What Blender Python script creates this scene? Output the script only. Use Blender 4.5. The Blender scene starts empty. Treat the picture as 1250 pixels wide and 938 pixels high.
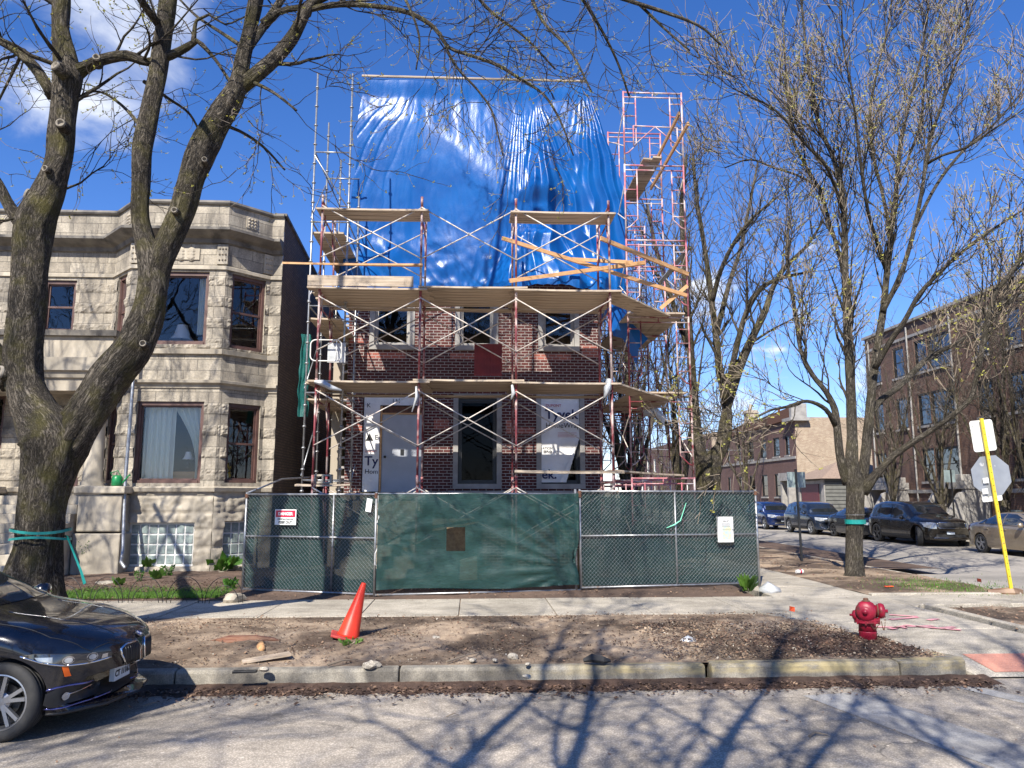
import bpy, bmesh, math, random
from mathutils import Vector, Matrix, noise
from mathutils.bvhtree import BVHTree
R = math.radians
V = Vector
scn = bpy.context.scene
COL = scn.collection
rng = random.Random(7)

# ------------------------------------------------------------------ survey helpers (turn a bearing and a distance into metres)
FOC, PITCH, YAW, EYE = 938.0, R(8.25), R(3.0), 2.0
def ray(x, y):
    a = (x - 625) / FOC; b = (469 - y) / FOC
    fy = math.cos(PITCH) - b * math.sin(PITCH); fz = math.sin(PITCH) + b * math.cos(PITCH)
    return V((a * math.cos(YAW) + fy * math.sin(YAW), -a * math.sin(YAW) + fy * math.cos(YAW), fz))
def at(x, y, Y):
    r = ray(x, y); t = Y / r.y
    return V((r.x * t, Y, EYE + r.z * t))
def gp(x, y, z=0.17):
    r = ray(x, y); t = (z - EYE) / r.z
    return V((r.x * t, r.y * t, z))

# ------------------------------------------------------------------ object helpers
def tag(o, label=None, cat=None, group=None, kind=None):
    if label: o['label'] = label
    if cat: o['category'] = cat
    if group: o['group'] = group
    if kind: o['kind'] = kind
    return o
def empty(name, loc=(0, 0, 0), label=None, cat=None, group=None):
    o = bpy.data.objects.new(name, None); COL.objects.link(o)
    o.location = loc; o.empty_display_size = .2
    return tag(o, label, cat, group)
def root_loc(o):
    while o.parent: o = o.parent
    return V(o.location)
def copy_tree(o, parent=None):
    c = o.copy(); COL.objects.link(c); c.parent = parent
    for ch in list(o.children): copy_tree(ch, c)
    return c

class MB:
    def __init__(s): s.v = []; s.f = []; s.uv = None; s.bark = []
    def quad(s, a, b, c, d):
        n = len(s.v); s.v += [V(a), V(b), V(c), V(d)]; s.f.append((n, n+1, n+2, n+3))
    def poly(s, pts):
        n = len(s.v); s.v += [V(p) for p in pts]; s.f.append(tuple(range(n, n+len(pts))))
    def add(s, vs, fs):
        n = len(s.v); s.v += vs; s.f += [tuple(i+n for i in f) for f in fs]
    def obox(s, c, X, Y, Z):      # centre and three half axes
        c = V(c); X = V(X); Y = V(Y); Z = V(Z)
        vs = [c + X*i + Y*j + Z*k for i in (-1, 1) for j in (-1, 1) for k in (-1, 1)]
        s.add(vs, [(0,1,3,2),(4,6,7,5),(0,4,5,1),(2,3,7,6),(0,2,6,4),(1,5,7,3)])
    def box(s, x0, x1, y0, y1, z0, z1):
        s.obox(((x0+x1)/2, (y0+y1)/2, (z0+z1)/2), ((x1-x0)/2,0,0), (0,(y1-y0)/2,0), (0,0,(z1-z0)/2))
    def bar(s, a, b, w, t, up=(0,0,1)):     # rectangular bar, w sideways, t along up
        a = V(a); b = V(b); d = (b-a).normalized(); u = V(up)
        if abs(d.dot(u)) > .98: u = V((0,1,0))
        sd = d.cross(u).normalized(); u = sd.cross(d).normalized()
        s.obox((a+b)/2, (b-a)/2, sd*w/2, u*t/2)
    def prism(s, pts2, y0, y1):   # outline in x,z extruded in y
        n = len(pts2); vs = [V((p[0], y0, p[1])) for p in pts2] + [V((p[0], y1, p[1])) for p in pts2]
        s.add(vs, [tuple(range(n)), tuple(range(2*n-1, n-1, -1))] + [(i, i+n, (i+1)%n+n, (i+1)%n) for i in range(n)])
    def slab(s, pts2, z0, z1):    # outline in x,y extruded in z
        n = len(pts2); vs = [V((p[0], p[1], z0)) for p in pts2] + [V((p[0], p[1], z1)) for p in pts2]
        s.add(vs, [tuple(range(n-1, -1, -1)), tuple(range(n, 2*n))] + [(i, (i+1)%n, (i+1)%n+n, i+n) for i in range(n)])
    def tube(s, pts, rad, sides=6, cap=True, bark=False, rough=0.0, seed=0):
        pts = [V(p) for p in pts]; n = len(pts)
        if not isinstance(rad, (list, tuple)): rad = [rad]*n
        base = len(s.v); T0 = (pts[1]-pts[0]).normalized()
        a = V((0,0,1)) if abs(T0.z) < .9 else V((1,0,0))
        u = T0.cross(a).normalized(); L = 0
        for i, p in enumerate(pts):
            T = (pts[min(i+1, n-1)] - pts[max(i-1, 0)])
            if T.length < 1e-9: T = T0
            T = T.normalized()
            u = (u - T*u.dot(T)); 
            if u.length < 1e-6: u = T.orthogonal()
            u.normalize(); w = T.cross(u)
            if i: L += (p - pts[i-1]).length
            for k in range(sides):
                an = 2*math.pi*k/sides; c, sn = math.cos(an), math.sin(an); r = rad[i]
                if rough:
                    q = V((c*2.2 + seed, sn*2.2, L*1.6)); q2 = V((c*6, sn*6 + seed, L*2.2))
                    r *= 1 + rough*(noise.noise(q)*1.0 + noise.noise(q2)*.5)
                s.v.append(p + (u*c + w*sn)*r)
                if bark: s.bark.append((c*rad[i]+seed, sn*rad[i], L))
        for i in range(n-1):
            for k in range(sides):
                k2 = (k+1) % sides; b = base + i*sides
                s.f.append((b+k, b+k2, b+sides+k2, b+sides+k))
        if cap:
            s.f.append(tuple(base+k for k in range(sides-1, -1, -1)))
            s.f.append(tuple(base+(n-1)*sides+k for k in range(sides)))
    def lathe(s, prof, c=(0,0,0), axis=(0,0,1), sides=24, cap=True):   # prof: (radius, along)
        ax = V(axis).normalized(); u = ax.orthogonal().normalized(); w = ax.cross(u); c = V(c)
        base = len(s.v)
        for r, h in prof:
            for k in range(sides):
                an = 2*math.pi*k/sides
                s.v.append(c + ax*h + (u*math.cos(an) + w*math.sin(an))*max(r, 1e-4))
        for i in range(len(prof)-1):
            for k in range(sides):
                k2 = (k+1)%sides; b = base+i*sides
                s.f.append((b+k, b+k2, b+sides+k2, b+sides+k))
        if cap:
            s.f.append(tuple(base+k for k in range(sides-1, -1, -1)))
            s.f.append(tuple(base+(len(prof)-1)*sides+k for k in range(sides)))
    def build(s, name, mat, parent=None, smooth=False, uvs=None, bevel=0):
        me = bpy.data.meshes.new(name)
        off = root_loc(parent) if parent else V((0,0,0))
        me.from_pydata([tuple(p - off) for p in s.v], [], s.f)
        if mat: me.materials.append(mat)
        if smooth: me.polygons.foreach_set('use_smooth', [True]*len(me.polygons))
        if s.uv:
            l = me.uv_layers.new(name='UVMap'); fl = []
            for q in s.uv: 
                for c in q: fl += [c[0], c[1]]
            l.data.foreach_set('uv', fl)
        if s.bark and len(s.bark) == len(s.v):
            at_ = me.attributes.new('bark', 'FLOAT_VECTOR', 'POINT')
            at_.data.foreach_set('vector', [c for b in s.bark for c in b])
        me.update()
        o = bpy.data.objects.new(name, me); COL.objects.link(o); o.parent = parent
        if bevel:
            m = o.modifiers.new('Bevel', 'BEVEL'); m.width = bevel; m.segments = 2; m.limit_method = 'ANGLE'
        return o
def S(o, label=None):
    o['kind'] = 'structure'
    return o

def wall(mb, O, U, W, Z0, Z1, holes=(), N=None, reveal=.14, uvo=0.0, disp=None, step=None):
    """wall from O along unit U, W wide, Z0..Z1, holes (u0,u1,z0,z1); N outward normal"""
    O = V(O); U = V(U).normalized(); N = V(N) if N else V((U.y, -U.x, 0))
    if mb.uv is None: mb.uv = []
    us = sorted({0.0, W} | {h[0] for h in holes} | {h[1] for h in holes})
    zs = sorted({Z0, Z1} | {h[2] for h in holes} | {h[3] for h in holes})
    if step:
        def fine(a):
            o = []
            for p, q in zip(a, a[1:]):
                n = max(1, math.ceil((q-p)/step))
                o += [p+(q-p)*i/n for i in range(n)]
            return o + [a[-1]]
        us = fine(us); zs = fine(zs)
    P = lambda u, z, d=0: O + U*u + V((0,0,z - O.z)) + N*d
    idx = {}
    def vid(i, j):
        if (i, j) not in idx:
            d = disp(us[i]+uvo, zs[j]) if disp else 0
            if i in (0, len(us)-1) and disp: d = 0 if d < 0 else d*.4
            idx[(i, j)] = len(mb.v); mb.v.append(P(us[i], zs[j], d))
        return idx[(i, j)]
    for i in range(len(us)-1):
        for j in range(len(zs)-1):
            um = (us[i]+us[i+1])/2; zm = (zs[j]+zs[j+1])/2
            if any(h[0] < um < h[1] and h[2] < zm < h[3] for h in holes): continue
            mb.f.append((vid(i,j), vid(i+1,j), vid(i+1,j+1), vid(i,j+1)))
            mb.uv.append([(us[i]+uvo, zs[j]), (us[i+1]+uvo, zs[j]), (us[i+1]+uvo, zs[j+1]), (us[i]+uvo, zs[j+1])])
    for u0, u1, z0, z1 in holes:
        for a, b in (((u0,z0),(u0,z1)), ((u1,z1),(u1,z0)), ((u0,z1),(u1,z1)), ((u1,z0),(u0,z0))):
            mb.quad(P(*a), P(*b), P(b[0], b[1], -reveal), P(a[0], a[1], -reveal))
            mb.uv.append([(a[0],a[1]), (b[0],b[1]), (b[0]+.1,b[1]+.1), (a[0]+.1,a[1]+.1)])

# ------------------------------------------------------------------ materials
def nm(name):
    m = bpy.data.materials.new(name); m.use_nodes = True
    nt = m.node_tree; b = nt.nodes['Principled BSDF']
    return m, nt, b
def N_(nt, t, **k):
    n = nt.nodes.new(t)
    for a, v in k.items(): setattr(n, a, v)
    return n
def coords(nt, kind='Object', sc=(1,1,1)):
    if kind == 'bark':
        tc = N_(nt, 'ShaderNodeAttribute', attribute_name='bark'); out = tc.outputs['Vector']
    else:
        tc = N_(nt, 'ShaderNodeTexCoord'); out = tc.outputs[kind]
    mp = N_(nt, 'ShaderNodeMapping'); mp.inputs['Scale'].default_value = sc
    nt.links.new(out, mp.inputs['Vector']); return mp.outputs[0]
def noise_(nt, vec, scale, detail=6, rough=.55, dist=0):
    n = N_(nt, 'ShaderNodeTexNoise'); n.inputs['Scale'].default_value = scale
    n.inputs['Detail'].default_value = detail; n.inputs['Roughness'].default_value = rough; n.inputs['Distortion'].default_value = dist
    nt.links.new(vec, n.inputs['Vector']); return n.outputs['Fac']
def ramp(nt, fac, stops):
    r = N_(nt, 'ShaderNodeValToRGB'); e = r.color_ramp.elements
    while len(e) < len(stops): e.new(.5)
    for q, (p, c) in zip(e, stops):
        q.position = p; q.color = (c[0], c[1], c[2], 1) if isinstance(c, (tuple, list)) else (c, c, c, 1)
    nt.links.new(fac, r.inputs[0]); return r.outputs[0]
def mixc(nt, fac, a, b, mode='MIX'):
    m = N_(nt, 'ShaderNodeMix', data_type='RGBA', blend_type=mode)
    for s, v in ((0, fac), (6, a), (7, b)):
        if hasattr(v, 'links'): nt.links.new(v, m.inputs[s])
        elif s == 0: m.inputs[0].default_value = v
        else: m.inputs[s].default_value = (*v, 1) if len(v) == 3 else v
    return m.outputs[2]
def bump(nt, b, h, strength=.5, dist=.02, prev=None):
    n = N_(nt, 'ShaderNodeBump'); n.inputs['Strength'].default_value = strength; n.inputs['Distance'].default_value = dist
    nt.links.new(h, n.inputs['Height'])
    if prev: nt.links.new(prev, n.inputs['Normal'])
    nt.links.new(n.outputs[0], b.inputs['Normal']); return n.outputs[0]
def pm(name, c1, c2=None, scale=4, rough=.75, metal=0, bmp=0, bscale=None, bdist=.01, coat=0, spec=.5, kind='Object', sc=(1,1,1), lo=.35, hi=.65, c3=None, s3=.7, l3=.55, h3=.7, detail=7):
    m, nt, b = nm(name); b.inputs['Roughness'].default_value = rough; b.inputs['Metallic'].default_value = metal
    b.inputs['Specular IOR Level'].default_value = spec
    if coat: b.inputs['Coat Weight'].default_value = coat; b.inputs['Coat Roughness'].default_value = .03
    vec = coords(nt, kind, sc); c2 = c2 or tuple(x*.8 for x in c1)
    n = noise_(nt, vec, scale, detail); col = ramp(nt, n, [(lo, c1), (hi, c2)])
    if c3:
        n3 = noise_(nt, vec, s3, 5); f = ramp(nt, n3, [(l3, 0.0), (h3, 1.0)]); col = mixc(nt, f, col, c3)
    nt.links.new(col, b.inputs['Base Color'])
    if bmp: bump(nt, b, noise_(nt, vec, bscale or scale*4, 8, .65), bmp, bdist)
    return m
def brick(name, c1, c2, mortar, bw=.2, bh=.067, mort=.01, dirt=(.05,.04,.04), dirtf=.35, bmp=.6, rough=.85, offs=.5, vary=(.6,1.25), sq=1):
    m, nt, b = nm(name); b.inputs['Roughness'].default_value = rough
    tc = N_(nt, 'ShaderNodeTexCoord'); t = N_(nt, 'ShaderNodeTexBrick')
    nz = N_(nt, 'ShaderNodeTexNoise'); nz.inputs['Scale'].default_value = 9; nt.links.new(tc.outputs['UV'], nz.inputs['Vector'])
    ma = N_(nt, 'ShaderNodeVectorMath', operation='MULTIPLY_ADD'); ma.inputs[1].default_value = (.008,.008,0)
    nt.links.new(nz.outputs['Color'], ma.inputs[0]); nt.links.new(tc.outputs['UV'], ma.inputs[2])
    nt.links.new(ma.outputs[0], t.inputs['Vector'])
    t.offset = offs; t.squash = sq
    t.inputs['Scale'].default_value = 1; t.inputs['Brick Width'].default_value = bw; t.inputs['Row Height'].default_value = bh
    t.inputs['Mortar Size'].default_value = mort; t.inputs['Mortar Smooth'].default_value = .15; t.inputs['Bias'].default_value = 0
    t.inputs['Color1'].default_value = (*c1, 1); t.inputs['Color2'].default_value = (*c2, 1); t.inputs['Mortar'].default_value = (*mortar, 1)
    v = coords(nt, 'UV'); n1 = noise_(nt, coords(nt, 'UV', (1.5,.55,1)), 1.7, 8, .6, .4); n2 = noise_(nt, v, 22, 6, .7)
    col = mixc(nt, 1.0, t.outputs['Color'], ramp(nt, n2, [(.3, vary[0]), (.7, vary[1])]), 'MULTIPLY')
    col = mixc(nt, ramp(nt, n1, [(.42, 0.0), (.70, dirtf)]), col, dirt)
    nt.links.new(col, b.inputs['Base Color'])
    inv = N_(nt, 'ShaderNodeMath', operation='SUBTRACT'); inv.inputs[0].default_value = 1; nt.links.new(t.outputs['Fac'], inv.inputs[1])
    p = bump(nt, b, inv.outputs[0], bmp, .012); bump(nt, b, n2, bmp*.6, .01, p)
    return m
def glass(name, tint=(.75,.82,.85), through=.8, ior=1.45, k=1.0):
    m, nt, b = nm(name); out = nt.nodes['Material Output']; nt.nodes.remove(b)
    tr = N_(nt, 'ShaderNodeBsdfTransparent'); tr.inputs[0].default_value = (*[t*through for t in tint], 1)
    gl = N_(nt, 'ShaderNodeBsdfGlossy'); gl.inputs['Roughness'].default_value = .015; gl.inputs[0].default_value = (.95,.97,1,1)
    fr = N_(nt, 'ShaderNodeFresnel'); fr.inputs[0].default_value = ior
    nn = noise_(nt, coords(nt), 1.6, 2); bm = N_(nt, 'ShaderNodeBump'); bm.inputs['Strength'].default_value = .06; bm.inputs['Distance'].default_value = .05
    nt.links.new(nn, bm.inputs['Height']); nt.links.new(bm.outputs[0], gl.inputs['Normal'])
    mk = N_(nt, 'ShaderNodeMath', operation='MULTIPLY'); mk.inputs[1].default_value = k; nt.links.new(fr.outputs[0], mk.inputs[0])
    mx = N_(nt, 'ShaderNodeMixShader'); nt.links.new(mk.outputs[0], mx.inputs[0]); nt.links.new(tr.outputs[0], mx.inputs[1]); nt.links.new(gl.outputs[0], mx.inputs[2])
    nt.links.new(mx.outputs[0], out.inputs[0]); return m
M = {}
M['glass'] = glass('window_glass', (1,1,1), .97, 1.42); M['darkglass'] = glass('tinted_glass', (.25,.27,.30), .5, 1.38, .22)
M['brick_red'] = brick('red_brick', (.115,.023,.017), (.065,.013,.012), (.40,.36,.33), .205, .078, .0085, dirtf=.25)
M['brick_dark'] = brick('sooty_common_brick', (.13,.085,.06), (.20,.13,.09), (.07,.06,.05), .205, .07, .012, dirtf=.45, bmp=.9)
M['brick_apt'] = brick('brown_brick', (.19,.095,.062), (.12,.058,.04), (.17,.13,.10), .22, .08, .011, dirtf=.5, vary=(.5,1.4))
M['brick_tan'] = brick('tan_common_brick', (.50,.39,.27), (.36,.25,.17), (.42,.36,.28), .22, .08, .012, dirtf=.35, dirt=(.2,.13,.09), vary=(.6,1.3))
M['brick_mauve'] = brick('plum_face_brick', (.17,.095,.08), (.13,.07,.062), (.16,.11,.095), .22, .07, .008, dirtf=.3)
M['brick_sunlit'] = brick('painted_sunlit_brick', (.42,.13,.09), (.33,.09,.065), (.5,.42,.38), .205, .078, .0085)  # paler copy of the red brick, sunlight put into its colour
M['lime_block'] = brick('limestone_blocks', (.50,.44,.345), (.37,.32,.25), (.17,.15,.12), .62, .262, .007, dirt=(.09,.08,.068), dirtf=.9, bmp=.5, vary=(.6,1.15))
M['lime'] = pm('smooth_limestone', (.49,.43,.335), (.33,.285,.22), 2.4, bmp=.4, bscale=22, c3=(.11,.10,.085), s3=1.3, l3=.46, h3=.78, sc=(1.4,1.4,.6))
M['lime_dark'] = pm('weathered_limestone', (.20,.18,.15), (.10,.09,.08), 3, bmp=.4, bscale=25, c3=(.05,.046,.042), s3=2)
M['stonetrim'] = pm('stone_trim', (.36,.34,.31), (.25,.235,.22), 3, bmp=.2, bscale=40)
M['asphalt'] = None
M['brownpaint'] = pm('brown_window_paint', (.12,.062,.05), (.08,.042,.035), 6, rough=.5)
M['blackpaint'] = pm('black_metal_paint', (.012,.012,.013), (.02,.02,.02), 8, rough=.4)
M['whitepaint'] = pm('white_paint', (.75,.74,.70), (.6,.59,.55), 5, rough=.5)
M['greydoor'] = pm('primed_grey_door', (.40,.42,.46), (.35,.37,.41), 3, rough=.6)
M['navy'] = pm('dark_navy_glaze', (.010,.014,.022), (.016,.02,.03), 3, rough=.12)
M['woodplank'] = pm('weathered_plank', (.56,.46,.35), (.36,.28,.20), 3, rough=.85, sc=(.35,5,5), bmp=.4, bscale=9, c3=(.10,.08,.06), s3=2.2, l3=.5, h3=.72)
M['plankedge'] = M['woodplank']
M['lumber'] = pm('fresh_lumber', (.62,.36,.17), (.48,.26,.11), 4, rough=.7, sc=(1,5,5), bmp=.2)
M['galv'] = pm('galvanised_steel', (.42,.43,.44), (.28,.28,.28), 12, rough=.42, metal=.75, c3=(.22,.12,.07), s3=5, l3=.62, h3=.75)
M['galvlight'] = pm('chain_link_wire', (.52,.54,.55), (.4,.41,.42), 12, rough=.45, metal=.5)
M['scafred'] = pm('worn_red_scaffold_paint', (.24,.04,.05), (.15,.03,.036), 7, rough=.5, c3=(.50,.40,.36), s3=3.2, l3=.46, h3=.60)
M['scafpink'] = pm('faded_red_scaffold_paint', (.50,.20,.22), (.36,.08,.11), 5, rough=.55, c3=(.58,.50,.48), s3=2.5, l3=.46, h3=.6)
M['brace'] = pm('zinc_brace', (.72,.67,.60), (.48,.41,.35), 9, rough=.5, metal=.15)
M['rubber'] = pm('tyre_rubber', (.022,.022,.023), (.035,.034,.033), 14, rough=.8, bmp=.2)
M['tealtape'] = pm('teal_tape', (.01,.20,.18), (.015,.28,.25), 10, rough=.35)
M['yellowpost'] = pm('yellow_post_paint', (.75,.58,.03), (.62,.44,.03), 6, rough=.5, c3=(.4,.3,.1), s3=8, l3=.62, h3=.75)
M['signback'] = pm('bare_sign_aluminium', (.36,.38,.40), (.28,.30,.33), 3, rough=.5, metal=.4, c3=(.6,.6,.6), s3=3, l3=.62, h3=.64)
M['signwhite'] = pm('white_sign_back', (.70,.70,.66), (.58,.58,.54), 3, rough=.6, c3=(.2,.2,.18), s3=14, l3=.64, h3=.7)
M['curtain'] = pm('pale_curtain', (.84,.88,.76), (.74,.78,.68), 4, rough=.9, sc=(6,6,.3))
M['white'] = pm('plain_white', (.8,.8,.78), (.74,.74,.72), 5, rough=.6)
M['tyvek'] = pm('house_wrap', (.82,.81,.79), (.70,.69,.67), 2.5, rough=.65, bmp=.6, bscale=5, bdist=.03)
M['inkblue'] = pm('navy_print', (.012,.02,.10), (.01,.02,.08), 5)
M['inkred'] = pm('red_print', (.45,.02,.03), (.4,.02,.03), 5)
M['inkblack'] = pm('black_print', (.012,.012,.012), (.02,.02,.02), 5)
M['signred'] = pm('danger_red', (.60,.02,.06), (.5,.02,.05), 5, rough=.4)
M['orange'] = pm('cone_orange', (.86,.055,.018), (.74,.04,.015), 6, rough=.42, c3=(.45,.04,.03), s3=7, l3=.62, h3=.75)
M['flag'] = pm('flag_orange', (.9,.12,.02), (.8,.09,.02), 6, rough=.6)
M['hydrant'] = pm('hydrant_red', (.34,.012,.035), (.24,.01,.026), 5, rough=.42, bmp=.25, bscale=40, c3=(.10,.025,.02), s3=9, l3=.52, h3=.68)
M['rust'] = pm('rusty_steel', (.16,.07,.04), (.09,.045,.03), 10, rough=.9, bmp=.3)
M['poly'] = pm('clear_poly_sheet', (.55,.56,.56), (.42,.43,.43), 5, rough=.25, bmp=.5, bscale=8)
M['greenplastic'] = pm('green_plastic', (.01,.22,.06), (.01,.18,.05), 5, rough=.35)
M['blueplastic'] = pm('blue_plastic', (.01,.05,.35), (.01,.04,.28), 5, rough=.4)
M['osb'] = pm('osb_board', (.26,.19,.11), (.18,.12,.07), 18, rough=.8)
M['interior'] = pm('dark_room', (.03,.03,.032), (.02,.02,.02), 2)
M['blockglass'] = pm('glass_block', (.30,.36,.34), (.16,.20,.20), 9, rough=.12, spec=.8)
M['greypaint'] = pm('grey_siding', (.17,.17,.155), (.13,.13,.12), 3, rough=.8)
M['maroon'] = pm('maroon_panel', (.13,.025,.03), (.10,.02,.025), 5, rough=.5)
M['redmesh'] = pm('dark_red_mat', (.22,.022,.022), (.15,.015,.016), 5, rough=.6)
M['shingle'] = pm('brown_shingles', (.33,.24,.18), (.22,.16,.12), 9, rough=.9, bmp=.4)

# bark: furrowed, stretched along the limb, with moss
def bark_mat(name, c1, c2, moss, mossf, fs=22, bs=.9):
    m, nt, b = nm(name); b.inputs['Roughness'].default_value = .9; b.inputs['Specular IOR Level'].default_value = .2
    v = coords(nt, 'bark', (1, 1, .2)); v2 = coords(nt, 'bark', (1,1,1))
    n1 = noise_(nt, v, fs, 8, .7, 1.4); n2 = noise_(nt, v2, 2.6, 7, .65); n5 = noise_(nt, v2, 1.1, 5, .6); n3 = noise_(nt, v2, 50, 6, .7)
    rg = N_(nt, 'ShaderNodeMath', operation='ABSOLUTE'); s_ = N_(nt, 'ShaderNodeMath', operation='SUBTRACT'); s_.inputs[1].default_value = .5
    nt.links.new(n1, s_.inputs[0]); nt.links.new(s_.outputs[0], rg.inputs[0])
    h = ramp(nt, rg.outputs[0], [(0.0, 0.0), (.06, .55), (.2, 1.0)])
    col = ramp(nt, rg.outputs[0], [(0.0, tuple(x*.22 for x in c1)), (.05, c1), (.15, c2)])
    col = mixc(nt, ramp(nt, n2, [(.48, 0.0), (.68, mossf)]), col, moss)
    col = mixc(nt, 1.0, col, ramp(nt, n3, [(.3, .65), (.7, 1.25)]), 'MULTIPLY')
    col = mixc(nt, 1.0, col, ramp(nt, n5, [(.35, .62), (.65, 1.3)]), 'MULTIPLY')
    nt.links.new(col, b.inputs['Base Color'])
    p = bump(nt, b, h, bs, .045); bump(nt, b, n3, .5, .012, p)
    return m
M['bark'] = bark_mat('furrowed_bark', (.15,.128,.10), (.28,.24,.19), (.19,.17,.05), .7)
M['bark_pale'] = bark_mat('pale_grey_bark', (.14,.12,.095), (.25,.22,.175), (.17,.15,.07), .4)
M['twig'] = pm('twig_bark', (.20,.155,.11), (.31,.25,.18), 3, rough=.9)
M['twig_dark'] = pm('dark_twig_bark', (.12,.095,.075), (.20,.165,.13), 3, rough=.9)
def leaf_mat(name, c1, c2, tl=.35):
    m, nt, b = nm(name); out = nt.nodes['Material Output']; b.inputs['Roughness'].default_value = .6
    col = ramp(nt, noise_(nt, coords(nt), 3, 4), [(.35, c1), (.65, c2)]); nt.links.new(col, b.inputs['Base Color'])
    t = N_(nt, 'ShaderNodeBsdfTranslucent'); nt.links.new(col, t.inputs[0]); mx = N_(nt, 'ShaderNodeMixShader'); mx.inputs[0].default_value = tl
    nt.links.new(b.outputs[0], mx.inputs[1]); nt.links.new(t.outputs[0], mx.inputs[2]); nt.links.new(mx.outputs[0], out.inputs[0]); return m
M['bud'] = leaf_mat('spring_bud', (.46,.43,.08), (.34,.33,.08)); M['leaf'] = leaf_mat('green_leaf', (.06,.16,.02), (.10,.24,.03))
M['grass'] = leaf_mat('grass_blade', (.09,.19,.025), (.14,.26,.04)); M['litter'] = leaf_mat('dead_leaf', (.16,.085,.05), (.33,.22,.14), .1)

def ground_mat(name, c1, c2, c3, s1=6, s3=.5, bs=.7, spots=None, l3=.45, h3=.65, rough=.95, big=None, cracks=False, streak=False):
    m, nt, b = nm(name); b.inputs['Roughness'].default_value = rough; b.inputs['Specular IOR Level'].default_value = .25
    v = coords(nt); n1 = noise_(nt, v, s1, 9, .65); n3 = noise_(nt, v, s3, 6, .6); n4 = noise_(nt, v, 70, 5, .7)
    col = ramp(nt, n1, [(.32, c1), (.68, c2)]); col = mixc(nt, ramp(nt, n3, [(l3, 0.0), (h3, 1.0)]), col, c3)
    col = mixc(nt, 1.0, col, ramp(nt, n4, [(.3, .62), (.7, 1.3)]), 'MULTIPLY')
    if streak:
        st = noise_(nt, coords(nt,'Object',(.7,1.3,1)), 1.9, 10, .72, .8); col = mixc(nt, 1.0, col, ramp(nt, st, [(.36, .76), (.5, 1.0), (.62, 1.16)]), 'MULTIPLY')
        ag = N_(nt, 'ShaderNodeTexVoronoi'); ag.inputs['Scale'].default_value = 55; nt.links.new(v, ag.inputs['Vector']); col = mixc(nt, .55, col, mixc(nt, 1.0, col, ramp(nt, ag.outputs['Distance'], [(.1, 1.45), (.55, .55)]), 'MULTIPLY'))
    if cracks:
        vo = N_(nt, 'ShaderNodeTexVoronoi', feature='DISTANCE_TO_EDGE'); vo.inputs['Scale'].default_value = .42
        ds = N_(nt, 'ShaderNodeVectorMath', operation='MULTIPLY_ADD'); nn = N_(nt, 'ShaderNodeTexNoise'); nn.inputs['Scale'].default_value = 1.2; nn.inputs['Detail'].default_value = 8
        nt.links.new(v, nn.inputs['Vector']); ds.inputs[1].default_value = (1.4,1.4,0); nt.links.new(nn.outputs['Color'], ds.inputs[0]); nt.links.new(v, ds.inputs[2])
        nt.links.new(ds.outputs[0], vo.inputs['Vector'])
        f = ramp(nt, vo.outputs['Distance'], [(.0, 1.0), (.011, 0.0)]); mk = ramp(nt, n3, [(.45, 0.0), (.6, .8)])
        fm = mixc(nt, 1.0, f, mk, 'MULTIPLY'); col = mixc(nt, fm, col, (.05,.047,.043))
    if spots:
        n5 = noise_(nt, v, 14, 3, .5); col = mixc(nt, ramp(nt, n5, [(.66, 0.0), (.72, .8)]), col, spots)
    nt.links.new(col, b.inputs['Base Color'])
    p = bump(nt, b, n1, bs, .02); bump(nt, b, n4, bs*.7, .008, p)
    return m
M['asphalt'] = ground_mat('worn_asphalt', (.54,.465,.375), (.40,.35,.285), (.27,.24,.20), 9, .35, .35, spots=(.62,.55,.45), cracks=True, streak=True)
M['asphalt2'] = ground_mat('pale_asphalt', (.40,.36,.31), (.31,.285,.25), (.22,.205,.18), 5, .3, .3)
M['concrete'] = ground_mat('sidewalk_concrete', (.56,.50,.40), (.46,.41,.33), (.36,.32,.255), 3, .6, .25, rough=.85, streak=True)
M['dirt'] = ground_mat('bare_dirt', (.47,.36,.25), (.29,.21,.145), (.105,.075,.053), 5, .8, 1.0, spots=(.36,.28,.2), l3=.40, h3=.57)
M['mulch'] = ground_mat('dark_mulch', (.075,.045,.032), (.14,.09,.065), (.045,.03,.023), 11, 1.2, 1.0)
M['yard'] = ground_mat('yard_soil', (.17,.115,.085), (.11,.075,.055), (.07,.05,.04), 6, .6, .8)
M['farground'] = ground_mat('town_ground', (.16,.13,.09), (.11,.10,.06), (.08,.09,.04), 1, .1, .3)
M['tactile'] = pm('terracotta_tactile', (.56,.27,.19), (.48,.22,.16), 6, rough=.8)
M['pinkspray'] = pm('pink_spray_paint', (.75,.26,.30), (.62,.38,.36), 14, rough=.8)
M['markwhite'] = ground_mat('worn_white_paint', (.40,.385,.36), (.30,.29,.27), (.22,.21,.20), 10, .9, .3)
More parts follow.
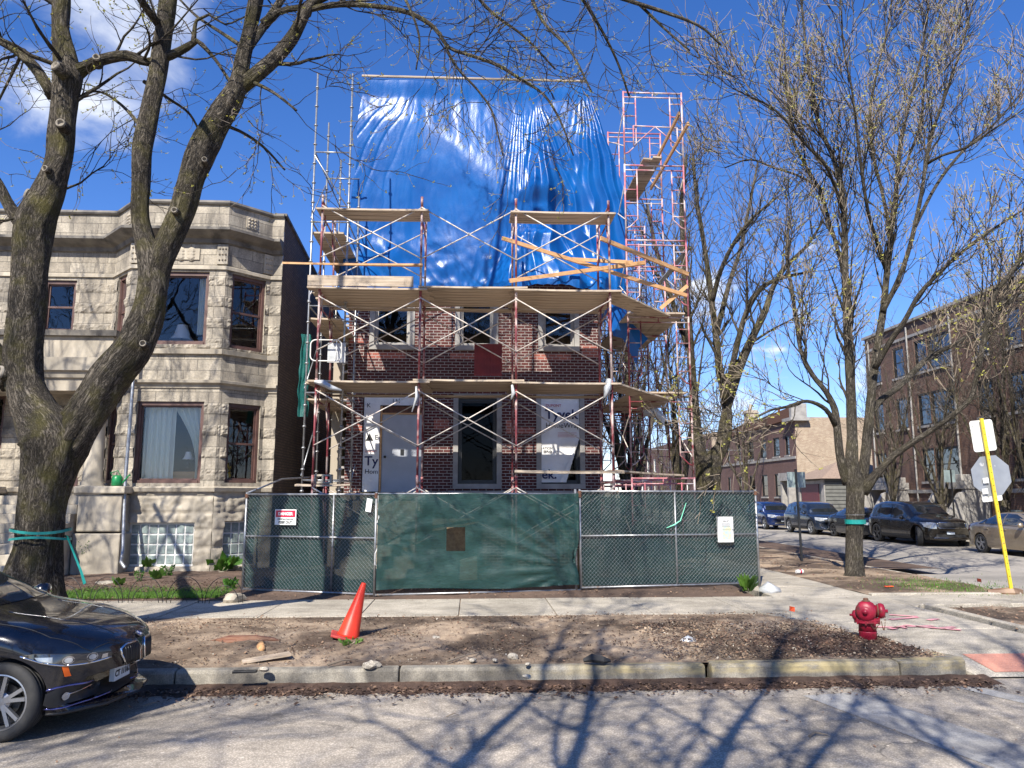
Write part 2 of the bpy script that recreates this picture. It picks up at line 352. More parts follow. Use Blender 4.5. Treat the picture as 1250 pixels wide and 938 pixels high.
def curb_mat():
    m = ground_mat('curb_concrete', (.37,.335,.27), (.25,.225,.18), (.13,.118,.10), 5, 1.6, .7, l3=.44, h3=.6); nt = m.node_tree; b = nt.nodes['Principled BSDF']
    src = b.inputs['Base Color'].links[0].from_socket; v = coords(nt); sp = N_(nt, 'ShaderNodeSeparateXYZ'); nt.links.new(v, sp.inputs[0])
    mx = N_(nt, 'ShaderNodeMapRange'); mx.inputs[1].default_value = .0; mx.inputs[2].default_value = 2.2; nt.links.new(sp.outputs[0], mx.inputs[0])
    mz = N_(nt, 'ShaderNodeMapRange'); mz.inputs[1].default_value = .06; mz.inputs[2].default_value = .10; nt.links.new(sp.outputs[2], mz.inputs[0])
    nn = ramp(nt, noise_(nt, coords(nt, 'Object', (1,3,3)), 2.6, 8, .7), [(.42, 0.0), (.58, .85)])
    f = mixc(nt, 1.0, mx.outputs[0], nn, 'MULTIPLY'); f = mixc(nt, 1.0, f, mz.outputs[0], 'MULTIPLY')
    c = mixc(nt, f, src, (.38,.31,.16)); nt.links.new(c, b.inputs['Base Color']); return m
M['curb'] = curb_mat()

def text(name, s, size, loc, mat, parent=None, rot=(math.pi/2, 0, 0), ext=.002, align='CENTER', sx=1.0, bold=0.0):
    cu = bpy.data.curves.new(name, 'FONT'); cu.body = s; cu.size = size; cu.extrude = ext; cu.align_x = align; cu.offset = bold; cu.resolution_u = 3
    o = bpy.data.objects.new(name, cu); COL.objects.link(o)
    dg = bpy.context.evaluated_depsgraph_get(); me = bpy.data.meshes.new_from_object(o.evaluated_get(dg)); me.name = name
    bpy.data.objects.remove(o)
    me.transform(Matrix.Diagonal((sx, 1, 1, 1))); me.materials.clear(); me.materials.append(mat)
    q = bpy.data.objects.new(name, me); COL.objects.link(q); q.parent = parent
    q.location = V(loc) - (root_loc(parent) if parent else V((0,0,0))); q.rotation_euler = rot
    return q

def smooth(a, b, x): t = max(0, min(1, (x-a)/(b-a))); return t*t*(3-2*t)

M['scar'] = pm('healed_pruning_cut', (.30,.265,.215), (.17,.15,.12), 18, rough=.8, bmp=.4)
# ================================================================== GROUND AND STREETS
def sheet(name, pts, z, mat, th=0.0):
    mb = MB(); mb.poly([(p[0], p[1], z) for p in pts])
    return S(mb.build(name, mat))
sheet('ground', [(-300,-200),(400,-200),(400,600),(-300,600)], -.03, M['farground'])
sheet('road', [(-80,-.9),(60,-.9),(60,8.62),(-80,8.62)], 0, M['asphalt'])
sheet('cross_road', [(10.5,8.624),(19.9,8.624),(19.9,160),(10.5,160)], .0, M['asphalt2'])
def grid(name, x0, x1, y0, y1, step, zf, mat, kind='structure', skip=None):
    nx = max(1, round((x1-x0)/step)); ny = max(1, round((y1-y0)/step)); mb = MB()
    for j in range(ny+1):
        for i in range(nx+1):
            x = x0+(x1-x0)*i/nx; y = y0+(y1-y0)*j/ny; mb.v.append(V((x, y, zf(x, y))))
    for j in range(ny):
        for i in range(nx):
            if skip and skip(x0+(x1-x0)*(i+.5)/nx, y0+(y1-y0)*(j+.5)/ny): continue
            a = j*(nx+1)+i; mb.f.append((a, a+1, a+nx+2, a+nx+1))
    o = mb.build(name, mat, smooth=True); o['kind'] = kind; return o
nz = lambda x, y, s, o=0: noise.noise(V((x*s, y*s, o)))
# parkway between kerb and pavement
def park_z(x, y):
    e = min(1, max(0, (y-8.78)/.5), max(0, (12.12-y)/.35)); e = max(0, e)
    z = .168 + e*(.035*nz(x,y,.9)+.03*nz(x,y,3.1,4)+.014*nz(x,y,9,7)+.05*math.sin(max(0,min(1,(y-8.8)/3.3))*math.pi)) 
    return z
def in_corner(x, y): return x > 4.55 + (12.2-y)/(12.2-8.8)*.95
grid('parkway', -26, 5.6, 8.74, 12.2, .07, park_z, M['dirt'], skip=in_corner)
grid('mulch_bed', 2.0, 5.5, 8.76, 10.9, .05, lambda x, y: park_z(x,y)+ -.03+.05*max(0,1-((x-4.6)**2/3+(y-9.7)**2/1.3)) + .02*nz(x,y,12,3), M['mulch'], skip=in_corner)
# front yards, side passages
grid('yard', -26, 5.25, 14.2, 19.6, .1, lambda x, y: .16+max(0,min(1,(y-14.3)/3))*.10+.025*nz(x,y,1.3)+.012*nz(x,y,6,2), M['yard'])
sheet('side_yard', [(-5.2,19.5),(12,19.5),(12,80),(-5.2,80)], .15, M['yard'])
grid('street_parkway', 7.45, 10.36, 14.45, 34, .1, lambda x, y: .16+.03*nz(x,y,1.1,5)+.015*nz(x,y,6,2), M['dirt'])
grid('corner_bed', 7.75, 10.36, 8.8, 12.75, .1, lambda x, y: .16+.03*nz(x,y,1.1,9)+.015*nz(x,y,6,1), M['dirt'])
sheet('parkway_far', [(7.45,34),(10.36,34),(10.36,160),(7.45,160)], .15, M['dirt'])
# pavement slabs
sw = MB(); r2 = random.Random(3)
def slab(pts, z=.172):
    c = V((sum(p[0] for p in pts)/len(pts), sum(p[1] for p in pts)/len(pts)))
    q = []
    for p in pts:
        d = (c-V((p[0],p[1]))); d.normalize(); q.append((p[0]+d.x*.012, p[1]+d.y*.012))
    dz = r2.uniform(-.006,.006); a, b = r2.uniform(-.002,.002), r2.uniform(-.002,.002)
    n = len(q); top = [V((p[0],p[1],z+dz+a*(p[0]-c.x)+b*(p[1]-c.y))) for p in q]; bot = [V((p[0],p[1],0)) for p in q]
    sw.add(top+bot, [tuple(range(n))]+[(i+n, (i+1)%n+n, (i+1)%n, i) for i in range(n)])
x = -24.5
while x < 4.4:
    slab([(x,12.22),(min(x+1.52,4.55),12.22),(min(x+1.52,4.55),14.18),(x,14.18)]); x += 1.52
slab([(4.55,12.22),(7.4,12.22),(7.4,14.18),(4.55,14.18)])
slab([(7.4,12.85),(9.0,12.85),(9.0,14.25),(7.4,14.18)]); slab([(9.0,12.85),(10.4,12.85),(10.4,14.25),(9.0,14.25)])
y = 12.22
for y1, xa, xb in ((10.7, 4.97, 4.55), (9.25, 5.38, 4.97)):
    slab([(xa,y1),(7.4,y1),(7.4,y),(xb,y)]); y = y1
y = 14.2
while y < 60:
    slab([(5.55,y),(7.4,y),(7.4,y+1.55),(5.55,y+1.55)]); y += 1.55
o = S(sw.build('sidewalk', M['concrete'], bevel=.008))
mb = MB(); mb.box(-24.5,7.4,12.24,14.16,.0,.15); mb.box(5.57,7.38,14.2,60,.0,.15); S(mb.build('sidewalk_joint_bed', M['dirt']))
# kerb ramp
mb = MB(); mb.add([V(p) for p in ((5.38,9.26,.168),(7.4,9.26,.168),(7.45,8.55,.02),(5.62,8.55,.02),(5.38,9.26,0),(7.4,9.26,0))], [(0,3,2,1),(0,4,3),(1,2,5)]); S(mb.build('kerb_ramp', M['concrete']))
mb = MB(); q = [V((5.80,9.14,.149)),V((7.15,9.14,.149)),V((7.2,8.66,.049)),V((5.86,8.66,.049))]; mb.poly([q[0],q[3],q[2],q[1]])
for i in range(24):
    for j in range(8):
        a = q[0].lerp(q[1],(i+.5)/24); b = q[3].lerp(q[2],(i+.5)/24); c = a.lerp(b,(j+.5)/8); mb.lathe([(.016,0),(.011,.006)], c, sides=6)
S(mb.build('tactile_paving', M['tactile']))
# kerbs
kb = MB()
def kerb(x0, x1, y=8.62, h=.17, w=.16, j=0):
    n = max(2, int((x1-x0)/.12)); ring = lambda x: [V((x,y-.012,-.02)), V((x,y+.004*nz(x,0,8),h*.8)), V((x,y+.02,h+.004*nz(x,2,7))), V((x,y+w,h)), V((x,y+w,-.02))]
    vs = []; fs = []
    for i in range(n+1): vs += [p + V((0, j, 0)) for p in ring(x0+(x1-x0)*i/n)]
    for i in range(n):
        for k in range(4): a = i*5+k; fs.append((a, a+5, a+6, a+1))
    fs += [(0,1,2,3,4), tuple(n*5+k for k in (4,3,2,1,0))]; kb.add(vs, fs)
xs = [-30,-27,-24,-21,-18,-15,-12,-9.1,-6.2,-3.1,-.75,2.58]
for a, b in zip(xs, xs[1:]): kerb(a, b-.014)
kerb(2.64, 4.75, h=.175, j=.01, w=.2)
# rounded end at the ramp
pts = [(4.764,8.625),(5.35,8.64),(5.55,8.70),(5.62,8.86),(5.55,9.02),(5.42,9.2),(5.28,9.2),(5.33,8.98),(5.3,8.86),(4.764,8.83)]
kb.slab(pts, -.02, .178)
o = S(kb.build('curb', M['curb'], bevel=.018))
kb = MB()
kb.box(7.46,10.35,8.62,8.78,-.02,.165); kb.box(7.52,7.66,8.8,12.82,0,.22); kb.box(7.46,9.3,12.78,12.84,0,.215)
kb.box(10.36,10.5,8.8,160,-.02,.155); kb.box(19.9,20.05,-20,160,-.02,.16); kb.box(7.42,10.3,14.27,14.41,0,.20)
S(kb.build('side_curb', M['concrete'], bevel=.015))
sheet('far_sidewalk', [(20.05,-20),(24.2,-20),(24.2,160),(20.05,160)], .15, M['concrete'])
sheet('near_sidewalk', [(-80,-9),(60,-9),(60,-.9),(-80,-.9)], .14, M['concrete'])
# worn crossing stripe
mb = MB(); mb.poly([(3.35,7.95,.004),(3.95,8.05,.004),(5.6,2.2,.004),(4.8,2.2,.004)]); mb.poly([(5.1,8.2,.004),(5.35,8.2,.004),(8.2,2.2,.004),(7.6,2.2,.004)])
S(mb.build('crossing_paint', M['markwhite']))
mb = MB(); rr = random.Random(5)
for k in range(9):      # pink utility marks on the pavement
    c = V((6.0+rr.uniform(-.25,.9), 11.0+rr.uniform(-.5,.9), 0)); a = rr.uniform(-.6,.6); L = rr.uniform(.10,.3)
    P_ = [c+V((math.cos(a)*t*L - math.sin(a)*s*.035*(1+.5*math.sin(t*7+k)), math.sin(a)*t*L + math.cos(a)*s*.05, .186)) for s, ts in ((-1,[-1,-.5,0,.5,1]),(1,[1,.5,0,-.5,-1])) for t in ts]
    mb.poly(P_)
S(mb.build('spray_marks', M['pinkspray']))

# ------------------------------------------------------------------ loose stuff on the ground
def scatter(name, mat, n, place, size, seed, flat=.5, kindname=None, sides=4, tall=None):
    q = random.Random(seed); mb = MB()
    for _ in range(n):
        x, y, z = place(q); s = q.uniform(*size); a = q.uniform(0, 6.28); t = q.uniform(-flat, flat); t2 = q.uniform(-flat, flat)
        u = V((math.cos(a), math.sin(a), t)); w = V((-math.sin(a), math.cos(a), t2)) * q.uniform(.25,.9)
        c = V((x, y, z + s*(abs(t)+abs(t2))*.5))
        k = c + V((0,0,q.uniform(-.3,.4)*s))
        mb.add([c-u*s-w*s*.2, c-w*s, c+u*s, c+w*s, k], [(0,1,4),(1,2,4),(2,3,4),(3,0,4)])
    o = mb.build(name, mat); o['kind'] = 'stuff'; return o
def gut(q): x = q.uniform(-9, 5.6); return x, 8.6-abs(q.gauss(0,.24)) - .03, .012
scatter('gutter_litter', M['litter'], 2600, gut, (.008,.028), 1)
scatter('gutter_mulch', M['mulch'], 6500, gut, (.01,.03), 12)
grid('gutter_soil', -12, 5.7, 8.05, 8.62, .05, lambda x, y: -.012+max(0,(y-8.12))*.095+.012*nz(x,y,4,3)+.006*nz(x,y,15), M['mulch'], kind='stuff')
def cov(q):
    while True:
        x = q.uniform(-8, 5.4); y = q.uniform(8.8, 12.15)
        if in_corner(x, y): continue
        p = .12 + .6*max(0, nz(x,y,1.1,3)) + (.9 if x > 2.2 and y < 11 else 0)
        if q.random() < p: return x, y, park_z(x, y)+ (.01 if x < 2 else .03)
scatter('leaf_litter', M['litter'], 3600, cov, (.006,.026), 2)
M['litterpale'] = leaf_mat('bleached_leaf', (.42,.33,.22), (.55,.46,.34), .1); scatter('bleached_leaf_litter', M['litterpale'], 800, cov, (.005,.020), 22)
scatter('wood_chips', M['mulch'], 7500, cov, (.005,.022), 3)
scatter('street_leaf_litter', M['litter'], 1300, lambda q: (q.uniform(7.5,10.4), q.uniform(8.8,12.7) if q.random()<.5 else q.uniform(14.5,24), .18), (.012,.035), 4)
scatter('yard_mulch', M['mulch'], 4500, lambda q: (q.uniform(-11,-4.6), q.uniform(14.9,18.4), .24), (.01,.03), 51)
scatter('yard_litter', M['litter'], 2600, lambda q: (q.uniform(-12,5.2), q.uniform(14.3,18.4), .2), (.01,.03), 5)
scatter('pavement_crumbs', M['litter'], 500, lambda q: (q.uniform(-8,7.3), q.choice([12.25,12.3,14.15,14.1])+q.gauss(0,.12), .18), (.006,.02), 6)
scatter('road_grit', M['litter'], 260, lambda q: (q.uniform(-5,5), q.uniform(4.5,8), .004), (.005,.016), 8)
scatter('dirt_clods', M['dirt'], 5200, cov, (.005,.020), 31, flat=.9)
scatter('pale_grit', M['concrete'], 900, cov, (.005,.016), 32, flat=.9)
# lawn strips
def blades(name, n, place, h, seed, mat):
    q = random.Random(seed); mb = MB()
    for _ in range(n):
        x, y, z = place(q); a = q.uniform(0,6.28); hh = q.uniform(*h); w = .004+hh*.05; l = V((q.gauss(0,.3), q.gauss(0,.3), 1))*hh
        u = V((math.cos(a), math.sin(a), 0))*w; c = V((x,y,z)); mb.add([c-u, c+u, c+l], [(0,1,2)])
    o = mb.build(name, mat); o['kind'] = 'stuff'; return o
blades('lawn_grass', 16000, lambda q: (q.uniform(-7.6,-4.55), 14.42+abs(q.gauss(0,.6))*(.5+abs(math.sin(q.random()*9))), .185), (.03,.075), 1, M['grass'])
blades('parkway_grass', 1500, lambda q: (9.6+q.gauss(0,.6), 15.6+q.gauss(0,.7), .17), (.03,.06), 2, M['grass'])

# ================================================================== GREYSTONE HOUSE
def plane_u(px, py, A, B):
    A = V((A[0],A[1],0)); B = V((B[0],B[1],0)); d = (B-A).normalized(); n = V((d.y,-d.x,0)); r = ray(px, py)
    t = A.dot(n)/r.dot(n); p = V((r.x*t, r.y*t, EYE+r.z*t)); return (p-A).dot(d), p.z
Z = lambda y: at(225, y, 18.6).z
gs = empty('greystone_house', (-9,19.4,.2), 'two storey limestone house with an angled bay and dark window frames, left of the scaffold', 'house')
PL = [(-22,19.45),(-9.1,19.45),(-8.3,18.6),(-6.05,18.6),(-5.2,19.45),(-4.9,19.45)]
zs_base, zs_sill1, zs_head1, zs_belt, zs_sill2, zs_head2, zs_corn, zs_par, zs_top = Z(700)-.3, Z(594), Z(489), Z(470), Z(426), Z(330), Z(296), Z(281), Z(245)
def rock(alt=True, amp=.055):
    def f(u, z):
        c = math.floor(z/.262); fr = z/.262 - c
        if alt and (c % 2 == 0): return 0.0
        off = .31 if c % 2 else 0; b = (u+off)/.62; fb = b-math.floor(b)
        e = min(1, min(fr, 1-fr)*7, min(fb, 1-fb)*12)
        n = .5+.55*noise.noise(V((u*5, z*7, c*3.1)))+.45*noise.noise(V((u*14, z*19, c)))
        return e*amp*max(0, n)
    return f
def rockbase(u, z):
    b = (u+.3*(int(z/.4) % 2))/.8; fb = b-math.floor(b); fr = (z/.4) % 1; e = min(1, min(fr,1-fr)*7, min(fb,1-fb)*12)
    return e*.075*max(0, .5+.6*noise.noise(V((u*3,z*4,9)))+.5*noise.noise(V((u*9,z*12,2))))
wins = []
def addwin(seg, px0, py0, px1, py1):
    A, B = PL[seg], PL[seg+1]; u0, z1 = plane_u(px0, py0, A, B); u1, z0 = plane_u(px1, py1, A, B); wins.append((seg, u0, u1, z0, z1)); return wins[-1]
w2C = addwin(2, 176, 331, 251, 421); w1C = addwin(2, 168, 490, 244, 590); wGC = addwin(2, 157, 638, 235, 692)
w2D = addwin(3, 284, 334, 321, 431); w1D = addwin(3, 279, 492, 314, 590); wGD = addwin(3, 273, 636, 312, 690)
w2A = addwin(0, 55, 342, 89, 406); w1A = addwin(0, -55, 480, 0, 560)
w2B = (1, .3, .9, w2C[3], w2C[4]); w1B = (1, .3, .9, w1C[3], w1C[4]); wins += [w2B, w1B]
door = (0, 11.3, 12.4, Z(600), Z(492)); 
seglen = [(V(PL[i+1])-V(PL[i])).length for i in range(5)]
rough_mb, smooth_mb, base_mb = MB(), MB(), MB()
for i in range(5):
    A, B = V((*PL[i],0)), V((*PL[i+1],0)); U = (B-A)/seglen[i]
    hs = [w[1:] for w in wins if w[0] == i] + ([door[1:]] if i == 0 else [])
    def seg(z0, z1): return [h for h in hs if h[2] < z1 and h[3] > z0]
    def wl(mb, z0, z1, disp, step):
        H = []
        for h in seg(z0, z1): H.append((h[0], h[1], max(h[2], z0), min(h[3], z1)))
        if i == 0 and step:   # only the visible end is finely cut
            wall(mb, A, U, 6.5, z0, z1, [], reveal=.16)
            wall(mb, A+U*6.5, U, seglen[0]-6.5, z0, z1, [(h[0]-6.5,h[1]-6.5,h[2],h[3]) for h in H], reveal=.16, disp=disp, step=step, uvo=6.5)
        else: wall(mb, A, U, seglen[i], z0, z1, H, reveal=.16, disp=disp, step=step, uvo=i*.7)
    wl(base_mb, .0, zs_sill1-.12, rockbase, .045)
    wl(rough_mb, zs_sill1, zs_head1, rock(), .045); wl(smooth_mb, zs_head1, zs_belt-.08, None, None)
    wl(smooth_mb, zs_belt+.12, zs_sill2-.14, None, None)
    wl(rough_mb, zs_sill2, zs_head2, rock(), .045); wl(smooth_mb, zs_head2, zs_corn, None, None)
    wl(smooth_mb, zs_par, zs_top-.1, None, None)
rough_mb.build('rock_faced_wall', M['lime_block'], gs); smooth_mb.build('smooth_wall', M['lime_block'], gs); base_mb.build('foundation_wall', M['lime'], gs, smooth=True)
def molding(mb, path, prof):
    n = len(path); P2 = [V(p) for p in path]; nor = []
    for i in range(n):
        ds = []
        if i > 0: ds.append((P2[i]-P2[i-1]).normalized())
        if i < n-1: ds.append((P2[i+1]-P2[i]).normalized())
        ns = [V((d.y,-d.x)) for d in ds]; m = sum(ns, V((0,0))).normalized(); m = m/ max(.3, m.dot(ns[0])); nor.append(m)
    vs = []
    for i in range(n):
        for o_, z in prof: p = P2[i]+nor[i]*o_; vs.append(V((p.x,p.y,z)))
    k = len(prof); fs = [(i*k+j, (i+1)*k+j, (i+1)*k+j+1, i*k+j+1) for i in range(n-1) for j in range(k-1)]
    fs += [tuple(range(k-1,-1,-1)), tuple((n-1)*k+j for j in range(k))]; mb.add(vs, fs)
def mold(name, prof, mat, path=PL):
    mb = MB(); molding(mb, path, prof); return mb.build(name, mat, gs)
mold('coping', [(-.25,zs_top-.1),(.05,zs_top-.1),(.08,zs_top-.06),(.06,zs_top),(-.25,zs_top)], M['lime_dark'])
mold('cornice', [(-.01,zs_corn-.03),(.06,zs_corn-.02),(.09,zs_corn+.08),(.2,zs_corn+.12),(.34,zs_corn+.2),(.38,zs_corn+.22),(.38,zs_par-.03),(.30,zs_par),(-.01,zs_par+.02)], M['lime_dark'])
mold('frieze_band', [(-.01,zs_head2+.02),(.05,zs_head2+.02),(.05,zs_head2+.10),(.02,zs_head2+.12),(-.01,zs_head2+.12)], M['lime'])
mold('upper_sill_course', [(-.01,zs_sill2-.14),(.08,zs_sill2-.13),(.10,zs_sill2-.02),(.02,zs_sill2),(-.01,zs_sill2)], M['lime'])
mold('belt_course', [(-.01,zs_belt-.09),(.03,zs_belt-.08),(.05,zs_belt),(.13,zs_belt+.04),(.14,zs_belt+.1),(-.01,zs_belt+.13)], M['lime'])
mold('lower_sill_course', [(-.01,zs_sill1-.13),(.10,zs_sill1-.12),(.13,zs_sill1-.03),(.04,zs_sill1),(-.01,zs_sill1)], M['lime'])
# carved panels and pilaster capitals
def carved(A, B, u, z, w, h, d=.05):
    mb = MB(); A = V((*A,0)); B = V((*B,0)); U = (B-A).normalized(); Nn = V((U.y,-U.x,0)); c = A+U*u+V((0,0,z))
    mb.obox(c, U*w/2, Nn*d, V((0,0,h/2)))
    for k in range(9):
        q = c + U*((k%3)-1)*w*.28 + V((0,0,((k//3)-1)*h*.28)) + Nn*d
        mb.lathe([(.001,.0),(w*.11,.0),(w*.06,.03),(.005,.035)], q, Nn, 8)
    mb.build('carved_ornament', M['lime'], gs)
carved(PL[3], PL[4], .62, (zs_par+zs_top)/2-.02, .3, .3, .02); carved(PL[1], PL[2], .75, (zs_par+zs_top)/2-.02, .24, .3, .02)
for seg_, u in ((2,2.16),(2,.08),(3,1.12)):
    carved(PL[seg_], PL[seg_+1], u, (zs_head2+zs_corn)/2+.05, .26, .5, .05)
carved(PL[2], PL[3], 1.15, (zs_head2+zs_corn)/2+.05, .9, .28, .03)
def sash(house, A, B, u0, u1, z0, z1, style='double', mat=None, fw=.07, glassmat=None, depth=.10, name='window'):
    mat = mat or M['brownpaint']; A = V((*A,0)); B = V((*B,0)); U = (B-A).normalized(); Nn = V((U.y,-U.x,0)); f = MB()
    P = lambda u, z, d: A+U*u+V((0,0,z))-Nn*d
    def bx(a, b, c, d, y0, y1): f.obox(P((a+b)/2,(c+d)/2,(y0+y1)/2), U*(b-a)/2, Nn*(y1-y0)/2, V((0,0,(d-c)/2)))
    g = .004
    bx(u0+g,u0+fw,z0+g,z1-g,depth-.05,depth+.05); bx(u1-fw,u1-g,z0+g,z1-g,depth-.05,depth+.05)
    bx(u0+fw,u1-fw,z1-fw*1.3,z1-g,depth-.05,depth+.05); bx(u0+fw,u1-fw,z0+g,z0+fw,depth-.07,depth+.05)
    a, b, c, d = u0+fw, u1-fw, z0+fw, z1-fw*1.3; s = .04
    if style == 'double': bx(a,b,(c+d)/2-.025,(c+d)/2+.025,depth-.01,depth+.04)
    for (p,q,r,t) in ((a,a+s,c,d),(b-s,b,c,d),(a+s,b-s,c,c+s),(a+s,b-s,d-s,d)): bx(p,q,r,t,depth+.0,depth+.035)
    w = f.build(name, mat, house)
    pn = MB(); pn.obox(P((a+b)/2,(c+d)/2,depth+.022), U*(b-a)/2, Nn*.003, V((0,0,(d-c)/2))); pn.build('pane', glassmat or M['glass'], w)
    return w
for w in (w2C, w1C): sash(gs, PL[2], PL[3], *w[1:], style='single')
for w in (w2D, w1D): sash(gs, PL[3], PL[4], *w[1:])
for w in (w2B, w1B): sash(gs, PL[1], PL[2], *w[1:])
for w in (w2A, w1A): sash(gs, PL[0], PL[1], *w[1:])
mb = MB(); mb.box(-22+door[1]+.03,-22+door[2]-.03,19.5,19.56,door[3],door[4]-.02); dd = mb.build('front_door', M['brownpaint'], gs)
mb = MB(); mb.lathe([(.03,0),(.035,.05)], (-22+door[2]-.15,19.5,door[3]+1), (0,-1,0), 10); mb.build('handle', M['galv'], dd)
# glass block basement windows
for w, seg_, cols, rows in ((wGC,2,7,4),(wGD,3,4,4)):
    A = V((*PL[seg_],0)); B = V((*PL[seg_+1],0)); U = (B-A).normalized(); Nn = V((U.y,-U.x,0)); u0,u1,z0,z1 = w[1:]
    gr = MB(); gr.obox(A+U*(u0+u1)/2+V((0,0,(z0+z1)/2))-Nn*.11, U*((u1-u0)/2-.003), Nn*.03, V((0,0,(z1-z0)/2-.003))); g = gr.build('glass_block_window', M['whitepaint'], gs)
    bk = MB(); cw = (u1-u0-.08)/cols; ch = (z1-z0-.08)/rows
    for i in range(cols):
        for j in range(rows):
            c = A+U*(u0+.04+cw*(i+.5))+V((0,0,z0+.04+ch*(j+.5)))-Nn*.078
            bk.obox(c, U*(cw/2-.018), Nn*.012, V((0,0,ch/2-.018)))
    bk.build('glass_block', M['blockglass'], g, bevel=.008)
# curtains, lamps inside
def curtain(x0, x1, z0, z1, y, label, tie=None, seed=0):
    mb = MB(); n = 46; m = 14; 
    for j in range(m+1):
        t = j/m; z = z1+(z0-z1)*t
        for i in range(n+1):
            s = i/n; x = x0+(x1-x0)*s
            if tie: k = math.sin(min(1,t*1.25)*math.pi/2); x = x*(1-k*.75)+tie*(k*.75)
            mb.v.append(V((x, y+.035*math.sin(s*34+seed)+.012*math.sin(s*71), z)))
    for j in range(m):
        for i in range(n): a = j*(n+1)+i; mb.f.append((a,a+1,a+n+2,a+n+1))
    return tag(mb.build('curtain', M['curtain'], smooth=True), label, 'curtain', 'curtains in the bay windows')
X0, X1 = PL[2][0]+w1C[1], PL[2][0]+w1C[2]
curtain(X0+.10, X0+.82, w1C[3]+.05, w1C[4]-.05, 18.86, 'straight pale green curtain hanging at the left of the ground floor bay window')
curtain(X1-.85, X1-.02, w1C[3]+.05, w1C[4]-.05, 18.9, 'pale green curtain drawn aside to the right of the ground floor bay window', tie=X1-.03, seed=2)
X0, X1 = PL[2][0]+w2C[1], PL[2][0]+w2C[2]
curtain(X1-.32, X1-.05, w2C[3]+.3, w2C[4]-.1, 18.9, 'thin pale curtain at the right of the upper bay window', seed=4)
def lamp(x, y, z, s, label):
    r = empty('table_lamp', (x,y,z), label, 'lamp'); mb = MB(); mb.lathe([(.09*s,0),(.03*s,.03*s),(.05*s,.15*s),(.015*s,.28*s),(.01*s,.4*s)], (x,y,z), sides=14); mb.build('lamp_base', M['blackpaint'], r, smooth=True)
    mb = MB(); mb.lathe([(.22*s,.32*s),(.15*s,.42*s),(.11*s,.55*s),(.095*s,.62*s)], (x,y,z), sides=20, cap=False); mb.build('lamp_shade', M['white'], r, smooth=True)
p = at(222, 413, 19.1); lamp(p.x, 19.1, p.z-.45, 1.25, 'bell shaped white lamp behind the upper bay window')
p = at(230, 556, 19.1); lamp(p.x, 19.1, p.z-.3, .62, 'small pale desk lamp behind the ground floor bay window')
p = at(226, 583, 19.1); mb = MB(); mb.box(p.x-.35,p.x+.3,19.0,19.3,w1C[3]-.3,w1C[3]+.28); tag(mb.build('wooden_box', M['lumber']), 'brown wooden box behind the ground floor bay window', 'box')
# interior backing, floors, roof, side and back walls
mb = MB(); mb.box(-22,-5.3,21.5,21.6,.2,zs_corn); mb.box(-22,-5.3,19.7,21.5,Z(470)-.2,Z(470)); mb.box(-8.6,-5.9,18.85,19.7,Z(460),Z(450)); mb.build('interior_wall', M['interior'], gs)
mb = MB(); mb.uv = []
prof = [(19.46, zs_top-.02), (24.4, 8.72), (30, 8.3), (38, 7.9)]
for (ya, za), (yb, zb) in zip(prof, prof[1:]):
    mb.quad((-4.9,ya,0),(-4.9,yb,0),(-4.9,yb,zb),(-4.9,ya,za)); mb.uv.append([(ya,0),(yb,0),(yb,zb),(ya,za)])
mb.quad((-4.9,38,0),(-22,38,0),(-22,38,7.9),(-4.9,38,7.9)); mb.uv.append([(0,0),(17,0),(17,7.9),(0,7.9)])
mb.build('side_brick_wall', M['brick_dark'], gs)
mb = MB()
for (ya, za), (yb, zb) in zip(prof, prof[1:]): mb.bar((-5.0,ya,za+.02),(-5.0,yb,zb+.02),.3,.07)
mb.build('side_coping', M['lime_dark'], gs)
mb = MB(); mb.poly([(-22,19.5,8.3),(-9.1,19.5,8.3),(-8.3,18.7,8.3),(-6.05,18.7,8.3),(-5.2,19.5,8.3),(-5.1,19.6,8.3),(-5.1,38,7.6),(-22,38,7.6)]); mb.build('roof', M['rust'], gs)
# porch, balcony, column, pier and steps
zb0, zb1, zb2 = Z(480), Z(440), Z(407)
mb = MB(); mb.uv = None
px1 = at(136,430,18.3).x
mb.box(-22, px1, 18.35, 19.44, zb1+.0, zb2-.16); mb.build('balcony_parapet', M['lime'], gs)
pp = [(-22,18.35),(px1,18.35),(px1,19.44)]
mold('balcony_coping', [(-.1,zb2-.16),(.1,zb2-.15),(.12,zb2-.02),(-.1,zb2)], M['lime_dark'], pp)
mold('balcony_cornice', [(-.05,zb0),(.05,zb0),(.06,zb0+.28),(.12,zb0+.3),(.15,zb0+.42),(.22,zb0+.46),(.22,zb1-.03),(-.05,zb1)], M['lime'], pp)
mb = MB(); mb.box(-22, px1-.02, 18.37, 19.44, zb0, zb1-.02); mb.build('porch_ceiling', M['lime'], gs)
cx = at(113,560,18.55).x
def column(cx):
    mb = MB(); z0 = Z(597); mb.lathe([(.30,z0),(.30,z0+.07),(.25,z0+.09),(.26,z0+.15),(.215,z0+.2),(.20,z0+1.3),(.18,zb0-.25),(.2,zb0-.22),(.24,zb0-.12),(.27,zb0-.1),(.27,zb0)], (cx,18.62,0), sides=28); return mb.build('porch_column', M['lime'], gs, smooth=True)
column(cx); column(cx-3.4)
mb = MB(); pr = at(148,640,18.2).x
for x1 in (pr, pr-3.35):
    mb = MB(); mb.box(x1-.98, x1, 18.15, 19.44, Z(648), Z(604)); mb.box(x1-1.06, x1+.08, 18.07, 19.43, Z(603)+.002, Z(594)); mb.box(x1-1.02, x1+.04, 18.1, 19.44, 0, Z(650)); mb.build('porch_pier', M['lime'], gs, bevel=.03)
mb = MB()
for k in range(9): mb.box(pr-3.3, pr-1.05, 16.4+k*.27, 19.44, .15+k*.205, .15+(k+1)*.205)
mb.build('front_steps', M['lime'], gs, bevel=.01)
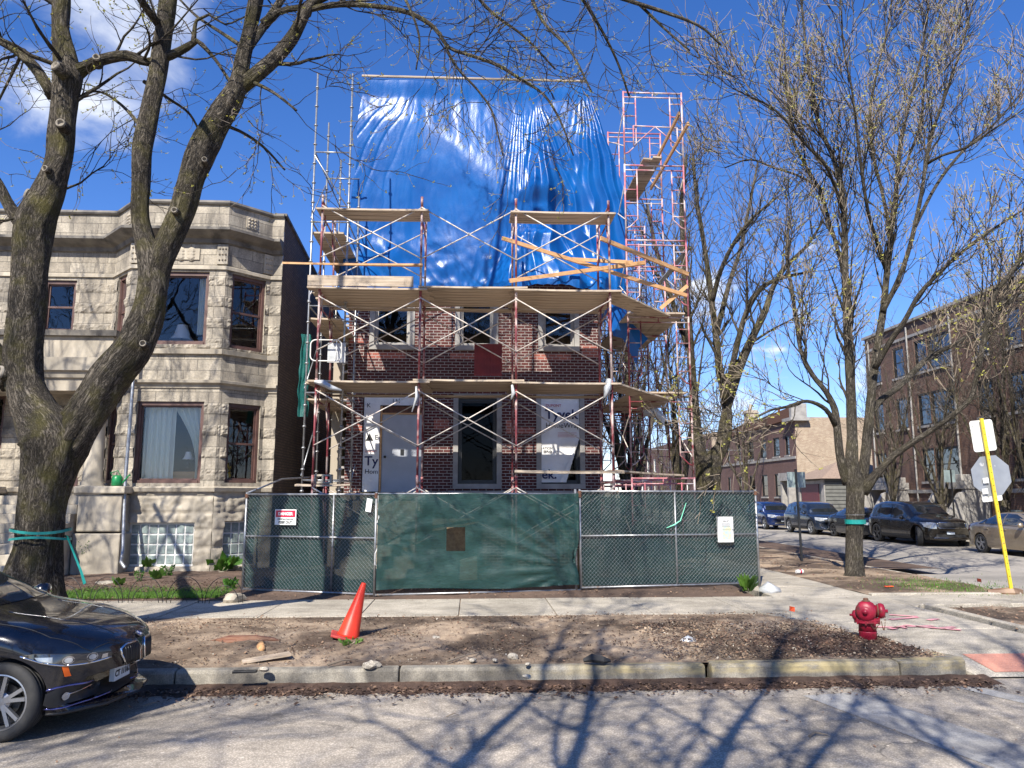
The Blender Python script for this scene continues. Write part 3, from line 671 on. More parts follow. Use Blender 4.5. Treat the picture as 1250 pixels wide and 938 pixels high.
mb = MB(); A_ = at(160,500,18.4); B_ = at(153,585,18.35); C_ = at(150,672,18.0)
mb.tube([A_+V((0,0,2.6)), A_, B_, C_, C_+V((.02,-.1,-.25)), C_+V((.25,-.4,-.35))], .04, 10); mb.build('downspout', M['galv'], gs, smooth=True)
# watering can on the pier
p = at(143,588,18.3); r = empty('watering_can', (p.x,18.3,Z(594)), 'green plastic watering can standing on the stone porch pier', 'watering can')
mb = MB(); mb.lathe([(.11,0),(.12,.03),(.115,.2),(.08,.25)], r.location, sides=18); mb.build('can_body', M['greenplastic'], r, smooth=True)
mb = MB(); q = V(r.location); mb.tube([q+V((.1,0,.05)),q+V((.25,0,.24)),q+V((.28,0,.26))],[.02,.015,.03],8); mb.build('spout', M['greenplastic'], r)
mb = MB(); mb.tube([q+V((-.09,0,.22)),q+V((-.16,0,.3)),q+V((0,0,.36)),q+V((.07,0,.24))],.012,8); mb.build('handle', M['greenplastic'], r)

# ================================================================== BRICK HOUSE UNDER WORK
bh = empty('brick_house', (0,20.3,.2), 'dark red brick house front under repair behind the scaffold, two floors showing below the tarp', 'house')
FY = 20.3
WU = [(-2.72,-1.58),(-.44,.66),(1.80,2.86)]; zu0, zu1 = 5.98, 7.32
WL = [(-.46,.76,2.3,4.66),(1.74,2.97,2.3,4.66)]; DR = (-2.86,-1.25,2.06,4.62)
holes = [(a+3.3,b+3.3,zu0,zu1) for a, b in WU] + [(a+3.3,b+3.3,c,d) for a, b, c, d in WL] + [(DR[0]+3.3,DR[1]+3.3,DR[2],DR[3])]
mb = MB(); wall(mb, (-3.3,FY,0), (1,0,0), 6.78, .1, 8.0, holes, reveal=.2); mb.build('front_wall', M['brick_red'], bh)
mb = MB(); wall(mb, (3.48,FY,0), (0,1,0), 15, .1, 8.0); wall(mb, (-3.3,FY+15,0), (0,-1,0), 14.98, .1, 8.0, [(4,5,2.4,4),(9,10,2.4,4),(12.4,13.3,2.4,4)]); wall(mb, (3.48,FY+15,0),(-1,0,0),6.78,.1,8); mb.build('side_wall', M['brick_tan'], bh)
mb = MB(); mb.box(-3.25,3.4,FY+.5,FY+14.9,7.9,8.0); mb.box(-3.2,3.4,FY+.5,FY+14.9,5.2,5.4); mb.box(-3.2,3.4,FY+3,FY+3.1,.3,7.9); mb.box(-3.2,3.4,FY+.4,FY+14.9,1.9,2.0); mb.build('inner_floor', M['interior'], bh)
# masonry toothing and paler brick patches painting the sunlit bits, 3 mm proud
def patch(x0, x1, z0, z1):
    mb = MB(); mb.uv = []
    mb.quad((x0,FY-.004,z0),(x1,FY-.004,z0),(x1,FY-.004,z1),(x0,FY-.004,z1)); mb.uv.append([(x0,z0),(x1,z0),(x1,z1),(x0,z1)]); mb.build('sunlit_brick_patch', M['brick_sunlit'], bh)
for a, b in WU: patch(a-.15, b-.2, zu0-.38, zu0-.2); 
patch(2.95,3.4,5.68,6.02); patch(-3.28,-2.8,6.0,6.16); patch(-3.3,-2.88,3.68,3.85); patch(-1.0,-.6,3.72,4.0); patch(.9,1.15,3.62,3.98); patch(1.2,1.66,3.62,3.78); patch(3.1,3.3,3.62,3.78)
patch(-3.2,-2.9,7.2,7.35); patch(.8,1.7,7.15,7.3); patch(2.98,3.4,7.1,7.3)
mb = MB()
for k in range(60):
    if k % 2: mb.box(-3.4,-3.302,FY+.01,FY+.12,.3+k*.126,.3+k*.126+.06)
mb.build('brick_toothing', M['brick_red'], bh)
mb = MB(); mb.box(-3.75,-3.46,20.75,21.3,.1,5.6); mb.build('chimney_stack', M['brick_tan'], bh)
def surround(a, b, z0, z1, w=.10, sill=.13):
    f = MB(); f.box(a-w*.3,a+w,FY-.03,FY+.10,z0,z1); f.box(b-w,b+w*.3,FY-.03,FY+.10,z0,z1); f.box(a-w*.3,b+w*.3,FY-.06,FY+.14,z0-sill,z0-.002)
    f.box(a+w+.002,b-w-.002,FY-.02,FY+.1,z1-.1,z1); return f.build('window_surround', M['stonetrim'], bh)
for a, b in WU:
    s_ = surround(a, b, zu0, zu1); w = sash(bh, (-3.3,FY), (3.48,FY), a+3.3+.10, b+3.3-.10, zu0+.0, zu1-.1, 'single', M['stonetrim'], .05, M['glass'], .12)
a, b, c, d = WL[0]; surround(a,b,c,d); w = sash(bh, (-3.3,FY), (3.48,FY), a+3.40, b+3.20, c, d-.1, 'single', M['blackpaint'], .06, M['darkglass'], .13)
mb = MB(); mb.box(a+.16,b-.16,FY+.17,FY+.19,c+.05,d-.2); mb.build('boarding', M['navy'], bh)
a, b, c, d = WL[1]; surround(a,b,c,d); w = sash(bh, (-3.3,FY), (3.48,FY), a+3.40, b+3.20, c, d-.1, 'single', M['blackpaint'], .06, M['darkglass'], .13)
# house wrap sheet over the right lower window, torn corner folded
ty = MB(); n = 26; m = 44; zt, zbm = 4.56, 2.34; xl, xr = 1.845, 2.865
for j in range(m+1):
    t = j/m; z = zt+(zbm-zt)*t
    for i in range(n+1):
        s = i/n; x = xl+(xr-xl)*s; yy = FY+.02+.012*noise.noise(V((x*5,0,z*4)))
        if t > .48:
            lim = xr-(t-.48)/.52*.36
            if x > lim: k = x-lim; x = lim-k*.55; yy -= .02+k*.12
            yy -= .025*math.sin(min(1,(t-.48)*9)*math.pi)
        ty.v.append(V((x,yy,z)))
for j in range(m):
    for i in range(n): a = j*(n+1)+i; ty.f.append((a,a+1,a+n+2,a+n+1))
tw = tag(ty.build('house_wrap_sheet', M['tyvek'], smooth=True), 'white printed house wrap with a torn flap covering the right ground floor window', 'building wrap')
ty = MB(); ty.box(-2.84,-2.42,FY+.03,FY+.05,2.1,4.6); ty.box(-2.42,-1.27,FY+.03,FY+.05,4.36,4.6); tw2 = tag(ty.build('house_wrap_strip', M['tyvek']), 'strip of printed house wrap beside and above the grey entrance door', 'building wrap')
Yt = FY-.02
text('lettering', 'DUPONT', .10, (2.17,Yt,4.34), M['inkred'], tw); text('lettering', 'Tyvek', .36, (2.38,Yt,4.02), M['inkblue'], tw, bold=.006)
text('lettering', 'HomeWrap', .19, (2.42,Yt,3.78), M['inkblack'], tw); text('lettering', 'ek.', .34, (2.04,Yt-.05,2.44), M['inkblue'], tw, bold=.006)
text('lettering', 'ATION\nPER EJ', .085, (2.0,Yt-.06,3.2), M['inkblack'], tw, bold=.002)
mb = MB()
for k in range(4): mb.box(2.28,2.78-.05*(k%2),Yt-.001,Yt+.001,3.64-k*.035,3.647-k*.035)
mb.build('fine_print', M['inkred'], tw)
text('lettering', 'Ty', .34, (-2.62,FY+.025,2.78), M['inkblue'], tw2, bold=.005); text('lettering', 'Hom', .17, (-2.61,FY+.025,2.56), M['inkblack'], tw2)
text('lettering', 'DUPONT', .075, (-2.63,FY+.025,3.12), M['inkred'], tw2); text('lettering', 'E', .18, (-2.5,FY+.025,3.45), M['inkblack'], tw2); text('lettering', 'K', .16, (-2.72,FY+.025,4.3), M['inkblack'], tw2)
text('lettering', 'I H', .16, (-2.0,FY+.025,4.42), M['inkblack'], tw2)
mb = MB(); mb.prism([(-2.78,3.42),(-2.58,3.42),(-2.68,3.62)], FY+.02, FY+.03); mb.build('printed_mark', M['inkblack'], tw2)
# door
mb = MB(); mb.box(-2.36,-1.29,FY+.08,FY+.13,2.08,4.12); 
dr = mb.build('front_door', M['greydoor'], bh)
mb = MB(); mb.box(-2.28,-1.37,FY+.072,FY+.079,2.2,2.35); mb.box(-2.13,-2.0,FY+.07,FY+.078,2.5,2.52); mb.build('door_trim', M['greydoor'], dr)
mb = MB(); mb.box(-1.87,-1.78,FY+.06,FY+.08,3.05,3.2); mb.lathe([(.03,0),(.034,.05),(.01,.06)], (-2.27,FY+.08,3.0), (0,-1,0), 12); mb.build('handle', M['blackpaint'], dr)
mb = MB(); mb.box(-2.41,-2.365,FY+.04,FY+.14,2.08,4.34); mb.box(-2.36,-1.28,FY+.04,FY+.14,4.121,4.16); mb.build('door_frame', M['lumber'], bh)
mb = MB(); mb.box(-2.35,-1.29,FY+.09,FY+.12,4.165,4.34); mb.build('transom', M['rust'], bh)
mb = MB(); mb.box(-3.1,-1.0,18.95,FY-.01,1.9,2.06)
for k in range(7): mb.box(-2.9,-1.2,16.9+k*.29,18.94,.2+k*.24,.2+(k+1)*.24-.002)
mb.build('front_steps', M['concrete'], bh)
mb = MB(); mb.box(-.6,3.3,FY-.12,FY-.005,2.0,2.12); mb.build('sill_course', M['stonetrim'], bh)

# ------------------------------------------------------------------ BLUE TARP
bt = MB()
def fold(w, sharp=1): f = abs(((w) % 1)*2-1); return f**sharp
ztop, zbot = 13.47, 7.55
nu, nv = 300, 210
path = []
def tarp_front(s, t):          # s 0..1 left to right, t 0 top to 1 bottom
    xl = -3.08 - .12*smooth(0,.25,t) - .30*smooth(.35,.9,t); xr = 3.12 + .35*smooth(0,.12,t)+ .70*smooth(.1,.62,t) - .05*smooth(.7,1,t)
    x = xl+(xr-xl)*s; z = ztop+(zbot-ztop)*t
    z -= .035*math.sin(s*math.pi)*(1-t)
    e = .13+.34*smooth(.22,.60,s)*(1-smooth(.70,.78,s)) + .10*smooth(.8,.95,s)
    y = 20.12 + .04*smooth(0,.09,t) - .80*e*smooth(.075,.085+e,t) + (.13+.08*(.5-e))*smooth(.09+e,.78,t) - (-.02+.50*smooth(.60,.8,s)*(1-smooth(.9,1,s)))*smooth(.80,1,t)**1.4
    def fan(ax, az, k, amp, w0, dirx, wd, ph=0, pw=1.5, jit=.25):
        dx, dz = x-ax, az-z; r = math.hypot(dx, dz)+1e-4; th = math.atan2(dx, dz)
        g = math.exp(-((th-dirx)/wd)**2)*smooth(.05,w0,r)
        return amp*g*(fold(th*k+ph+jit*noise.noise(V((x,z,k))), pw))*min(1.0, r*.5)
    m1 = smooth(13.25,12.5,z)
    # few thin sharp creases curving down the left
    y -= fan(-1.25, 14.4, 8, -.022, .9, -.50, .26, .1, 7, .5)*m1
    y -= fan(-1.25, 14.4, 27, -.002, .9, -.45, .36, .4, 4, .6)*m1
    # bunch of close folds under the pushed out corner
    y -= fan(1.45, 15.4, 46, .026, .6, -.05, .075, .2, 1.3, .5)*m1*smooth(13.1,12.0,z)
    y -= fan(1.70, 13.3, 9, .16, .6, .14, .24, .2, 1.5, .4)*smooth(13.2,11.8,z)
    # right shoulder folds
    y -= fan(3.05, 14.2, 11, .13, 1.3, .16, .20, .6, 1.4, .5)*smooth(13.5,12.3,z)
    # tent shapes on the right half
    dx, dz = x-1.95, 11.9-z
    if dz > 0: wt_ = .12+dz*.27; y -= .20*smooth(1.35,.45,abs(dx)/wt_)*smooth(0,.5,dz)*(1-smooth(1.6,2.1,dz))
    dx, dz = x-1.75, 9.75-z
    if dz > 0: wt_ = .15+dz*.52; y -= .42*smooth(1.2,.6,abs(dx)/wt_)*smooth(.25,.9,dz)
    if dz > 0: y += .14*smooth(1.1,.2,abs(dx)/(.10+dz*.5))*smooth(0,.25,dz)*(1-smooth(.5,.9,dz))
    # gathers at the foot
    dx, dz = x+.3, z-7.2; r = math.hypot(dx, dz)+.01; th = math.atan2(dx, dz)
    y -= .03*fold(th*2.4+.2+.9*noise.noise(V((x,z,3))), 1.6)*math.exp(-(r/1.5)**2)*min(1,r)
    dx, dz = x+2.3, z-8.0; r = math.hypot(dx, dz)+.01
    y -= .12*noise.noise(V((x*2.2+z*1.5,z*1.1-x,6)))*math.exp(-(r/1.1)**2)
    y += .05*noise.noise(V((x*.8, z*.4, 1))) + .010*noise.noise(V((x*4, z*1.3, 2))) + .0035*noise.noise(V((x*11+z, z*4, 5)))
    y -= .05*smooth(.7,1,t)*noise.noise(V((x*3,z*3,7)))
    return V((x, y, z))
for j in range(nv+1):
    for i in range(nu+1): bt.v.append(tarp_front(i/nu, j/nv))
for j in range(nv):
    for i in range(nu): a = j*(nu+1)+i; bt.f.append((a, a+nu+1, a+nu+2, a+1))
# returns: sides and top
def strip(edge, fn, n):
    base = len(bt.v); k = len(edge)
    for q in range(n+1):
        for idx, p in enumerate(edge): bt.v.append(fn(p, q/n, idx/(k-1)))
    for q in range(n):
        for i in range(k-1): a = base+q*k+i; bt.f.append((a, a+1, a+k+1, a+k))
L = [tarp_front(0, j/60) for j in range(61)]; Rr = [tarp_front(1, j/60) for j in range(61)]; T = [tarp_front(i/60, 0) for i in range(61)]
strip(L, lambda p, q, s: V((p.x + (-.15*math.sin(q*3.14)*s - .25*smooth(0,.12,q)*smooth(.3,.5,s) + .12*fold(q*9+s*2,1.5)*smooth(0,.1,q)), p.y+q*9, p.z-.25*q*(1-s))), 60)
strip(Rr, lambda p, q, s: V((p.x + .16*fold(q*8+s*1.5,1.5)*smooth(0,.08,q)+.25*smooth(0,.2,q)*math.sin(s*3.1), p.y+q*9, p.z-.25*q*(1-s))), 60)
strip(T, lambda p, q, s: V((p.x*(1+.06*smooth(0,.2,q)), p.y+q*9, p.z-.3*q+.04*math.sin(q*20)*math.sin(s*9))), 30)
def tarp_mat():
    m, nt, b = nm('blue_poly_tarp'); out = nt.nodes['Material Output']
    v = coords(nt); n1 = noise_(nt, v, .9, 5); n2 = noise_(nt, coords(nt, 'Object', (2.2,2.2,.45)), 3.2, 6, .6, .3); n3 = noise_(nt, coords(nt,'Object',(1,1,.6)), 26, 4, .6)
    col = ramp(nt, n1, [(.3, (.002,.070,.29)), (.7, (.004,.115,.40))]); nt.links.new(col, b.inputs['Base Color'])
    b.inputs['Roughness'].default_value = .31; b.inputs['Specular IOR Level'].default_value = .44
    b.inputs['Coat Weight'].default_value = .0
    w = N_(nt, 'ShaderNodeTexWave', bands_direction='Z'); w.inputs['Scale'].default_value = .9; w.inputs['Distortion'].default_value = 1.2; w.inputs['Detail'].default_value = 2; nt.links.new(v, w.inputs['Vector'])
    n4 = noise_(nt, coords(nt,'Object',(3.2,1,.35)), 7, 5, .65, .2)
    p = bump(nt, b, n2, .07, .02); p = bump(nt, b, n4, .14, .006, p); p = bump(nt, b, n3, .42, .006, p)
    t = N_(nt, 'ShaderNodeBsdfTranslucent'); nt.links.new(col, t.inputs[0]); mx = N_(nt, 'ShaderNodeMixShader'); mx.inputs[0].default_value = .12
    nt.links.new(b.outputs[0], mx.inputs[1]); nt.links.new(t.outputs[0], mx.inputs[2]); nt.links.new(mx.outputs[0], out.inputs[0]); return m
M['tarp'] = tarp_mat()
tp = empty('tarp', (0,20.2,7.6), 'large glossy blue tarp draped over the upper storey, white sun glare on its folds', 'tarp')
bt.build('sheet', M['tarp'], tp, smooth=True)
mb = MB()      # ragged lower hem and the tail hanging down the right side
for i in range(90):
    s0, s1 = i/90, (i+1)/90; a = tarp_front(s0,1); b = tarp_front(s1,1); d = lambda s: .12+.22*abs(noise.noise(V((s*14,0,3))))
    mb.quad(a, a-V((0,.0,d(s0))), b-V((0,.0,d(s1))), b)
tl = [(3.5,20.1,7.7),(4.2,20.3,7.7),(4.15,20.2,7.1),(4.3,20.1,6.6),(4.75,20.2,6.2),(4.45,20.0,5.9),(4.4,20.1,5.45),(4.0,19.95,6.15),(3.75,19.9,6.2),(3.6,20.0,6.9)]
k = V((3.95,19.8,6.8)); base = len(mb.v); mb.v += [V(p) for p in tl]+[k]; mb.f += [(base+i, base+(i+1)%10, base+10) for i in range(10)]
mb.build('hem', M['tarp'], tp)
mb = MB(); mb.tube([(-3.12,20.08,13.53),(3.15,20.08,13.55)], .035, 8); mb.build('ridge_pole', M['woodplank'], tp)
mb = MB(); mb.box(-3.0,3.0,20.75,20.85,8,13.4); mb.box(-3.0,3.0,20.86,29,13.2,13.3); mb.build('stud_wall', M['osb'], bh)
# ================================================================== SCAFFOLDS
def ladder_frame(mb, P, Q, z0, h, inner=.32, r=.024, base_gap=.28, ri=.018):
    """welded walk-through frame between plan points P and Q"""
    P = V((*P, 0)); Q = V((*Q, 0)); D = (Q-P).normalized(); up = V((0,0,1))
    for A, s in ((P, 1), (Q, -1)):
        mb.tube([A+up*z0, A+up*(z0+h)], r, 8)
        zi = z0+base_gap
        mb.tube([A+up*(zi), A+D*s*inner*.35+up*(zi+.05), A+D*s*inner+up*(zi+.26), A+D*s*inner+up*(z0+h-.13)], ri, 6)
        for k in range(4): zz = z0+.5+k*.4; 
        for k in range(4):
            zz = z0+.62+k*.36
            if zz < z0+h-.15: mb.tube([A+up*zz, A+D*s*inner+up*zz], ri*.8, 6)
    mb.tube([P+up*(z0+h-.03), Q+up*(z0+h-.03)], r*.95, 8); mb.tube([P+up*(z0+h-.16), Q+up*(z0+h-.16)], ri, 6)
    for t in (.5,): c = P.lerp(Q, t); mb.tube([c+up*(z0+h-.16), c+up*(z0+h-.03)], ri*.8, 6)
def pin(mb, c, d=(0,1,0)): mb.tube([V(c)-V(d)*.04, V(c)+V(d)*.05], .012, 6)

# --- front frame scaffold
fs = empty('frame_scaffold', (0,17.9,.2), 'red frame scaffold three bays wide with zinc cross braces in front of the brick house', 'scaffold', 'steel scaffolds round the brick house')
bays = [-3.46,-1.19,.99,3.16]; lev = [.22,2.33,4.47,6.60,8.74]; yf, yr = 17.1, 18.7
for bx_ in bays:
    for a, b in zip(lev, lev[1:]):
        if b > 8 and bx_ in (bays[1],): pass
        f = MB()
        for yy in (yf, yr):
            f.tube([(bx_,yy,a),(bx_,yy,b+.03)], .026, 8); f.tube([(bx_,yy,b-.11),(bx_,yy,b+.11)], .031, 8); f.tube([(bx_,yy,b-.16),(bx_,yy,b-.14)], .034, 8)
            for zz in (b-.16, b-1.38): f.tube([(bx_,yy-.05,zz),(bx_,yy+.05,zz)], .011, 6)
        f.tube([(bx_,yf,b-.04),(bx_,yr,b-.04)], .024, 8); f.tube([(bx_,yf,b-.38),(bx_,yr,b-.38)], .02, 8)
        for t in (.2,.8): f.tube([(bx_,yf+(yr-yf)*t,b-.04),(bx_,yf+(yr-yf)*t,b-.38)], .016, 6)
        f.tube([(bx_,yf,b-1.1),(bx_,yf+.32,b-.40)], .018, 6); f.tube([(bx_,yr,b-1.1),(bx_,yr-.32,b-.40)], .018, 6)
        f.build('frame', M['scafred'], fs, smooth=True)
for yy in (yf-.03, yr+.03):
    for i in range(3):
        for k, b in enumerate(lev[1:]):
            if b > 8 and i == 1 and yy > 18: continue
            m = MB(); a_, c_ = bays[i], bays[i+1]; z1, z0 = b-.16, b-1.38
            for (za, zb_) in ((z0, z1), (z1, z0)):
                q = .012 if za < zb_ else -.012
                m.tube([(a_,yy+q,za),((a_+c_)/2,yy+q,(za+zb_)/2+rng.uniform(-.02,.01)),(c_,yy+q,zb_)], .0155, 6)
            m.tube([((a_+c_)/2,yy-.03,(z0+z1)/2),((a_+c_)/2,yy+.03,(z0+z1)/2)], .02, 6)
            m.build('cross_brace', M['brace'], fs, smooth=True)
m = MB()
for bx_ in bays:
    for yy in (yf, yr): m.box(bx_-.09,bx_+.09,yy-.09,yy+.09,.2,.212); m.tube([(bx_,yy,.2),(bx_,yy,.5)], .018, 8)
m.build('base_plate', M['galv'], fs)

ordn = ['front', 'second', 'third', 'fourth', 'fifth', 'sixth', 'seventh']
def plank(a, b, w=.235, t=.04, label='', mat=None, name='scaffold_plank', cat='plank', grp='planks laid on the scaffolds', sag=.012):
    a = V(a); b = V(b); d = (b-a); n = 6; mb = MB(); u = V((0,0,1)); sd = d.normalized().cross(u).normalized(); up = sd.cross(d.normalized())
    tw = rng.uniform(-.01,.01)
    for i in range(n+1):
        s = i/n; c = a+d*s - u*sag*math.sin(s*math.pi); k = tw*(s-.5)*2
        for (i1, j1) in ((-1,-1),(1,-1),(1,1),(-1,1)): mb.v.append(c+sd*i1*w/2+up*(j1*t/2+k*i1))
    for i in range(n):
        for k in range(4): a_ = i*4; mb.f.append((a_+k, a_+(k+1)%4, a_+4+(k+1)%4, a_+4+k))
    mb.f += [(3,2,1,0), tuple(n*4+k for k in range(4))]
    c0 = V(((a.x+b.x)/2, (a.y+b.y)/2, min(a.z,b.z)))
    mb.v = [p-c0 for p in mb.v]
    o = mb.build(name, mat or M['woodplank']); o.location = c0; o.data.name = name
    return tag(o, label, cat, grp)
bn = ['left', 'middle', 'right']
for dk, z, n, y0 in (('lower', 4.50, 7, 17.08), ('upper', 6.64, 7, 17.10)):
    for i in range(3):
        for k in range(n):
            a, c = bays[i]-.22+(.0 if i == 0 else .12), bays[i+1]+.2
            zz = z + (i % 2)*.045 + rng.uniform(-.004,.004)
            e = rng.uniform(-.06,.06)
            plank((a+e, y0+k*.25, zz), (c+e, y0+k*.25, zz+rng.uniform(-.01,.01)), label=f'plank of the {dk} front deck, {bn[i]} bay, {ordn[k]} from the street')
for i in (0, 2):
    for k in range(3):
        plank((bays[i]-.13+ .0, 17.12+k*.25, 8.50), (bays[i+1]+.16, 17.12+k*.25, 8.50+(.02 if i else 0)), label=f'plank of the topmost {bn[i]} deck against the tarp, {ordn[k]} from the street')
# rear catch boards and toe board
for i in range(3):
    plank((bays[i]-.1,18.86,6.62),(bays[i+1]+.15,18.86,6.60), label=f'single plank along the rear poles at the upper deck, {bn[i]} bay', w=.22)
    plank((bays[i]-.1,18.86,4.42),(bays[i+1]+.15,18.86,4.43), label=f'single plank along the rear poles at the lower deck, {bn[i]} bay', w=.22)
mb = MB(); mb.box(-3.72,-1.35,17.01,17.05,6.68,6.92); tag(mb.build('toe_board', M['woodplank']), 'pale board standing on edge along the upper deck, left bay', 'board')
plank((.95,17.05,2.52),(3.4,17.1,2.52), label='long plank tied low behind the green fence screen at the right bay', w=.1, t=.06)
plank((3.1,17.2,2.55),(5.2,19.0,2.50), label='plank running low from the right bay towards the pink scaffold tower', w=.2)
o = plank(at(345,321,17.0), at(516,324,17.0), w=.06, t=.045, mat=M['lumber'], name='timber_rail', cat='rail', grp=None, label='thin timber rail running from the limestone house to the left bay of the scaffold')
# fresh lumber on the right
for a, b, w, lab in ((at(613,291,17.0), at(838,361,18.85), .09, 'longest fresh timber sloping from the tarp down to the pink tower'),
                     (at(733,291,17.05), at(840,335,18.85), .10, 'fresh timber sloping from the right front pole to the pink tower'),
                     (at(622,343,17.0), at(787,321,18.2), .09, 'fresh two by four rising to the right just above the upper deck'),
                     (at(806,377,18.8), at(839,349,18.8), .09, 'short fresh brace board at the outer edge of the upper deck'),
                     (at(690,316,18.9), at(772,321,18.9), .09, 'short fresh two by four behind the right front pole')):
    plank(a, b, w=.05, t=w, mat=M['lumber'], name='guard_timber', cat='timber', grp='fresh timbers nailed as guard rails', label=lab, sag=0)

# --- pink tower on the right
tX0, tX1 = at(767,400,18.9).x, at(841,400,18.9).x
tw_ = empty('scaffold_tower', ((tX0+tX1)/2,20,.3), 'tall faded pink scaffold tower rising to the right of the tarp', 'scaffold', 'steel scaffolds round the brick house')
rows = [18.9,21.2,23.5,25.8]
for ri, yy in enumerate(rows):
    lifts = 6 if ri < 2 else (5 if ri == 2 else 4)
    for k in range(lifts):
        f = MB(); dx = rng.uniform(-.01,.01); ladder_frame(f, (tX0+dx, yy), (tX1+dx, yy), .41+k*2.035, 2.035)
        f.build('frame', M['scafpink'] if k > 3 else M['scafred' if (k in (1,2)) else 'scafpink'], tw_, smooth=True)
for i in range(3):
    for k in range(6 if i == 0 else 4):
        for xx in (tX0+.02, tX1-.02):
            m = MB(); z0 = .41+k*2.035+.5; z1 = z0+1.22; ya, yb = rows[i], rows[i+1]
            if (k+i) % 3 == 2 and xx > tX0+.1: continue
            m.tube([(xx,ya,z0),(xx,yb,z1)], .0145, 6); m.tube([(xx+.02,ya,z1),(xx+.02,yb,z0)], .0145, 6); m.build('cross_brace', M['brace'], tw_, smooth=True)
m = MB(); ft = .41+5*2.035+1.0   # odd guard frame hung near the top
ga, gb = V((tX0+.24,18.86,ft+.05)), V((tX1-.15,18.86,ft+.02))
m.tube([ga,gb], .018, 6); m.tube([ga+V((0,0,-.55)), (ga+gb)/2], .014, 6); m.tube([gb+V((0,0,-.5)), (ga+gb)/2], .014, 6); m.tube([ga, ga+V((0,0,-.55))], .018, 6); m.tube([gb, gb+V((0,0,-.5))], .018, 6)
m.build('gate_frame', M['scafpink'], tw_, smooth=True)
# tower decks
for nm_, z, ks in (('upper', 6.57, 6), ('lower', 4.54, 6)):
    for k in range(ks):
        xx = tX0+.08+k*.245
        plank((xx,18.75,z),(xx+.0,23.7,z+.02), label=f'plank of the {nm_} pink tower deck, {ordn[k]} board from the house'.replace('front board','first board'))
for nm_, z, f0 in (('upper', 6.62, 358), ('lower', 4.48, 467)):
    for k in range(3):
        a = V((3.25,17.15+k*.3,z+.02)); b = V((tX0+.95+ .25*(2-k)*0,18.85+k*.18,z-.12))
        plank(a, b, label=f'plank bridging the {nm_} front deck to the pink tower, {ordn[k]} from the street', w=.28)
xa = at(801,201,18.9).x
for k, (x_, ya, yb) in enumerate(((xa-.03,18.6,21.6),(xa-.27,18.7,21.5),(xa-.55,20.9,23.8),(xa-.8,20.9,23.7))):
    plank((x_,ya,10.66-(.0 if k<2 else .05)),(x_,yb,10.66-(.0 if k<2 else .05)), label=f'dark plank near the pink tower top, {ordn[k]} board from the street corner'.replace('front board','first board'))
for k, (p, q) in enumerate(((803,201),(815,201))):
    X_ = at(p,q,18.9).x; plank((X_,16.75+.2*k,10.90-.15*k),(X_,20.8,10.72), w=.05, t=.09, mat=M['lumber'], name='outrigger_timber', cat='timber', grp='timbers sticking out of the pink tower', label=['timber jutting from the tower top, the one nearer the tarp','timber jutting from the tower top, the one nearer the street corner'][k])
plank(at(838,306,18.95), at(806,345,19.4), w=.2, t=.02, mat=M['galv'], name='metal_strip', cat='metal strip', grp=None, label='grey metal strip leaning inside the pink tower below its middle', sag=0)

# --- silver system scaffold on the left
xL, xR = at(380,300,18.2).x, at(424,300,18.2).x; sx = [xL, xR]; sy = [18.2,19.8,21.8]
ss = empty('system_scaffold', (xL,19,.2), 'silver system scaffold with rosette posts in the gap between the two houses', 'scaffold', 'steel scaffolds round the brick house')
for i, xx in enumerate(sx):
    for j, yy in enumerate(sy):
        top = (12.48,11.98,11.84)[j] if i == 0 else (12.5, 9.9, 9.6)[j]
        m = MB(); m.tube([(xx,yy,.2),(xx,yy,top)], .024, 8); z = .6
        while z < top: m.lathe([(.026,-.03),(.05,-.006),(.05,.006),(.026,.03)], (xx,yy,z), sides=10); z += .5
        m.build('post', M['galv'], ss, smooth=True)
def lg(a, b, r=.02, name='ledger'):
    m = MB(); m.tube([a,b], r, 8); m.build(name, M['galv'], ss, smooth=True)
for z in (2.35,4.4,6.5,8.6,10.4):
    for yy in sy: lg((xL,yy,z),(xR,yy,z))
    for xx in sx:
        for ya, yb in zip(sy, sy[1:]):
            if z < 10 or xx == xL: lg((xx,ya,z),(xx,yb,z))
for k, z in enumerate((2.35,4.4,6.5,8.6)):
    lg((xL-.03,18.2,z+.1),(xL-.03,19.8,z+1.6),.016,'diagonal'); lg((xR+.03,19.8,z+.1),(xR+.03,21.8,z+1.5),.016,'diagonal')
lg((xL,18.16,10.3),(xR+.5,19.6,8.3),.016,'diagonal')
for z, nm_ in ((8.35,'top'),(6.2,'middle'),(4.25,'lower')):
    for k in range(3):
        plank((xL+.12+k*.26,18.25,z),(xL+.12+k*.26,21.7,z), mat=M['galv'] if False else M['woodplank'], label=f'plank of the {nm_} silver scaffold deck, {ordn[k]} board from the limestone house'.replace('front board','first board'))
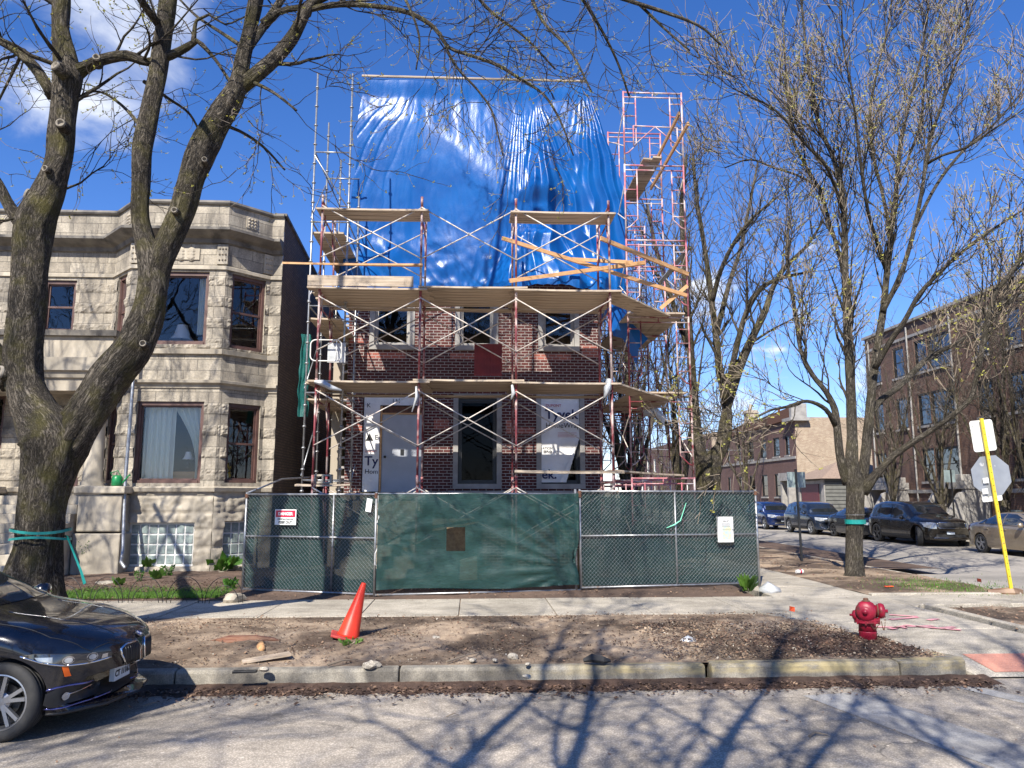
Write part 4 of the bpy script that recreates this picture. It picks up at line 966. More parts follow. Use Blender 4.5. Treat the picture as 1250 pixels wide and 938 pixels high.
# guard panel with rounded corners
def rrect(cx, cz, w, h, r, n=5):
    o = []
    for sx_, sz_, a0 in ((1,1,0),(-1,1,90),(-1,-1,180),(1,-1,270)):
        for k in range(n+1): a = R(a0+90*k/n); o.append((cx+sx_*(w/2-r)+math.cos(a)*r, cz+sz_*(h/2-r)+math.sin(a)*r))
    return o
c = at(398,428,17.9); m = MB(); loop = [V((p[0],17.9,p[1])) for p in rrect(c.x, c.z, .72, .5, .12)]; m.tube(loop+[loop[0]], .016, 6, cap=False); m.tube([(c.x-.2,17.9,c.z-.25),(c.x-.2,17.9,c.z+.25)], .012, 6); m.tube([(c.x+.24,17.9,c.z-.25),(c.x+.24,17.9,c.z+.25)], .012, 6)
tag(m.build('guard_barrier', M['whitepaint'], smooth=True), 'white guard panel with rounded corners beside the left bay of the scaffold', 'guard rail')
mb = MB(); mb.box(c.x-.0,c.x+.42,18.1,18.12,c.z-.25,c.z+.22); tag(mb.build('blue_tub', M['poly']), 'pale translucent plastic sheet hung behind the white guard panel', 'plastic sheet')
# debris net
def cloth(name, x0, x1, y, z0, z1, mat, label, cat, amp=.05, seed=0, n=14, m=30, parent=None):
    mb = MB()
    for j in range(m+1):
        for i in range(n+1):
            s, t = i/n, j/m; mb.v.append(V((x0+(x1-x0)*s+amp*.6*noise.noise(V((s*2,t*5,seed))), y+amp*noise.noise(V((s*6,t*3,seed+4))), z1+(z0-z1)*t)))
    for j in range(m):
        for i in range(n): a = j*(n+1)+i; mb.f.append((a,a+1,a+n+2,a+n+1))
    o = mb.build(name, mat, parent, smooth=True)
    return tag(o, label, cat) if label else o
def screen_mat(name, c1, c2, through):
    m, nt, b = nm(name); out = nt.nodes['Material Output']; b.inputs['Roughness'].default_value = .5; b.inputs['Specular IOR Level'].default_value = .5
    v = coords(nt); col = ramp(nt, noise_(nt, v, 1.3, 6), [(.35, c1), (.65, c2)])
    w = noise_(nt, coords(nt, 'Object', (1,1,5)), 9, 5, .7); col = mixc(nt, 1.0, col, ramp(nt, w, [(.3, .75), (.7, 1.25)]), 'MULTIPLY'); nt.links.new(col, b.inputs['Base Color'])
    bump(nt, b, noise_(nt, coords(nt,'Object',(1,1,2)), 4, 8, .7), .5, .03)
    tr = N_(nt, 'ShaderNodeBsdfTransparent'); tl = N_(nt, 'ShaderNodeBsdfTranslucent'); nt.links.new(col, tl.inputs[0])
    m1 = N_(nt, 'ShaderNodeMixShader'); m1.inputs[0].default_value = .2; nt.links.new(b.outputs[0], m1.inputs[1]); nt.links.new(tl.outputs[0], m1.inputs[2])
    m2 = N_(nt, 'ShaderNodeMixShader'); m2.inputs[0].default_value = through; nt.links.new(m1.outputs[0], m2.inputs[1]); nt.links.new(tr.outputs[0], m2.inputs[2])
    nt.links.new(m2.outputs[0], out.inputs[0]); return m
M['screen'] = screen_mat('green_privacy_mesh', (.009,.041,.037), (.016,.060,.053), .08)
M['screen_back'] = screen_mat('green_privacy_mesh_behind', (.009,.033,.030), (.016,.048,.043), .09)
M['net'] = screen_mat('teal_debris_net', (.01,.13,.12), (.01,.18,.16), .2)
cloth('debris_net', xL-.32, xL-.08, 18.9, 3.9, 5.95, M['net'], 'torn teal debris net hanging beside the limestone house wall', 'netting', .12, 3)
cloth('green_net', xL+.1, xL+.9, 22.2, 1.5, 5.2, M['net'], 'teal net stretched deep in the gap behind the silver scaffold', 'netting', .1, 9)
cloth('red_mat', at(579,420,18.95).x, at(613,420,18.95).x, 18.95, at(590,459,18.95).z, at(590,420,18.95).z, M['redmesh'], 'dark red ribbed mat hanging between the upper windows', 'mat', .02, 5)
o = bpy.data.objects['red_mat']
mb = MB()
for k in range(9):
    x_ = at(579,420,18.9).x+.04+k*.078; mb.box(x_,x_+.014,18.915,18.93,at(590,457,18.9).z,at(590,421,18.9).z)
mb.build('rib', M['redmesh'], o)
def bag(name, pts, r, label, seed):
    mb = MB(); mb.tube(pts, r, 14, rough=.55, seed=seed); return tag(mb.build(name, M['poly'], smooth=True), label, 'plastic sheet', 'scraps of clear plastic sheeting')
bag('plastic_wrap', [at(384,466,16.98), at(394,468,16.95), at(404,474,16.95), at(417,477,17.0)], [.03,.065,.06,.02], 'clump of clear plastic wrapped round the left end of the lower deck', 1)
bag('plastic_wrap', [at(744,463,17.0), at(742,474,16.98), at(738,486,17.0)], [.05,.085,.03], 'white plastic bundle tied at the right end of the lower deck', 2)
bag('plastic_wrap', [at(785,505,19.2), at(800,503,19.1), at(808,512,19.1), at(806,524,19.1)], [.08,.13,.13,.03], 'sagging clear plastic sheet under the lower deck of the pink tower', 3)
bag('plastic_wrap', [at(625,470,17.0), at(627,480,16.98), at(624,488,17.0)], [.02,.04,.015], 'small plastic scrap tied to the pole right of the middle bay', 4)
bag('plastic_wrap', [at(508,472,17.0), at(509,484,16.98), at(503,503,17.0)], [.02,.04,.012], 'white plastic rag hanging in front of the grey entrance door', 5)
p = at(395,585,17.3); mb = MB(); mb.box(p.x-.19,p.x+.19,17.2,17.4,p.z-.1,p.z-.06); mb.box(p.x-.19,p.x+.19,17.2,17.4,p.z+.06,p.z+.1)
for k in (-1,0,1): mb.box(p.x-.02+k*.17,p.x+.02+k*.17,17.2,17.4,p.z-.058,p.z+.058)
tag(mb.build('concrete_block', M['concrete']), 'hollow concrete block standing on the low left bay of the scaffold', 'block')
plank((p.x-.6,17.3,p.z-.13),(p.x+.6,17.3,p.z-.13), label='short plank carrying a hollow concrete block at the left bay', w=.24)
# materials stored behind the fence, seen through the mesh
for k in range(5):
    plank((.3+.1*k,16.0+.03*k,.3+.05*k),(2.3,16.1,.3+.05*k), w=.14, mat=M['lumber'], name='stored_board', cat='board', grp='boards stored behind the fence', label=f'light board stored behind the green screen, {["lowest","second","third","fourth","topmost"][k]} of its pile')
mb = MB(); mb.box(-.75,.15,15.3,15.34,.25,1.55); tag(mb.build('osb_sheet', M['osb']), 'tan board leaning behind the cut opening in the green screen', 'board')
mb = MB(); mb.slab([(2.1,15.4),(2.5,15.45),(2.45,15.8),(2.15,15.75)], .2, .95); tag(mb.build('stored_crate', M['osb'], bevel=.01), 'tan crate seen in the gap between the screen and the right chain link panel', 'crate')

# ================================================================== SITE FENCE
FA, FB, FC_, FD = V((-4.40,15.5,0)), V((-1.76,14.55,0)), V((2.12,15.12,0)), V((5.86,15.75,0))
def fence_panel(A, B, z0, z1, label, verts, mid, screen, front=False, link=True, hole=None, seed=0, posts=(1,1)):
    r = empty('chain_link_fence', A+V((0,0,.17)), label, 'fence', 'construction fence panels'); D = (B-A); L = D.length; D = D/L; Nn = V((D.y,-D.x,0)); up = V((0,0,1))
    f = MB(); P = lambda s, z, o=0: A+D*s+up*z+Nn*o
    for s, k in ((0, posts[0]), (L, posts[1])):
        if k: f.tube([P(s,.14),P(s,z1+.02)], .024, 10)
    f.tube([P(0,z1-.02),P(L,z1-.02)], .021, 10); f.tube([P(0,z0),P(L,z0)], .021, 10)
    if mid: f.tube([P(0,mid),P(L,mid)], .019, 10)
    for s in verts: f.tube([P(s,z0),P(s,z1-.02)], .019, 10)
    f.build('frame', M['galv'], r, smooth=True)
    for s in (0, L): c = MB(); c.lathe([(.034,-.05),(.036,0),(.034,.03)], P(s,z1-.04), sides=10); c.build('clamp', M['rust'], r)
    if link:
        w, per = .0385, .077; n = int(L/w); mb = MB(); nz_ = int((z1-z0-.04)/(per/2))
        for i in range(n):
            s0 = i*w+w/2; pts = []
            sg = 1 if i % 2 else -1
            for j in range(nz_+1):
                s = s0 + sg*(w/2)*(1 if j % 2 else -1); s = min(L, max(0, s)); z = z0+.02+j*per/2
                z += .012*math.sin(s*2.1+z*2+seed)
                pts.append(P(s, z, .012+.01*math.sin(s*3+z*2)))
            base = len(mb.v); t = .0022
            for p in pts: mb.v += [p+D*t, p+Nn*t*1.5, p-D*t]
            for j in range(len(pts)-1):
                a = base+j*3; mb.f += [(a,a+3,a+4,a+1),(a+1,a+4,a+5,a+2)]
        mb.build('chain_link', M['galvlight'], r)
    mb = MB(); n, m = int(L/.05), int((z1-z0)/.05); o_ = .03 if front else -.03
    keep = {}
    for j in range(m+1):
        for i in range(n+1):
            s, t = i/n, j/m; z = z1-.03+(z0-z1+.06)*t; x = s*L
            if front:
                z = z1-.0+(z0+.09-z1+.02*math.sin(x*2))*t - .03*abs(math.sin(x*1.4+.6))*(1-t)
                d = .03+.035*noise.noise(V((x*.9,z*1.4,seed)))+.028*noise.noise(V((x*2.6+z*1.2,z*4.2-x*.9,seed+2)))
                # tension folds running out of the lower right corner and the left ties
                rr_ = math.hypot(L-x, z-.62); th = math.atan2(z-.62, L-x); d += .07*math.exp(-(rr_/1.8)**2)*fold(th*5+.2,2)*min(1,rr_*2)
                rl = math.hypot(x, z-1.2); tl_ = math.atan2(z-1.2, x+.01); d += .05*math.exp(-(rl/.8)**2)*fold(tl_*4,2)*min(1,rl*3)
                x = min(max(x, .03), L-.05) - (.07*math.exp(-((t-.72)/.12)**2) if s > .97 else 0)
            else: d = .010*noise.noise(V((x*2,z*2,seed)))
            mb.v.append(P(x, z, o_ + (d if front else -abs(d))))
    for j in range(m):
        for i in range(n):
            x = (i+.5)/n*L; z = z1-.03+(z0-z1+.06)*(j+.5)/m
            if hole and hole[0] < x < hole[1] and hole[2] < z < hole[3]: continue
            a = j*(n+1)+i; mb.f.append((a,a+1,a+n+2,a+n+1))
    mb.build('privacy_screen', M['screen'] if front else M['screen_back'], r, smooth=True)
    return r, P, L
Lp, PL_, L1 = fence_panel(FA, FB, .21, 2.04, 'chain link fence panel over dark green screen, bearing the danger sign', [1.92], 1.22, 'b', seed=1)
Mp, PM_, L2 = fence_panel(FB, FC_, .20, 2.05, 'middle fence panel covered by a creased green screen with a cut square', [], None, 'f', front=True, link=False, hole=(1.32,1.68,.92,1.36), seed=2, posts=(0,0))
Rp, PR_, L3 = fence_panel(FC_, FD, .24, 2.10, 'chain link fence panel over green screen, bearing the permit box', [2.0], 1.22, 'b', seed=3)
mb = MB(); q = FC_+(FB-FC_).normalized()*.09; mb.tube([q+V((0,0,.12)), q+V((0,0,2.12))], .026, 10); mb.lathe([(.06,0),(.06,.04)], q+V((0,0,.14)), sides=10)
tag(mb.build('fence_post', M['galv'], smooth=True), 'round steel fence post between the creased screen and the right panel', 'fence post')
mb = MB(); mb.tube([FA+V((0,0,2.04)), V((-4.1,17,2.35)), V((-3.5,18,2.42))], .02, 8); tag(mb.build('rail_pipe', M['galv'], smooth=True), 'thin galvanised pipe running back from the left fence corner to the scaffold', 'pipe')
# danger sign
D1 = (FB-FA).normalized(); ang = math.atan2(D1.y, D1.x)
def on_panel(px0, py0, px1, py1, A, B):
    u0, z1 = plane_u(px0, py0, A[:2], B[:2]); u1, z0 = plane_u(px1, py1, A[:2], B[:2]); return u0, u1, z0, z1
u0,u1,z0,z1 = on_panel(338,622,363,641,FA,FB); c = PL_((u0+u1)/2,(z0+z1)/2,.05); N1 = V((D1.y,-D1.x,0)); W_, H_ = u1-u0, z1-z0
dsn = empty('danger_sign', c, 'red and white danger keep out sign wired to the left chain link panel', 'sign')
mb = MB(); mb.obox(c, D1*W_/2, N1*.004, V((0,0,H_/2))); mb.build('sign_board', M['white'], dsn)
mb = MB(); mb.obox(c+N1*.005+V((0,0,H_*.22)), D1*W_*.46, N1*.003, V((0,0,H_*.22))); mb.build('red_field', M['signred'], dsn)
text('lettering', 'DANGER', H_*.27, c+N1*.010+V((0,0,H_*.13)), M['white'], dsn, rot=(math.pi/2,0,ang), bold=.003)
text('lettering', 'CONSTRUCTION SITE', H_*.12, c+N1*.007+V((0,0,-H_*.17)), M['inkblack'], dsn, rot=(math.pi/2,0,ang), bold=.001)
text('lettering', 'KEEP OUT', H_*.22, c+N1*.007+V((0,0,-H_*.41)), M['inkblack'], dsn, rot=(math.pi/2,0,ang), bold=.002)
# permit box
D3 = (FD-FC_).normalized(); N3 = V((D3.y,-D3.x,0)); a3 = math.atan2(D3.y,D3.x)
u0,u1,z0,z1 = on_panel(873,631,893,662,FC_,FD); c = PR_((u0+u1)/2,(z0+z1)/2,.08); W_, H_ = u1-u0, z1-z0
pb = empty('permit_box', c, 'white framed permit box mounted on the right chain link panel', 'notice box')
mb = MB(); mb.obox(c, D3*W_/2, N3*.03, V((0,0,H_/2))); mb.build('box_body', M['whitepaint'], pb, bevel=.012)
mb = MB(); mb.obox(c+N3*.032-V((0,0,.0)), D3*W_*.40, N3*.002, V((0,0,H_*.42))); mb.build('paper', M['white'], pb)
M['permitblue'] = pm('permit_map', (.35,.5,.55), (.6,.55,.3), 16); mb = MB(); mb.obox(c+N3*.036+D3*W_*.05-V((0,0,H_*.12)), D3*W_*.28, N3*.001, V((0,0,H_*.24))); mb.build('printed_map', M['permitblue'], pb)
text('lettering', 'PERMIT', H_*.09, c+N3*.036+V((0,0,H_*.30)), M['inkblack'], pb, rot=(math.pi/2,0,a3))
mb = MB()
for k in range(4): mb.obox(c+N3*.036+V((0,0,H_*(.25-.04*k))), D3*W_*.3, N3*.001, V((0,0,.003)))
mb.build('fine_print', M['inkblack'], pb)
mb = MB(); mb.obox(c+N3*.034, D3*W_*.43, N3*.004, V((0,0,.003))); mb.lathe([(.012,0),(.01,.02)], c+N3*.03+D3*W_*.42, N3, 8); mb.build('latch', M['galv'], pb)
# tag and ribbon
c = PL_(L1-.12,1.82,.06); mb = MB(); mb.obox(c, D1*.055+V((0,0,-.01)), N1*.002, V((0,0,.12))+D1*.015); tag(mb.build('paper_tag', M['white']), 'small white paper tag tied beside the left edge of the creased screen', 'tag')
mb = MB(); a = PR_(1.95,1.42,.05); mb.tube([PR_(2.22,1.85,.05), PR_(2.08,1.5,.06), a, PR_(1.78,1.36,.05)], [.006,.01,.014,.006], 6); M['mint'] = pm('mint_ribbon', (.25,.75,.5), (.2,.65,.45)); tag(mb.build('mint_ribbon', M['mint']), 'mint green ribbon tied to the middle upright of the right fence panel', 'ribbon')
mb = MB(); mb.tube([PM_(.03,2.0,.05),PM_(.05,1.6,.06),PM_(.02,1.5,.05)], .008, 6); tag(mb.build('tie_rope', M['white']), 'white rope at the top left edge of the creased green screen', 'rope')
mb = MB(); mb.tube([PM_(.04,1.05,.05),PM_(.0,.95,.07),PM_(.0,.75,.07),PM_(.05,.72,.05)], .007, 6); tag(mb.build('tie_rope', M['white']), 'loose white rope halfway down the left edge of the creased screen', 'rope')
# rubble and sheet at right end
mb = MB(); mb.tube([gp(927,721,.2), gp(938,719,.24), gp(952,721,.2)], [.05,.12,.04], 10, rough=.5); tag(mb.build('plastic_bag', M['poly'], smooth=True), 'crumpled white plastic sheet lying at the right end of the fence', 'plastic sheet')

# ================================================================== STREET OBJECTS
# cone
c0 = gp(424,780,.19); cn = empty('traffic_cone', c0, 'leaning orange traffic cone on the dirt strip before the fence', 'cone')
tilt = V((.27,.06,1)).normalized()
mb = MB(); mb.lathe([(.150,.035),(.135,.06),(.032,.70),(.028,.715),(.0,.716)], c0, tilt, 28); mb.build('cone_body', M['orange'], cn, smooth=True)
mb = MB(); ux = tilt.cross(V((0,1,0))).normalized()*-1; uy = tilt.cross(ux).normalized(); mb.obox(c0+tilt*.018, (ux*.215+uy*.03), (uy*.215-ux*.03), tilt*.017); mb.build('cone_base', pm('faded_cone_base', (.62,.08,.06), (.4,.04,.04), 6, rough=.6), cn, bevel=.012)
# hydrant
h0 = gp(1060,783,.19); hd = empty('fire_hydrant', h0, 'dark red fire hydrant with chained caps on the mulch by the kerb', 'hydrant')
k = .48/.78*1.02
def hz(pr): return [(a*k*1.12, b*k) for a, b in pr]
mb = MB(); mb.lathe(hz([(.15,-.1),(.15,.18),(.155,.2)]), h0, sides=28); mb.build('lower_barrel', M['hydrant'], hd, smooth=True)
mb = MB(); mb.lathe(hz([(.2,.36),(.21,.37),(.21,.405),(.2,.41),(.21,.415),(.21,.45),(.2,.455)]), h0, sides=28); 
for i in range(8): a = i*math.pi/4+.2; mb.lathe([(.018*k,0),(.018*k,.14*k)], h0+V((math.cos(a)*.2*k*1.12, math.sin(a)*.2*k*1.12,.34*k)), sides=6)
mb.build('flange', M['hydrant'], hd)
mb = MB(); mb.lathe(hz([(.15,.2),(.145,.36),(.15,.46),(.15,.66),(.145,.70),(.12,.745),(.08,.77),(.0,.78)]), h0, sides=28); mb.build('barrel', M['hydrant'], hd, smooth=True)
mb = MB(); mb.lathe(hz([(.07,.76),(.07,.79),(.045,.80),(.045,.83),(.03,.84),(.0,.84)]), h0, sides=6); mb.build('operating_nut', M['rust'], hd)
def nozzle(d, r, ln, name, z=.6):
    d = V(d).normalized(); c = h0+V((0,0,z*k)); mb = MB(); mb.lathe([(r*.8,.1*k),(r*.85,ln-.05*k),(r*1.12,ln-.05*k),(r*1.16,ln),(r*1.0,ln+.05*k),(r*.55,ln+.07*k),(r*.26,ln+.075*k),(r*.26,ln+.12*k),(0,ln+.12*k)], c, d, 24)
    nb = mb.build(name, M['hydrant'], hd, smooth=True); mb = MB(); mb.lathe([(r*.98,ln-.08*k),(r*.98,ln-.055*k)], c, d, 24); mb.build('gasket', M['rust'], nb); return c+d*ln
c1 = nozzle((-.62,-1,0), .165*k, .2*k, 'pumper_cap'); c2 = nozzle((1,-.40,0), .13*k, .27*k, 'side_cap'); c3 = nozzle((-1,.3,0), .09*k, .2*k, 'rear_cap', .5)
def chain(a, b, sag, n=13):
    mb = MB(); a, b = V(a), V(b)
    for i in range(n):
        t = (i+.5)/n; p = a.lerp(b,t)-V((0,0,sag*math.sin(t*math.pi))); q = a.lerp(b,t+.5/n)-V((0,0,sag*math.sin((t+.5/n)*math.pi))); d = (q-p).normalized(); s_ = d.orthogonal().normalized(); 
        if i%2: s_ = d.cross(s_)
        lp = [p+d*.012*math.cos(x)+s_*.007*math.sin(x) for x in [j*math.pi/4 for j in range(8)]]; mb.tube(lp+[lp[0]], .0028, 5, cap=False)
    mb.build('chain', M['rust'], hd)
chain(c1+V((.0,-.03,-.04)), h0+V((.10,-.12,.40*k)), .12); chain(c2+V((.04,-.02,-.05)), h0+V((.12,-.12,.42*k)), .14)
# flags
def uflag(p, h, label, wd=.07, lean=.02, d=1):
    r = empty('marker_flag', p, label, 'flag', 'orange utility flags'); mb = MB(); t = p+V((lean,0,h)); mb.tube([p,t], .003, 5); mb.build('wire_stem', M['galv'], r)
    mb = MB(); mb.add([t, t+V((wd*d,.01,-.02)), t+V((wd*d*.95,0,-.085)), t+V((-.004,0,-.07)), t+V((wd*d*.5,.015,-.045))], [(0,1,4),(1,2,4),(2,3,4),(3,0,4)]); mb.build('flag', M['flag'], r)
uflag(gp(966,757,.18), .20, 'orange marker flag at the pavement edge left of the hydrant', .085, -.02)
uflag(gp(1193,712,.17), .10, 'small orange marker flag near the yellow sign post', .10, .0)
# sign posts
def post(a, b, r, mat, parent, name='post'):
    mb = MB(); mb.bar(a, b, r*2, r*1.2, (0,1,0)) ; return mb.build(name, mat, parent)
ya = 14.3; pb_ = gp(1236,726); a = V((pb_.x, pb_.y, .1)); b = at(1198,511,pb_.y-.05); ax = (b-a).normalized()
sp = empty('stop_sign_post', V((a.x,a.y,.17)), 'leaning yellow post carrying a white sign above an octagonal one, both seen from behind', 'sign post')
mb = MB(); mb.bar(a, b, .062, .035, (0,1,0)); po = mb.build('post', M['yellowpost'], sp, bevel=.004)
mb = MB()
for i in range(24):
    c = a.lerp(b, .12+.86*i/24)-V((0,.019,0)); mb.lathe([(.008,0),(.008,.004)], c, (0,-1,0), 8)
mb.build('bolt_hole', M['blackpaint'], po)
Yb = pb_.y+.03; side = V((ax.z,0,-ax.x)); dy = V((0,1,0))
def plate(cx, cy, pts, mat, name, y=Yb, th=.003):
    c = at(cx, cy, y); A_ = V((.985,0,-.13)) ; 
    q = [c + side*p[0] + ax*p[1] for p in pts]; mb = MB(); n = len(q); vs = q+[p+dy*th for p in q]
    mb.add(vs, [tuple(range(n)), tuple(range(2*n-1,n-1,-1))]+[(i,i+n,(i+1)%n+n,(i+1)%n) for i in range(n)]); return mb.build(name, mat, sp), c
oc = [(.41*math.cos(R(22.5+45*i)), .41*math.sin(R(22.5+45*i))) for i in range(8)]
o1, cc = plate(1210,581,oc,M['signback'],'octagon_plate')
mb = MB(); q = [cc+dy*.005+side*p[0]*.98+ax*p[1]*.98 for p in oc]; mb.poly(q[::-1]); mb.build('red_face', M['signred'], o1)
t_ = text('lettering', 'STOP', .26, cc+dy*.008+V((0,0,-.09)), M['white'], sp, rot=(math.pi/2,0,math.pi), bold=.006)
plate(1200,532,[(p[0],p[1]) for p in rrect(0,0,.46,.60,.05)],M['signwhite'],'upper_plate'); plate(1211,607,[(p[0],p[1]) for p in rrect(0,0,.40,.16,.03)],M['signwhite'],'lower_plate', Yb+.01)
c = at(1204,590,Yb-.04)
for (sx_, sz_) in ((-.02,-.1),(.03,.1)):
    mb = MB(); mb.obox(c+side*(sx_-.03)+ax*(sz_-.05), side*.055, V((0,.001,0)), ax*.05); mb.build('sticker', M['white'], o1)
mb = MB(); c = gp(1232,724,.19); mb.tube([c+V((-.35,.1,0)), c+V((0,-.05,.02)), c+V((.3,.1,0))],[.05,.1,.05],8,rough=.6); tag(mb.build('straw_clump', M['litter']), 'clump of dry straw round the foot of the yellow post', 'straw')
def sign2(pbx, label, h, plates, mat=M['blackpaint']):
    r = empty('street_sign', pbx, label, 'sign post'); mb = MB(); mb.bar(pbx, pbx+V((h[1],0,h[0])), .06, .03, (0,1,0)); mb.build('post', mat, r)
    for (dx, z, w, hh, m_) in plates:
        mb = MB(); mb.box(pbx.x+dx-w/2+h[1], pbx.x+dx+w/2+h[1], pbx.y+.02, pbx.y+.024, z-hh/2, z+hh/2); mb.build('sign_plate', m_, r)
bp = gp(979,685); M['greyplate'] = pm('grey_green_sign_back', (.24,.30,.30), (.2,.25,.25), 3, rough=.5)
tp_ = at(971,573,bp.y); sign2(bp, 'black post with two small grey plates standing before the parked crossover', (tp_.z-.17, tp_.x-bp.x), [(-.13,tp_.z-.3,.24,.44,M['greyplate']),(.16,tp_.z-.3,.24,.44,M['greyplate'])])
fp = V((20.7,32.4,.15)); tz = at(1154,573,32.4).z; sign2(fp, 'small sign on a dark post beyond the brown sport utility vehicle', (tz-.15,0), [(-.05,tz-.3,.5,.52,M['greyplate'])])

# stump, stones, litter
c = gp(300,783,.2); mb = MB(); mb.tube([c+V((-.45,.05,-.03)), c+V((-.2,.0,.04)), c+V((.1,.02,.05)), c+V((.32,.0,.02)), c+V((.44,-.02,-.02))], [.03,.09,.10,.075,.03], 14, rough=.75); M['rootwood'] = pm('reddish_cut_wood', (.15,.05,.028), (.25,.14,.09), 6, rough=.8, sc=(.6,4,4), bmp=.5)
for v_ in range(len(mb.v)): mb.v[v_] = V((mb.v[v_].x, mb.v[v_].y, .2+(mb.v[v_].z-.2)*.45))
tag(mb.build('wood_root', M['rootwood'], smooth=True), 'reddish cut root lying on the dirt left of the cone', 'root')
c = gp(318,790,.2); mb = MB(); mb.tube([c+V((-.05,.2,.0)), c, c+V((.07,-.17,.0))], [.04,.06,.03], 10, rough=.3); tag(mb.build('wood_root', M['lumber'], smooth=True), 'short pale piece of split wood by the reddish root', 'wood piece')
def rock_(p, s, label, mat, seed, name='stone', cat='stone', grp='stones and rubble on the dirt strip', fl=.45):
    q = random.Random(seed); bm = bmesh.new(); bmesh.ops.create_icosphere(bm, subdivisions=2, radius=1)
    for v in bm.verts: v.co *= 1+.35*noise.noise(v.co*1.6+V((seed,0,0)))
    me = bpy.data.meshes.new(name); 
    for v in bm.verts: v.co = V((v.co.x*s*q.uniform(.95,1.05), v.co.y*s*.7, v.co.z*s*fl))
    bm.to_mesh(me); bm.free(); me.materials.append(mat); o = bpy.data.objects.new(name, me); COL.objects.link(o); o.location = p; o.rotation_euler.z = q.uniform(0,3); return tag(o, label, cat, grp)
for i, (x_, y_, s_, lab) in enumerate(((532,779,.06,'white stone on the dirt right of the cone'),(453,812,.10,'flat pale stone close to the kerb below the cone'),(577,806,.055,'rounded pale stone above the kerb left of centre'),(626,802,.085,'long pale stone on the dirt below the middle screen'),(604,806,.04,'tiny pale stone beside the long one'),(644,811,.04,'small bluish scrap of stone near the kerb'),(948,781,.055,'white scrap half way between cardboard and hydrant'),(893,763,.035,'tiny white scrap at the upper edge of the mulch'),(643,826,.05,'round stone stuck at the kerb edge'),(322,817,.06,'white scrap by the kerb near the black car'))):
    p = gp(x_, y_, .2); rock_(p, s_, lab, M['concrete'] if i != 7 else M['white'], i)
mb = MB(); c = gp(832,772,.23); mb.obox(c, (.17,.02,.03), (-.03,.11,-.02), (0,0,.006)); tag(mb.build('cardboard_piece', pm('cardboard', (.5,.34,.2), (.42,.28,.16)), bevel=.003), 'torn tan cardboard lying on the mulch right of centre', 'cardboard')
mb = MB(); c = gp(840,783,.22); mb.tube([c+V((-.1,0,0)), c, c+V((.1,.03,0))], [.02,.06,.02], 8, rough=.7); tag(mb.build('plastic_scrap', M['poly']), 'crumpled clear plastic scrap below the torn cardboard', 'plastic scrap')
mb = MB(); c = gp(727,806,.22); mb.tube([c+V((-.13,.02,-.01)), c+V((-.04,0,.015)), c+V((.08,-.03,0)), c+V((.16,0,-.01))], [.02,.045,.04,.015], 8, rough=.9); tag(mb.build('black_rag', M['rubber']), 'crumpled black rag on the dirt near the kerb', 'rag')
mb = MB(); c = gp(299,820,.2); mb.obox(c, (.12,.01,0), (0,.03,0), (0,0,.012)); tag(mb.build('rubber_strip', M['blackpaint'], bevel=.004), 'short black strip lying at the kerb beside the black car', 'strip')
mb = MB(); c = gp(325,803,.21); mb.obox(c, (.25,.05,.03), (-.03,.07,.0), (0,0,.012)); tag(mb.build('wood_board', M['woodplank']), 'short grey board lying by the reddish root', 'board')
c = gp(976,699,.2); mb = MB(); mb.lathe([(.04,-.09),(.05,.08)], c+V((0,0,.02)), (1,.2,0), 12); r = tag(mb.build('paper_cup', M['white']), 'red and white paper cup lying beside the pavement behind the fence end', 'cup'); mb = MB(); mb.lathe([(.0455,0),(.049,.04)], c+V((0,0,.02)), (1,.2,0), 12); mb.build('red_band', M['signred'], r)
mb = MB(); c = gp(1085,716,.19); mb.obox(c, (.09,.01,0), (0,.03,0), (0,0,.008)); tag(mb.build('orange_scrap', M['flag']), 'orange plastic scrap on the street side dirt', 'scrap')
def stick(px0, py0, px1, py1, r, lab, z=.2):
    a = gp(px0,py0,z); b = gp(px1,py1,z); m_ = (a+b)/2+V((rng.uniform(-.03,.03),rng.uniform(-.03,.03),.02)); mb = MB(); mb.tube([a,m_,b],[r,r*.8,r*.4],6); tag(mb.build('fallen_twig', M['twig']), lab, 'twig', 'fallen twigs')
stick(400,812,437,805,.012,'fallen twig on the dirt below the cone'); stick(495,774,508,778,.02,'short thick twig right of the cone'); stick(545,808,590,795,.010,'long thin twig on the dirt left of centre'); stick(545,875,560,873,.006,'thin pale twig lying on the road at left', .01); stick(988,899,1010,897,.012,'dark stick lying on the road below the hydrant', .012)
stick(175,862,192,858,.006,'pale twig on the road by the car shadow',.01)
